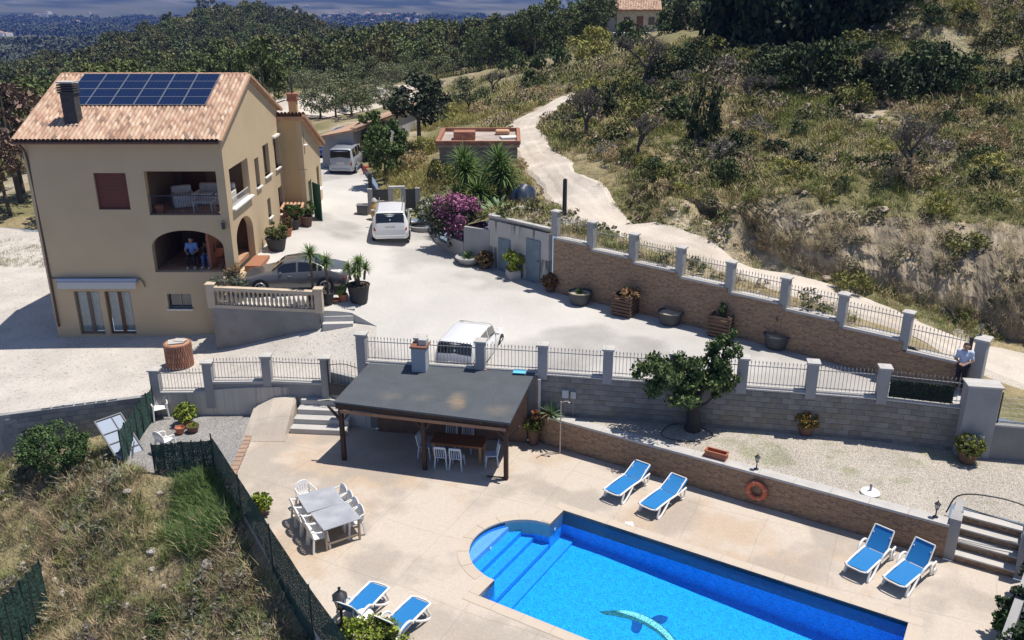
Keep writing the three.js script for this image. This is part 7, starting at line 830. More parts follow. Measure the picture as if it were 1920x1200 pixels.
{
  const st = { pel: [0, 0.93, 0], waist: [0, 1.08, 0.01], chest: [0, 1.28, 0.0], neck: [0, 1.46, 0.0], head: [0, 1.6, 0.05], face: [0, -0.3, 1], shL: [-0.18, 1.4, 0], elL: [-0.25, 1.14, 0.05], wrL: [-0.1, 1.07, 0.24], shR: [0.18, 1.4, 0], elR: [0.26, 1.14, 0.04], wrR: [0.06, 1.05, 0.24], hipL: [-0.09, 0.9, 0], knL: [-0.1, 0.49, 0.03], anL: [-0.11, 0.09, 0], toeL: [-0.13, 0.045, 0.13], hipR: [0.09, 0.9, 0], knR: [0.1, 0.49, 0.03], anR: [0.11, 0.09, 0], toeR: [0.14, 0.045, 0.13] };
  person([15.05, 2.84, -26.95], -0.55, st, { skin: [0.42, 0.24, 0.16], shirt: [0.50, 0.58, 0.72], trousers: [0.012, 0.014, 0.025], hair: [0.02, 0.014, 0.01], shoe: [0.03, 0.03, 0.035] }, 'person in a pale blue shirt and black trousers looking down beside the gate');
  const si = { pel: [0, 0.52, 0], waist: [0, 0.68, -0.02], chest: [0, 0.88, -0.02], neck: [0, 1.06, -0.01], head: [0, 1.2, 0.03], face: [0, 0, 1], shL: [-0.18, 1.0, 0], elL: [-0.26, 0.74, 0.06], wrL: [-0.14, 0.66, 0.28], shR: [0.18, 1.0, 0], elR: [0.26, 0.74, 0.06], wrR: [0.14, 0.66, 0.28], hipL: [-0.09, 0.52, 0], knL: [-0.13, 0.52, 0.42], anL: [-0.15, 0.09, 0.4], toeL: [-0.16, 0.045, 0.54], hipR: [0.09, 0.52, 0], knR: [0.13, 0.52, 0.42], anR: [0.15, 0.09, 0.42], toeR: [0.17, 0.045, 0.56] };
  person([HX + 6.1, 4.0, HZ - 0.95], 0.1, si, { skin: [0.4, 0.24, 0.17], shirt: [0.16, 0.28, 0.6], trousers: [0.015, 0.015, 0.02], hair: [0.03, 0.02, 0.014], shoe: [0.6, 0.6, 0.6] }, 'seated person in a blue shirt and dark trousers in the arched porch');
  person([HX + 6.85, 4.0, HZ - 1.0], -0.15, si, { skin: [0.4, 0.24, 0.17], shirt: [0.09, 0.055, 0.035], trousers: [0.07, 0.13, 0.32], hair: [0.02, 0.015, 0.01], shoe: [0.6, 0.6, 0.6], long: true }, 'seated person in a brown top and blue jeans in the arched porch');
  const dp = slatChair(M.wood); chair(dp, 'porch_chair', [HX + 6.1, 4.0, HZ - 1.02], 0.1, 'wooden chair under the person in the blue shirt'); chair(dp, 'porch_chair', [HX + 6.85, 4.0, HZ - 1.07], -0.15, 'wooden chair under the person in blue jeans'); chair(dp, 'porch_chair', [HX + 7.5, 4.0, HZ - 0.8], -0.6, 'empty wooden chair beside the right jamb of the porch arch');
}

// ---------------------------------------------------------------- plants
const ground3 = (x, z, dy = 0) => [x, land(x, z) + dy, z];
function limbs(list) { const g = []; for (const [a, b, r0, r1] of list) g.push(bar(a, b, r0, r1, 5)); return merge(g); }
// branching skeleton; returns segment list and tip points
function branch(levels, len, r, { spread = 0.6, shrink = 0.72, up = 0.25, n = 2 } = {}) {
  const segs = [], tips = []; const go = (p, d, L, R, lv) => { const k = lv === levels ? 1 : 2, q = p.clone(); let dir = d.clone(); let prev = p.clone(); for (let s = 0; s < k; s++) { dir.add(new THREE.Vector3(rr(-0.18, 0.18), rr(-0.05, 0.15), rr(-0.18, 0.18))).normalize(); const nx = prev.clone().addScaledVector(dir, L / k); segs.push([prev.toArray(), nx.toArray(), R * (1 - 0.25 * s / k), R * (1 - 0.25 * (s + 1) / k)]); prev = nx; } if (!lv) { tips.push(prev.toArray()); return; } const m = n + (rnd() < 0.55 ? 1 : 0); for (let i = 0; i < m; i++) { const a = rr(0, 6.283), e = new THREE.Vector3(Math.cos(a) * spread, up, Math.sin(a) * spread).add(dir.clone().multiplyScalar(0.75)).normalize(); go(prev, e, L * shrink * rr(0.8, 1.15), R * 0.66, lv - 1); } };
  go(new THREE.Vector3(0, -0.05, 0), new THREE.Vector3(rr(-0.1, 0.1), 1, rr(-0.1, 0.1)).normalize(), len, r, levels); return { segs, tips };
}
const greyBark = mottle([0.075, 0.068, 0.062], [0.15, 0.135, 0.125], 0.6, 1, { n: 64, s: 8 });
// --- bougainvillea, oleander, yuccas and agave round the planter
{
  srand(51);
  const b = thing('bougainvillea', 'large mound of purple bougainvillea spilling over the planter wall', 'shrub', [-2.75, 3.0, -42.6]); b.scale.setScalar(1.4); part(b, 'foliage', crown(2600, 0.95, 0.9, 0.7, 0.075, { k: 40, cy: 1.25 }), leafMat(0.05, 0.055, 0.03), [0, 0, -0.35]); part(b, 'blossom', crown(5200, 1.02, 0.92, 0.72, 0.06, { k: 44, cy: 1.2, size: 0.26 }), leafMat(0.34, 0.13, 0.235), [0.05, 0, -0.2]); part(b, 'stem', [bar([0.1, -0.1, -0.4], [0.3, 1.2, -0.4], 0.06), bar([0.1, 0, -0.4], [-0.4, 1.1, -0.4], 0.05)], M.bark);
  const o = thing('oleander', 'white flowering oleander beside the white car', 'shrub', [-4.2, 3.3, -46.9]); part(o, 'foliage', crown(2600, 0.95, 0.8, 0.8, 0.08, { k: 34, cy: 0.9, el: 2.8 }), leafMat(0.12, 0.17, 0.06)); part(o, 'blossom', crown(1800, 1.0, 0.8, 0.85, 0.06, { k: 40, cy: 0.95, size: 0.2 }), leafMat(0.5, 0.5, 0.42)); part(o, 'stem', bar([0, -0.1, 0], [0, 0.8, 0], 0.05), M.bark); solo('planter_ring', T(lathe([[0.75, 0], [0.8, 0.25], [0.7, 0.28], [0.62, 0.2]], 22), -4.9, 3.3, -46.5), M.render, 'low round stone ring at the foot of the oleander', 'planter');
  const yu = (x, z, y0, h, label, heads) => { y0 = land(x, z) - 0.1; const t = thing('yucca_tree', label, 'yucca', [x, y0, z], rr(0, 6)); const trunk = [bar([0, -0.2, 0], [0, h, 0], 0.13, 0.09, 8)]; for (const [dx, dy, dz] of heads) { trunk.push(bar([0, h * 0.7, 0], [dx, h + dy, dz], 0.08, 0.06, 7)); part(t, 'rosette', rosette(150, 1.15, 0.065, { cx: dx, cy: h + dy, cz: dz, droop: 0.3, down: -0.9 }), YUC()); part(t, 'dry_skirt', rosette(50, 0.7, 0.05, { cx: dx, cy: h + dy - 0.25, cz: dz, down: -1.5, droop: 0.1 }), leafMat(0.2, 0.14, 0.075)); } part(t, 'trunk', trunk, M.bark); };
  yu(-2.6, -46.6, 4.2, 2.3, 'tall yucca with several heads in front of the flat outbuilding', [[0, 0.4, 0], [0.6, -0.2, 0.3], [-0.6, 0.0, 0.2], [0.2, -0.7, 0.5]]); yu(-1.75, -44.9, 4.4, 1.2, 'shorter yucca with a dry skirt of leaves above the bougainvillea', [[0, 0.2, 0], [0.35, -0.2, 0.3]]); yu(-0.7, -46.2, 4.6, 1.8, 'dense yucca on the track side of the clump', [[0, 0.4, 0], [0.6, -0.1, 0.1], [-0.5, -0.2, 0.2], [0.1, -0.8, 0.6]]); yu(-2.9, -45.3, 4.1, 1.0, 'low yucca on the car side of the clump', [[0, 0.2, 0]]);
  const a = thing('giant_agave', 'giant pale agave behind the concrete shed', 'agave', [-0.75, land(-0.75, -43.2), -43.2]); part(a, 'leaves', rosette(44, 1.15, 0.2, { down: 0.15, droop: 0.3 }), leafMat(0.19, 0.27, 0.15)); part(a, 'heart', lathe([[0, 0], [0.2, 0], [0.12, 0.3], [0, 0.45]], 10), std([0.2, 0.25, 0.15], 0.8));
}
// --- bare almond trees on the hillside
{
  srand(52); const protos = [0, 1, 2].map(() => { const { segs, tips } = branch(5, 0.75, 0.11, { spread: 0.75, up: 0.22, n: 2 }); const o = new THREE.Group(), main = segs.filter(s => s[2] > 0.02), tw = segs.filter(s => s[2] <= 0.02), extra = []; for (const t of tips) for (let i = 0; i < 3; i++) extra.push([t, [t[0] + rr(-0.3, 0.3), t[1] + rr(-0.05, 0.3), t[2] + rr(-0.3, 0.3)], 0.008, 0.004]); part(o, 'trunk', limbs(main), greyBark); part(o, 'twigs', limbs([...tw, ...extra].slice(0, 900)), greyBark).userData.kind = 'stuff'; part(o, 'sparse_leaves', (() => { const pos = []; for (const t of tips) if (rnd() < 0.6) for (let i = 0; i < 3; i++) leaf(pos, t[0] + rr(-0.25, 0.25), t[1] + rr(-0.2, 0.25), t[2] + rr(-0.25, 0.25), 0.06); return tint(leafGeo(pos)); })(), leafMat(0.12, 0.12, 0.06)); return o; });
  const put = (p, s, k, label) => { const o = protos[k].clone(); o.name = numbered('bare_almond_tree'); o.position.set(p[0], land(p[0], p[2]), p[2]); o.rotation.y = rr(0, 6); o.scale.setScalar(s); scene.add(o); tag(o, label, 'tree', 'bare almond trees on the hillside'); };
  put([10.46, 7.6, -71.41], 1.9, 0, 'grey leafless almond tree below the hill cottage'); put([4.77, 6.5, -56.71], 1.3, 1, 'small bare almond tree beside the bend of the track'); put([7.17, 6.8, -50.27], 1.15, 2, 'low bare almond tree among the yellow scrub above the track'); put([15.28, 8, -57.02], 1.15, 0, 'thin bare almond tree in front of the green thicket'); put([17.55, 6.7, -38.96], 1.25, 1, 'bare twisted almond tree at the crown of the cut bank'); put([24.4, 8.2, -60.31], 1.5, 2, 'grey bare tree standing inside the green thicket'); put([23.45, 10.4, -79.47], 0.8, 1, 'small dead tree on the upper grass terrace'); put([-3.97, 5.5, -83.82], 1.2, 2, 'grey bare tree behind the flat outbuilding'); put([-1.83, 5.8, -88.6], 1.2, 0, 'grey bare tree on the slope left of the track'); put([26.55, 11, -79.01], 1.0, 2, 'pale dead tree at the foot of the dark pines');
}
// --- shrubs on the hillside: a few kinds, each shrub its own object
{
  srand(53);
  const mk = (n, s, mat, o2 = {}) => [0, 1].map(() => { const o = new THREE.Group(); part(o, 'foliage', crown(n, 1, 0.75, 1, s, { k: 26, cy: 0.55, size: 0.36, ...o2 }), mat); part(o, 'stems', limbs([[[0, -0.2, 0], [0.3, 0.6, 0.1], 0.05, 0.02], [[0, -0.2, 0], [-0.3, 0.5, 0.2], 0.05, 0.02], [[0, -0.2, 0], [0, 0.6, -0.3], 0.05, 0.02]]), greyBark); return o; });
  const K = { dark: mk(1500, 0.095, leafMat(0.038, 0.06, 0.02)), green: mk(1500, 0.09, leafMat(0.06, 0.095, 0.026)), olive: mk(1300, 0.08, leafMat(0.17, 0.18, 0.045)), broom: mk(1500, 0.05, leafMat(0.27, 0.27, 0.065), { el: 5 }), grey: mk(1100, 0.05, leafMat(0.20, 0.18, 0.155), { el: 4 }), straw: mk(1200, 0.045, leafMat(0.42, 0.33, 0.18), { el: 6 }) };
  const lab = { dark: 'dark green evergreen shrub on the right hillside', green: 'mid green leafy shrub on the right hillside', olive: 'yellowish olive shrub on the right hillside', broom: 'feathery yellow green broom on the right hillside', grey: 'greyish dried shrub on the right hillside', straw: 'straw coloured dry shrub on the right hillside' };
  const put = (kind, x, z, s, label, group, sy = 1) => { const o = K[kind][rnd() < 0.5 ? 0 : 1].clone(); o.name = numbered(kind + '_shrub'); o.position.set(x, land(x, z) - 0.05, z); o.rotation.y = rr(0, 6); o.scale.set(s, s * sy, s * rr(0.85, 1.15)); scene.add(o); tag(o, label ?? lab[kind], 'shrub', group ?? kind + ' shrubs on the right hillside'); };
  // thicket along the terrace step
  for (let i = 0; i < 15; i++) { const t = i / 14, u = [[3, 0], [0, 0]]; const a = [17.57, -61.73], b = [29.57, -57.55]; put(i % 3 ? 'green' : 'dark', lerp(a[0], b[0], t) + rr(-0.5, 0.5), lerp(a[1], b[1], t) - rr(0, 2.2), rr(1.3, 1.9), 'dense green bush in the thicket along the terrace step', 'bushes of the green thicket', rr(1.0, 1.5)); }
  // named shrubs
  for (const [p, k, s, sy, l] of [[[11.38, 7.2, -52.3], 'dark', 1.05, 2.6, 'tall dark evergreen bush standing up from the scrub'], [[10.8, 6.7, -44.04], 'green', 0.85, 1.1, 'rounded green bush in front of the tall dark evergreen'], [[11.71, 6.9, -47.37], 'dark', 0.7, 1, 'dark bush at the foot of the tall evergreen'], [[6.12, 7, -62.13], 'dark', 1.2, 1.7, 'dark green tree like bush at the inner bend of the track'], [[13.92, 4.1, -34.05], 'olive', 0.75, 1.1, 'yellow green bush at the foot of the bank beside the track'], [[17.86, 3.6, -32.57], 'olive', 0.4, 1, 'small green bush on the stony bank near the gate'], [[14.63, 7.2, -48.98], 'dark', 0.7, 0.9, 'compact dark bush on the open slope'], [[12.84, 8.4, -100.17], 'green', 2.0, 1.1, 'big green bush below the cottage terrace'], [[9.04, 7.6, -103.28], 'broom', 2.4, 1.1, 'large yellow green broom left of the cottage'], [[17.66, 9.8, -105.19], 'green', 1.6, 1.2, 'green bush right of the cottage'], [[19.58, 10.5, -102.73], 'dark', 2.0, 1.6, 'tall green bush between cottage and dark pines']]) put(k, p[0], p[2], s, l, undefined, sy);
  // scattered scrub
  const kinds = ['olive', 'broom', 'grey', 'green', 'straw', 'olive', 'green', 'dark', 'dark', 'broom']; let n = 0, tries = 0;
  while (n < 260 && tries++ < 6000) { const x = rr(2, 46), z = rr(-84, -31); if (inPoly(x, z, BUILT) || nearB(x, z) < 1.6 || trackDist(x, z) < 2.2) continue; const u = 960 + 1650 * x / (-z * 0.936 + 3), d = -z; if (u > 2000 || u < 1000) continue; const m = fbm(x * 0.14, z * 0.14, 3, 91); if (m < 0.42 && rnd() < 0.75) continue; put(kinds[Math.floor(rnd() * 10)], x, z, (rnd() < 0.25 ? rr(0.7, 1.1) : rr(0.25, 0.65)) * (d > 55 ? 1.3 : 1), undefined, undefined, rr(0.8, 1.25)); n++; }
  for (let i = 0; i < 26; i++) { const a = [19.27, -78.25], b = [30.63, -74.46], t = (i % 13) / 12; put('dark', lerp(a[0], b[0], t) + rr(-1, 1), lerp(a[1], b[1], t) - (i < 13 ? rr(0, 2) : rr(3, 8)), rr(2.4, 3.4), 'deep green undergrowth beneath the dark pines', 'undergrowth beneath the dark pines', rr(1.2, 1.7)); }
  for (let i = 0; i < 26; i++) { const q = trackLine[20 + i * 5], s = i % 2 ? 1 : -1; const x = q[0] + rr(2.2, 4.2), z = q[1] - rr(0.5, 3); if (nearB(x, z) > 1 && trackDist(x, z) > 1.9) put(['broom', 'olive', 'straw'][i % 3], x, z, rr(0.3, 0.75)); }
  for (let i = 0, t = 0; i < 22 && t < 400; t++) { const x = rr(-20, -3), z = rr(-28, -13); if (inPoly(x, z, BUILT) || nearB(x, z) < 0.7) continue; put(['olive', 'grey', 'green', 'straw', 'olive'][i % 5], x, z, rr(0.25, 0.6), ['yellowish weedy bush', 'greyish dead bush', 'leafy green bush', 'straw coloured bush', 'yellowish weedy bush'][i % 5] + ' on the slope below the mesh fence', 'weedy bushes on the slope below the fence', rr(0.6, 0.9)); i++; }
  // left of the track
  for (const [p, k, s, sy, l] of [[[0, 6, -72.55], 'olive', 0.8, 1, 'olive bush on the slope left of the track'], [[4.02, 6.9, -97.98], 'green', 2.2, 1.2, 'broad green bush above the far end of the track'], [[0, 6.5, -117.67], 'green', 2.2, 1.1, 'leafy green bush at the edge of the pine wood'], [[2, 6.6, -84.86], 'green', 1.3, 1.1, 'green bush beside the far stretch of track'], [[-2.7, 5.6, -75.61], 'straw', 1.0, 1, 'dry straw bush behind the flat outbuilding'], [[-5.39, 5.2, -75.29], 'broom', 1.1, 1, 'yellow broom behind the barn tree'], [[-6.15, 4.3, -56.05], 'straw', 0.9, 1.1, 'pale dry bush in the sunny patch beside the gate'], [[-5.82, 4.6, -60.04], 'broom', 0.9, 1, 'yellow green bush against the flat outbuilding'], [[-4.0, 0, -51.4], 'olive', 0.9, 1.2, 'olive bush at the corner of the flat outbuilding'], [[0.2, 0, -51.2], 'straw', 0.8, 1.2, 'dry bush between the flat outbuilding and the track'], [[-1.2, 0, -50.8], 'green', 0.9, 1.2, 'green bush behind the yucca clump']]) put(k, p[0], p[2], s, l, undefined, sy);
}
// --- leafy trees near the drive and the olive grove
{
  srand(54); const tree = (n, s, mat, { h = 1.6, r = 1.6, ry = 1.2, k = 34, cy = 2.4, tr = 0.14 } = {}) => { const o = new THREE.Group(); part(o, 'trunk', limbs([[[0, -0.2, 0], [0.05, h, 0], tr, tr * 0.7], ...Array.from({ length: 5 }, (_, i) => [[0.05, h * 0.85, 0], [Math.cos(i * 1.26) * r * 0.55, cy + ry * 0.15, Math.sin(i * 1.26) * r * 0.55], tr * 0.55, tr * 0.2])]), M.bark); part(o, 'crown', crown(n, r, ry, r, s, { k, cy, size: 0.34 }), mat); return o; };
  const put = (pr, name, p, sc, label, group) => { const o = pr.clone(); o.name = numbered(name); o.position.set(p[0], land(p[0], p[2]), p[2]); o.rotation.y = rr(0, 6); o.scale.set(...(sc.length ? sc : [sc, sc, sc])); scene.add(o); return tag(o, label, 'tree', group); };
  const carob = tree(3200, 0.13, leafMat(0.04, 0.055, 0.025)), citrus = tree(3000, 0.1, leafMat(0.075, 0.125, 0.03), { h: 0.9, r: 1, ry: 0.95, cy: 1.5, tr: 0.08, k: 22 }), oliveT = [tree(2400, 0.11, leafMat(0.14, 0.165, 0.085), { r: 1.9, ry: 1.15, cy: 1.9, h: 1.0, k: 34 }), tree(2400, 0.11, leafMat(0.12, 0.15, 0.065), { r: 1.8, ry: 1.3, cy: 2.0, h: 1.0, k: 20 })];
  put(carob, 'carob_tree', [-6.6, 0, -63.0], [1.35, 1.35, 1.35], 'dark spreading carob tree in front of the barn'); put(citrus, 'lemon_tree', [-8.01, 4, -55.01], [1.25, 1.35, 1.25], 'bright green lemon tree beside the entrance posts'); put(citrus, 'lemon_tree', [-9.98, 4, -63.35], [1.15, 1.3, 1.15], 'dark green lemon tree against the barn wall'); put(citrus, 'lemon_tree', [-7.83, 4.1, -57.05], [1.0, 1.3, 1.0], 'lemon tree with long shoots behind the entrance wall'); put(oliveT[1], 'carob_tree', [-3.75, 5.2, -78.66], 0.9, 'slender leafy tree between barn and track');
  for (const [u, v] of [[540, 168], [590, 175], [500, 165], [640, 185], [690, 180], [735, 170], [660, 150], [615, 140], [570, 145], [770, 160], [820, 165], [700, 150], [750, 145], [680, 200], [630, 215], [850, 150], [520, 145], [800, 190], [600, 205], [720, 195], [780, 138], [660, 222]].map(q => q)) { const d = (15.5 - 2.6) / ((0.3517 - (600 - v) / 1650 * 0.936)), x = (u - 960) / 1650 * d, z = -d * (0.936 + (600 - v) / 1650 * 0.3517); put(oliveT[rnd() < 0.5 ? 0 : 1], 'olive_tree', [x, 0, z], rr(0.85, 1.25), 'rounded olive tree in the grove behind the villa', 'olive trees of the grove'); }
  // pale soil under the grove
  const soil = []; for (const [u, v, w, q] of [[600, 200, 8, 4], [560, 180, 6, 4], [650, 205, 6, 3], [540, 172, 7, 4], [700, 205, 5, 2], [620, 186, 8, 4], [680, 172, 8, 4], [740, 182, 6, 3]]) { const d = (15.5 - 2.4) / ((0.3517 - (600 - v) / 1650 * 0.936)), x = (u - 960) / 1650 * d, z = -d * (0.936 + (600 - v) / 1650 * 0.3517); const P = []; for (let i = 0; i < 18; i++) { const a = i / 18 * 6.283, m = 1 + 0.35 * (h2(i, u) - 0.5); P.push([x + Math.cos(a) * w * m, z + Math.sin(a) * q * m]); } soil.push(sheet(P, 1.2, (X, Z) => land(X, Z) + 0.12)); } struct('grove_soil', merge(soil), M.track, 'bare pale soil between the olive trees');
  // shrub on the weedy slope
  const bp = [-16.59, -0.9, -28.15], b = thing('big_shrub', 'big rounded dark green shrub on the weedy slope by the block wall', 'shrub', [bp[0], land(bp[0], bp[2]), bp[2]]); part(b, 'foliage', crown(9500, 1.15, 0.85, 1.0, 0.055, { k: 80, cy: 0.95, size: 0.27 }), leafMat(0.06, 0.115, 0.032)); part(b, 'stems', limbs([[[0, -0.2, 0], [0.4, 0.8, 0], 0.07, 0.03], [[0, -0.2, 0], [-0.4, 0.8, 0.2], 0.07, 0.03]]), M.bark);
}
// --- pines: nearest as individuals, the rest of the wood as one mass
{
  srand(55); const pm = [leafMat(0.095, 0.125, 0.036), leafMat(0.11, 0.135, 0.042), leafMat(0.08, 0.108, 0.036)];
  const protos = [0, 1, 2, 3].map(i => { const o = new THREE.Group(); part(o, 'trunk', limbs([[[0, -0.4, 0], [0.2, 3, 0.1], 0.17, 0.12], [[0.2, 3, 0.1], [0, 6.2, 0], 0.12, 0.05], [[0.2, 3.2, 0.1], [1.2, 4.6, 0.3], 0.06, 0.03], [[0.15, 3.6, 0], [-1.2, 4.9, -0.4], 0.06, 0.03]]), greyBark); part(o, 'crown', crown(2000, 1.9 + 0.2 * i, 2.5 - 0.1 * i, 1.9 + 0.2 * i, 0.17, { k: 46, cy: 4.7, size: 0.3, el: 2.4, flat: 0.35 }), pm[i % 3]); return o; });
  const put = (x, z, s, label = 'dark green pine at the near edge of the wood', group = 'pines at the edge of the wood') => { const o = protos[Math.floor(rnd() * 4)].clone(); o.name = numbered('pine_tree'); o.position.set(x, land(x, z) - 0.2, z); o.rotation.y = rr(0, 6); o.scale.set(s, s * rr(0.85, 1.2), s); scene.add(o); tag(o, label, 'tree', group); };
  const cand = []; let t = 0; while (cand.length < 7600 && t++ < 90000) { const d = 95 + 480 * Math.pow(rnd(), 0.75), u = rr(-150, 2050), x = (u - 960) / 1650 * d * 0.98, z = -d; const lim = u < 120 ? 95 : u < 480 ? 125 : u < 900 ? 150 + (u < 700 ? 0 : -18) : u < 1130 ? 132 : 165; if (d < lim) continue; if (u > 1300 && d < 150) continue; if (u > 450 && u < 900 && d < 175) continue; if (vn(x * 0.02, z * 0.02, 88) < 0.12) continue; if (d > 110 && u < 1100 && 1650 * (8.6 - land(x, z)) / d - 20 < lin([[-150, 112], [0, 100], [150, 88], [300, 42], [430, -4], [500, 2], [560, 18], [640, 42], [700, 48], [760, 36], [850, 30], [1000, 14], [1100, 0]], u)) continue; cand.push([x, z, d]); }
  cand.sort((a, b) => a[2] - b[2]); cand.slice(0, 230).forEach(c => put(c[0], c[1], rr(0.75, 1.2)));
  const far = cand.slice(230), geo = [0, 1].map(() => crown(1200, 2.1, 2.5, 2.1, 0.22, { k: 34, cy: 3.6, size: 0.36, el: 2.2, flat: 0.3 })); geo.forEach((g, gi) => { const L = far.filter((_, i) => i % 2 === gi), m = new THREE.InstancedMesh(g, leafMat(0.105, 0.132, 0.042), L.length), o = new THREE.Object3D(), c = new THREE.Color(); L.forEach(([x, z], i) => { const s = rr(0.6, 1.5); o.position.set(x, land(x, z) - 0.6, z); o.rotation.y = rr(0, 6); o.scale.set(s, s * rr(0.9, 1.3), s); o.updateMatrix(); m.setMatrixAt(i, o.matrix); const q = rr(0.55, 1.35) * (0.75 + 0.5 * vn(x * 0.015, z * 0.015, 9)); c.setRGB(q * rr(0.85, 1.25), q, q * rr(0.8, 1.1)); m.setColorAt(i, c); }); m.name = gi ? 'pine_wood_001' : 'pine_wood'; m.userData = { kind: 'stuff', label: 'far pine wood covering the ridge behind the villa', category: 'wood' }; scene.add(m); sh(m); });
  // dark pines at the crest of the hill, brown ones beside the villa
  for (const [u, v, Y, s] of [[1395, 88, 10.9, 1.25], [1440, 84, 11, 1.45], [1490, 84, 11.1, 1.35], [1545, 85, 11.1, 1.4], [1600, 86, 11.2, 1.3], [1650, 80, 11.4, 1.1], [1420, 60, 11.6, 1.5], [1520, 62, 11.7, 1.5], [1580, 60, 11.8, 1.4], [1470, 62, 11.6, 1.5]]) { const d = (15.5 - Y) / ((0.3517 - (600 - v) / 1650 * 0.936)); put((u - 960) / 1650 * d, -d * (0.936 + (600 - v) / 1650 * 0.3517), s, 'shadowy tall pine in the dark group at the top of the hill', 'dark pines at the top of the hill'); }
  const brown = protos[2].clone(), bm = leafMat(0.15, 0.105, 0.075); brown.traverse(m => { if (m.name === 'crown') m.material = bm; }); for (const [x, z, s, l] of [[-34.6, -61, 1.25, 'brown withered pine beside the villa roof'], [-33.2, -57, 0.85, 'shorter brown pine beside the villa wall'], [-38, -58, 1.0, 'brownish pine farthest left behind the field']]) { const o = brown.clone(); o.name = numbered('withered_pine'); o.position.set(x, land(x, z), z); o.scale.setScalar(s); o.rotation.y = x; scene.add(o); tag(o, l, 'tree'); }
  for (const [x, z, s] of [[-33.5, -54, 1.0], [-27.5, -56, 0.9], [-36, -64, 1.2], [-30, -66, 1.1], [-25, -63, 0.9], [-41, -70, 1.3], [-34, -75, 1.2], [-26, -74, 1.1], [-45, -84, 1.3], [-37, -88, 1.2], [-29, -85, 1.1], [-22, -80, 1.1]]) put(x, z, s, 'green pine in the row beside the villa and field', 'pines left of the villa');
}
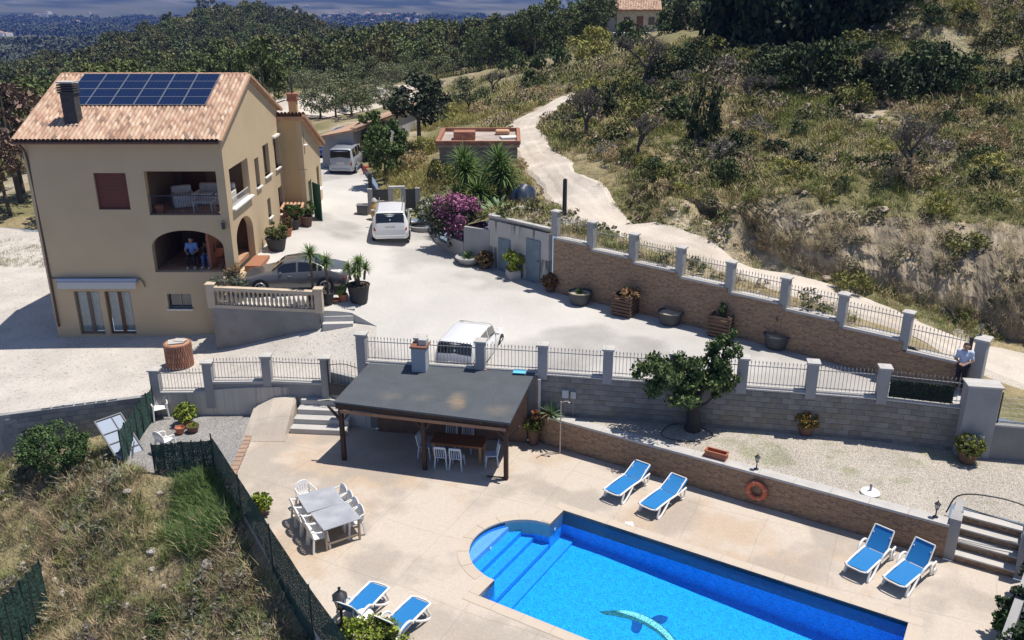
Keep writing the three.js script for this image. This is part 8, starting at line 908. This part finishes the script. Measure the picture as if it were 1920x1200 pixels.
// --- ground cover: straw, weeds and low scrub
{
  srand(56);
  const tuft = (n, h, w, sp, droop) => { const pos = []; for (let i = 0; i < n; i++) { const a = rr(0, 6.283), r = Math.sqrt(rnd()) * sp, x = Math.cos(a) * r, z = Math.sin(a) * r, L = h * rr(0.5, 1.15), b = rr(0, 6.283), lx = Math.cos(b) * L * droop * rr(0.3, 1.2), lz = Math.sin(b) * L * droop * rr(0.3, 1.2), wx = -Math.sin(b) * w, wz = Math.cos(b) * w; pos.push(x - wx, -0.03, z - wz, x + wx, -0.03, z + wz, x + lx * 0.4, L * 0.6, z + lz * 0.4, x + lx * 0.4 - wx, L * 0.6, z + lz * 0.4 - wz, x + lx * 0.4 + wx, L * 0.6, z + lz * 0.4 + wz, x + lx, L * 0.95, z + lz); } return tint(leafGeo(pos), 6, 0.6, 1.35); };
  const fill = (name, geo, mat, label, N, gen, col) => { const P = []; let t = 0; while (P.length < N && t++ < N * 12) { const q = gen(); if (q) P.push(q); } const m = new THREE.InstancedMesh(geo, mat, P.length), o = new THREE.Object3D(), c = new THREE.Color(); P.forEach(([x, z, s], i) => { o.position.set(x, land(x, z), z); o.rotation.set(rr(-0.15, 0.15), rr(0, 6.28), rr(-0.15, 0.15)); o.scale.set(s, s * rr(0.8, 1.3), s); o.updateMatrix(); m.setMatrixAt(i, o.matrix); c.setRGB(...col(x, z)); m.setColorAt(i, c); }); m.name = name; m.userData = { kind: 'stuff', label, category: 'vegetation' }; scene.add(m); sh(m); };
  const hill = (lo, hi, thr, s0, s1, seed, inv) => () => { const d = 30 + 62 * Math.pow(rnd(), 0.8), u = rr(900, 1990), x = (u - 960) / 1650 * d * 0.98, z = -d; if (inPoly(x, z, BUILT) || nearB(x, z) < 0.25) return null; const t = trackDist(x, z); if (t < 1.35 || (t < 2.2 && rnd() < 0.6)) return null; const gx = land0(x + 0.5, z) - land0(x - 0.5, z), gz = land0(x, z + 0.5) - land0(x, z - 0.5); if (Math.hypot(gx, gz) > 0.75 && rnd() < 0.9) return null; const f = fbm(x * 0.22, z * 0.22, 3, seed); if ((f < thr) !== !!inv && rnd() < 0.94) return null; return [x, z, rr(s0, s1) * (d > 55 ? 1.5 : 1)]; };
  const straw = (x, z) => { const q = rr(0.8, 1.25); return [q, q * rr(0.94, 1.02), q]; };
  const gS = tuft(26, 0.42, 0.012, 0.3, 0.8), gG = tuft(26, 0.36, 0.014, 0.28, 0.7), gB = (() => crown(150, 0.36, 0.25, 0.36, 0.055, { k: 10, cy: 0.2, el: 2.4 }))();
  fill('dry_grass', gS, leafMat(0.40, 0.345, 0.18), 'dry straw coloured grass covering the hillside', 6500, hill(0, 0, 0.40, 0.5, 1.15, 33), straw);
  fill('green_grass', gG, leafMat(0.21, 0.24, 0.065), 'greenish grass in patches on the hillside', 17000, hill(0, 0, 0.42, 0.5, 1.15, 77), straw);
  fill('low_scrub', gB, leafMat(0.10, 0.115, 0.04), 'low dark scrub scattered over the hillside', 1300, hill(0, 0, 0.52, 0.5, 1.5, 45), straw);
  fill('grey_scrub', gB.clone(), leafMat(0.28, 0.24, 0.165), 'low greyish dead scrub scattered over the hillside', 700, hill(0, 0, 0.5, 0.5, 1.4, 145), straw);
  // weedy slope below the mesh fence
  const slope = (thr, seed, s0, s1) => () => { const x = rr(-24, 0), z = rr(-29, -9); if (inPoly(x, z, BUILT) || nearB(x, z) < 0.2) return null; const f = fbm(x * 0.35, z * 0.35, 3, seed); if (f < thr && rnd() < 0.9) return null; return [x, z, rr(s0, s1)]; };
  fill('dry_weeds', tuft(34, 0.5, 0.008, 0.3, 1.2), leafMat(0.37, 0.30, 0.18), 'long dry weeds on the slope below the mesh fence', 1700, slope(0.53, 12, 0.5, 1.2), straw);
  fill('brown_weeds', tuft(30, 0.4, 0.008, 0.32, 1.4), leafMat(0.22, 0.155, 0.10), 'matted brown weeds on the slope below the mesh fence', 1100, slope(0.5, 92, 0.6, 1.2), straw);
  fill('green_weeds', tuft(26, 0.34, 0.01, 0.25, 0.9), leafMat(0.15, 0.20, 0.06), 'green weeds on the slope below the mesh fence', 5200, slope(0.45, 52, 0.5, 1.2), straw);
  fill('grey_weeds', gB.clone(), leafMat(0.19, 0.20, 0.14), 'grey green low weeds on the slope below the mesh fence', 900, slope(0.48, 152, 0.4, 1.1), straw);
  fill('dead_brush', tuft(24, 0.35, 0.007, 0.35, 1.6), leafMat(0.12, 0.085, 0.06), 'dark dead brush on the slope below the mesh fence', 900, slope(0.55, 252, 0.6, 1.3), straw);
  const fp = [-10.07, -0.4, -24.89]; fill('fennel_patch', tuft(40, 0.5, 0.007, 0.32, 1.0), leafMat(0.085, 0.155, 0.04), 'lush green fennel patch against the mesh fence', 480, () => { const a = rr(0, 6.283), r = Math.sqrt(rnd()), x = fp[0] + Math.cos(a) * r * 1.1 + Math.sin(a) * r * 0.75, z = fp[2] + Math.sin(a) * r * 1.9; if (inPoly(x, z, BUILT) || nearB(x, z) < 0.15) return null; return [x, z, rr(0.7, 1.25)]; }, straw);
  fill('field_grass', gG.clone(), leafMat(0.22, 0.21, 0.07), 'grass along the edge of the pale field beside the villa', 500, () => { const x = rr(-32, -21), z = rr(-52, -38); const e = Math.abs((z + 36) * 0.45 + (x + 20)) < 1.2 || z < -47; return e ? [x, z, rr(0.4, 0.9)] : null; }, straw);
  fill('meadow_grass', tuft(26, 0.5, 0.012, 0.3, 0.7), leafMat(0.30, 0.29, 0.09), 'tall yellow green grass between barn, outbuilding and track', 3400, () => { const x = rr(-10, 3), z = rr(-92, -43.5); if (inPoly(x, z, BUILT) || nearB(x, z) < 0.2 || trackDist(x, z) < 1.6 || (x > -4.5 && x < 0.6 && z < -52 && z > -57.8)) return null; if (fbm(x * 0.3, z * 0.3, 3, 8) < 0.42) return null; return [x, z, rr(0.5, 1.2)]; }, straw);
  fill('grove_grass', tuft(20, 0.5, 0.03, 0.6, 0.7), leafMat(0.20, 0.21, 0.08), 'rough grass in the olive grove and under the pines', 5000, () => { const d = 85 + 130 * rnd(), u = rr(-60, 1150), x = (u - 960) / 1650 * d, z = -d; if (inPoly(x, z, BUILT) || (u > 470 && u < 800 && d < 150) || fbm(x * 0.08, z * 0.08, 3, 8) < 0.45) return null; return [x, z, rr(0.8, 1.8)]; }, straw);
  // stones
  const rk = () => { const g = new THREE.IcosahedronGeometry(1, 1), p = g.attributes.position; for (let i = 0; i < p.count; i++) { const q = 0.75 + 0.5 * h2(Math.round(p.getX(i) * 50), Math.round(p.getY(i) * 50), Math.round(p.getZ(i) * 50)); p.setXYZ(i, p.getX(i) * q, p.getY(i) * q * 0.6, p.getZ(i) * q); } g.computeVertexNormals(); return tint(norm(g), 3, 0.95, 1.05); };
  fill('stones', rk(), std([0.46, 0.42, 0.36], 0.95, { vertexColors: true }), 'scattered pale stones on the slopes', 1400, () => { if (rnd() < 0.3) { const q = slope(0.3, 5, 0.03, 0.13)(); return q; } const q = hill(0, 0, 0.5, 0.04, 0.2, 202, true)(); return q; }, straw);
  { // tufts rooted in the face of the cut bank
    for (const [name, geo, mat, label, n, sd] of [['bank_grass', tuft(22, 0.4, 0.01, 0.25, 1.2), leafMat(0.38, 0.32, 0.19), 'dry grass tufts rooted in the face of the cut bank', 850, 3], ['bank_scrub', gB.clone(), leafMat(0.14, 0.135, 0.075), 'low scrub rooted in the face of the cut bank', 120, 13]]) { const m = new THREE.InstancedMesh(geo, mat, n), o = new THREE.Object3D(); let k = 0, t = 0; while (k < n && t++ < n * 20) { const i = Math.floor(rr(0, 300)), r = Math.floor(Math.pow(rnd(), sd === 3 ? 0.9 : 0.6) * 26), q = bankPts[i][r]; if (fbm(i * 0.07, r * 0.16, 3, sd) < 0.5) continue; const s = rr(0.4, 1.1); o.position.set(q[0], q[1] - 0.05, q[2]); o.rotation.set(rr(0, 0.5), rr(0, 6.28), rr(-0.2, 0.2)); o.scale.setScalar(s); o.updateMatrix(); m.setMatrixAt(k++, o.matrix); } m.count = k; m.name = name; m.userData = { kind: 'stuff', label, category: 'vegetation' }; scene.add(m); sh(m); }
  }
  // bank: rough earth clods on the cut face
  fill('earth_clods', rk(), std([0.40, 0.345, 0.25], 1, { vertexColors: true }), 'rough clods of pale earth on the cut bank', 170, () => { const u = rr(1150, 1990), t = rnd(), d = lerp(34, 43, t), x = (u - 960) / 1650 * d * 0.98, z = -d; if (inPoly(x, z, BUILT) || nearB(x, z) < 1) return null; const tr = trackDist(x, z); if (tr < 1.6 || tr > 5.5) return null; return [x, z, 0.03 + 0.2 * Math.pow(rnd(), 3)]; }, straw);
  for (const [p, s, l] of [[[-13.92, -0.8, -27.13], 0.16, 'flat white stone near the foot of the bed frame'], [[-12.81, -0.9, -25.41], 0.13, 'white stone on the bare slope below the shrub'], [[-15.27, -1.7, -25.76], 0.2, 'pair sized white rock on the bare slope'], [[-9.36, -1.4, -22.71], 0.2, 'large white rock among the dry weeds'], [[-11.55, -1.4, -23.81], 0.16, 'white rock beside the dead brush']]) { const m = solo('white_rock', rk(), std([0.6, 0.57, 0.52], 0.95, { vertexColors: true }), l, 'rock'); m.position.set(p[0], land(p[0], p[2]) + 0.05, p[2]); m.scale.setScalar(s); m.rotation.y = p[0]; }
}

// ---------------------------------------------------------------- far country
let farY;
{
  farY = (x, z) => { const d = Math.hypot(x, z), u = 960 + 1650 * x / -z; const coast = sm(1020, 1110, u); let y = -32 - 30 * sm(900, 1500, d) + 26 * (fbm(x * 0.0016, z * 0.0016, 4, 61) - 0.5) * sm(950, 1400, d); y += sm(2600, 5200, d) * (70 + 130 * (fbm(x * 0.0006 + 9, z * 0.0006, 4, 67) - 0.35)); return lerp(y, -140, coast * sm(1500, 2600, d)) - 45 * (1 - sm(700, 1000, d)); };
  const xs = range(-5600, 3200, 60), zs = [...grow(-640, -1, 22, 1.035, -7500)], V = [], col = [], idx = [], nx = xs.length; zs.forEach(z => xs.forEach(x => { const k = -z / 4200 + 0.15, X = x * Math.min(1.2, k); V.push(X, farY(X, z), z); const f = fbm(X * 0.006, z * 0.006, 4, 5), p = sm(0.58, 0.66, fbm(X * 0.012 + 4, z * 0.004, 3, 15)); col.push(lerp(lerp(0.02, 0.11, sm(0.35, 0.65, f)), 0.2, p * 0.6), lerp(lerp(0.035, 0.115, sm(0.35, 0.65, f)), 0.19, p * 0.6), lerp(lerp(0.02, 0.07, sm(0.35, 0.65, f)), 0.15, p * 0.6)); }));
  for (let j = 0; j < zs.length - 1; j++) for (let i = 0; i < nx - 1; i++) { const a = j * nx + i; idx.push(a, a + 1, a + nx, a + 1, a + nx + 1, a + nx); }
  const g = new THREE.BufferGeometry(); g.setAttribute('position', new THREE.Float32BufferAttribute(V, 3)); g.setAttribute('color', new THREE.Float32BufferAttribute(col, 3)); g.setIndex(idx); g.computeVertexNormals(); const m = new THREE.Mesh(g, std([1, 1, 1], 1, { vertexColors: true })); m.name = 'far_hills'; m.userData = { kind: 'structure', label: 'distant wooded hills and plain in blue haze', category: 'hills' }; scene.add(sh(m));
  const s = new THREE.PlaneGeometry(30000, 24000, 1, 1).rotateX(-Math.PI / 2).translate(0, -112, -14500); struct('sea', s, std([0.015, 0.09, 0.22], 0.35), 'strip of blue sea beyond the far hills');
  srand(71); const hs = new THREE.Group(); part(hs, 'wall', box(12, 7, 9), std([0.8, 0.79, 0.76], 0.9)); part(hs, 'roof', T(new THREE.ConeGeometry(7.6, 2.6, 4, 1).rotateY(Math.PI / 4), 0, 7.3, 0), M.clay);
  for (const [u0, u1, d0, d1, n] of [[0, 60, 1500, 1900, 14], [330, 470, 1700, 2300, 16], [600, 800, 1900, 2900, 60], [480, 600, 2400, 3200, 14], [60, 330, 1900, 2900, 16]]) for (let i = 0; i < n; i++) { const d = rr(d0, d1), x = (rr(u0, u1) - 960) / 1650 * d, z = -d, o = hs.clone(); o.name = numbered('village_house'); o.position.set(x, farY(x, z) - 0.5, z); o.rotation.y = rr(0, 3); o.scale.set(rr(0.7, 1.8), rr(0.7, 1.4), rr(0.7, 1.5)); scene.add(o); tag(o, 'tiny white house in the far villages below the hills', 'house', 'houses of the far villages'); }
}
{
  srand(72); const g = [0].map(() => crown(70, 5, 4, 5, 1.6, { k: 9, cy: 3 }))[0], N = 5200, m = new THREE.InstancedMesh(g, leafMat(0.07, 0.085, 0.045), N), o = new THREE.Object3D(), fm = scene.getObjectByName('far_hills'), ray = new THREE.Raycaster(); let k = 0, t = 0;
  while (k < N && t++ < 20000) { const d = 720 + 1900 * Math.pow(rnd(), 1.6), u = rr(-60, 1000), x = (u - 960) / 1650 * d, z = -d; if (vn(x * 0.008, z * 0.008, 4) < 0.3) continue; const y = d < 900 ? land(x, z) : farY(x, z); o.position.set(x, y - 1, z); o.rotation.y = rr(0, 6); const s = rr(0.6, 1.4) * (d > 1500 ? 1.6 : 1); o.scale.set(s, s, s); o.updateMatrix(); m.setMatrixAt(k++, o.matrix); }
  m.count = k; m.name = 'valley_trees'; m.userData = { kind: 'stuff', label: 'countless trees in the far valley', category: 'trees' }; scene.add(sh(m));
}

renderer.render(scene, camera);
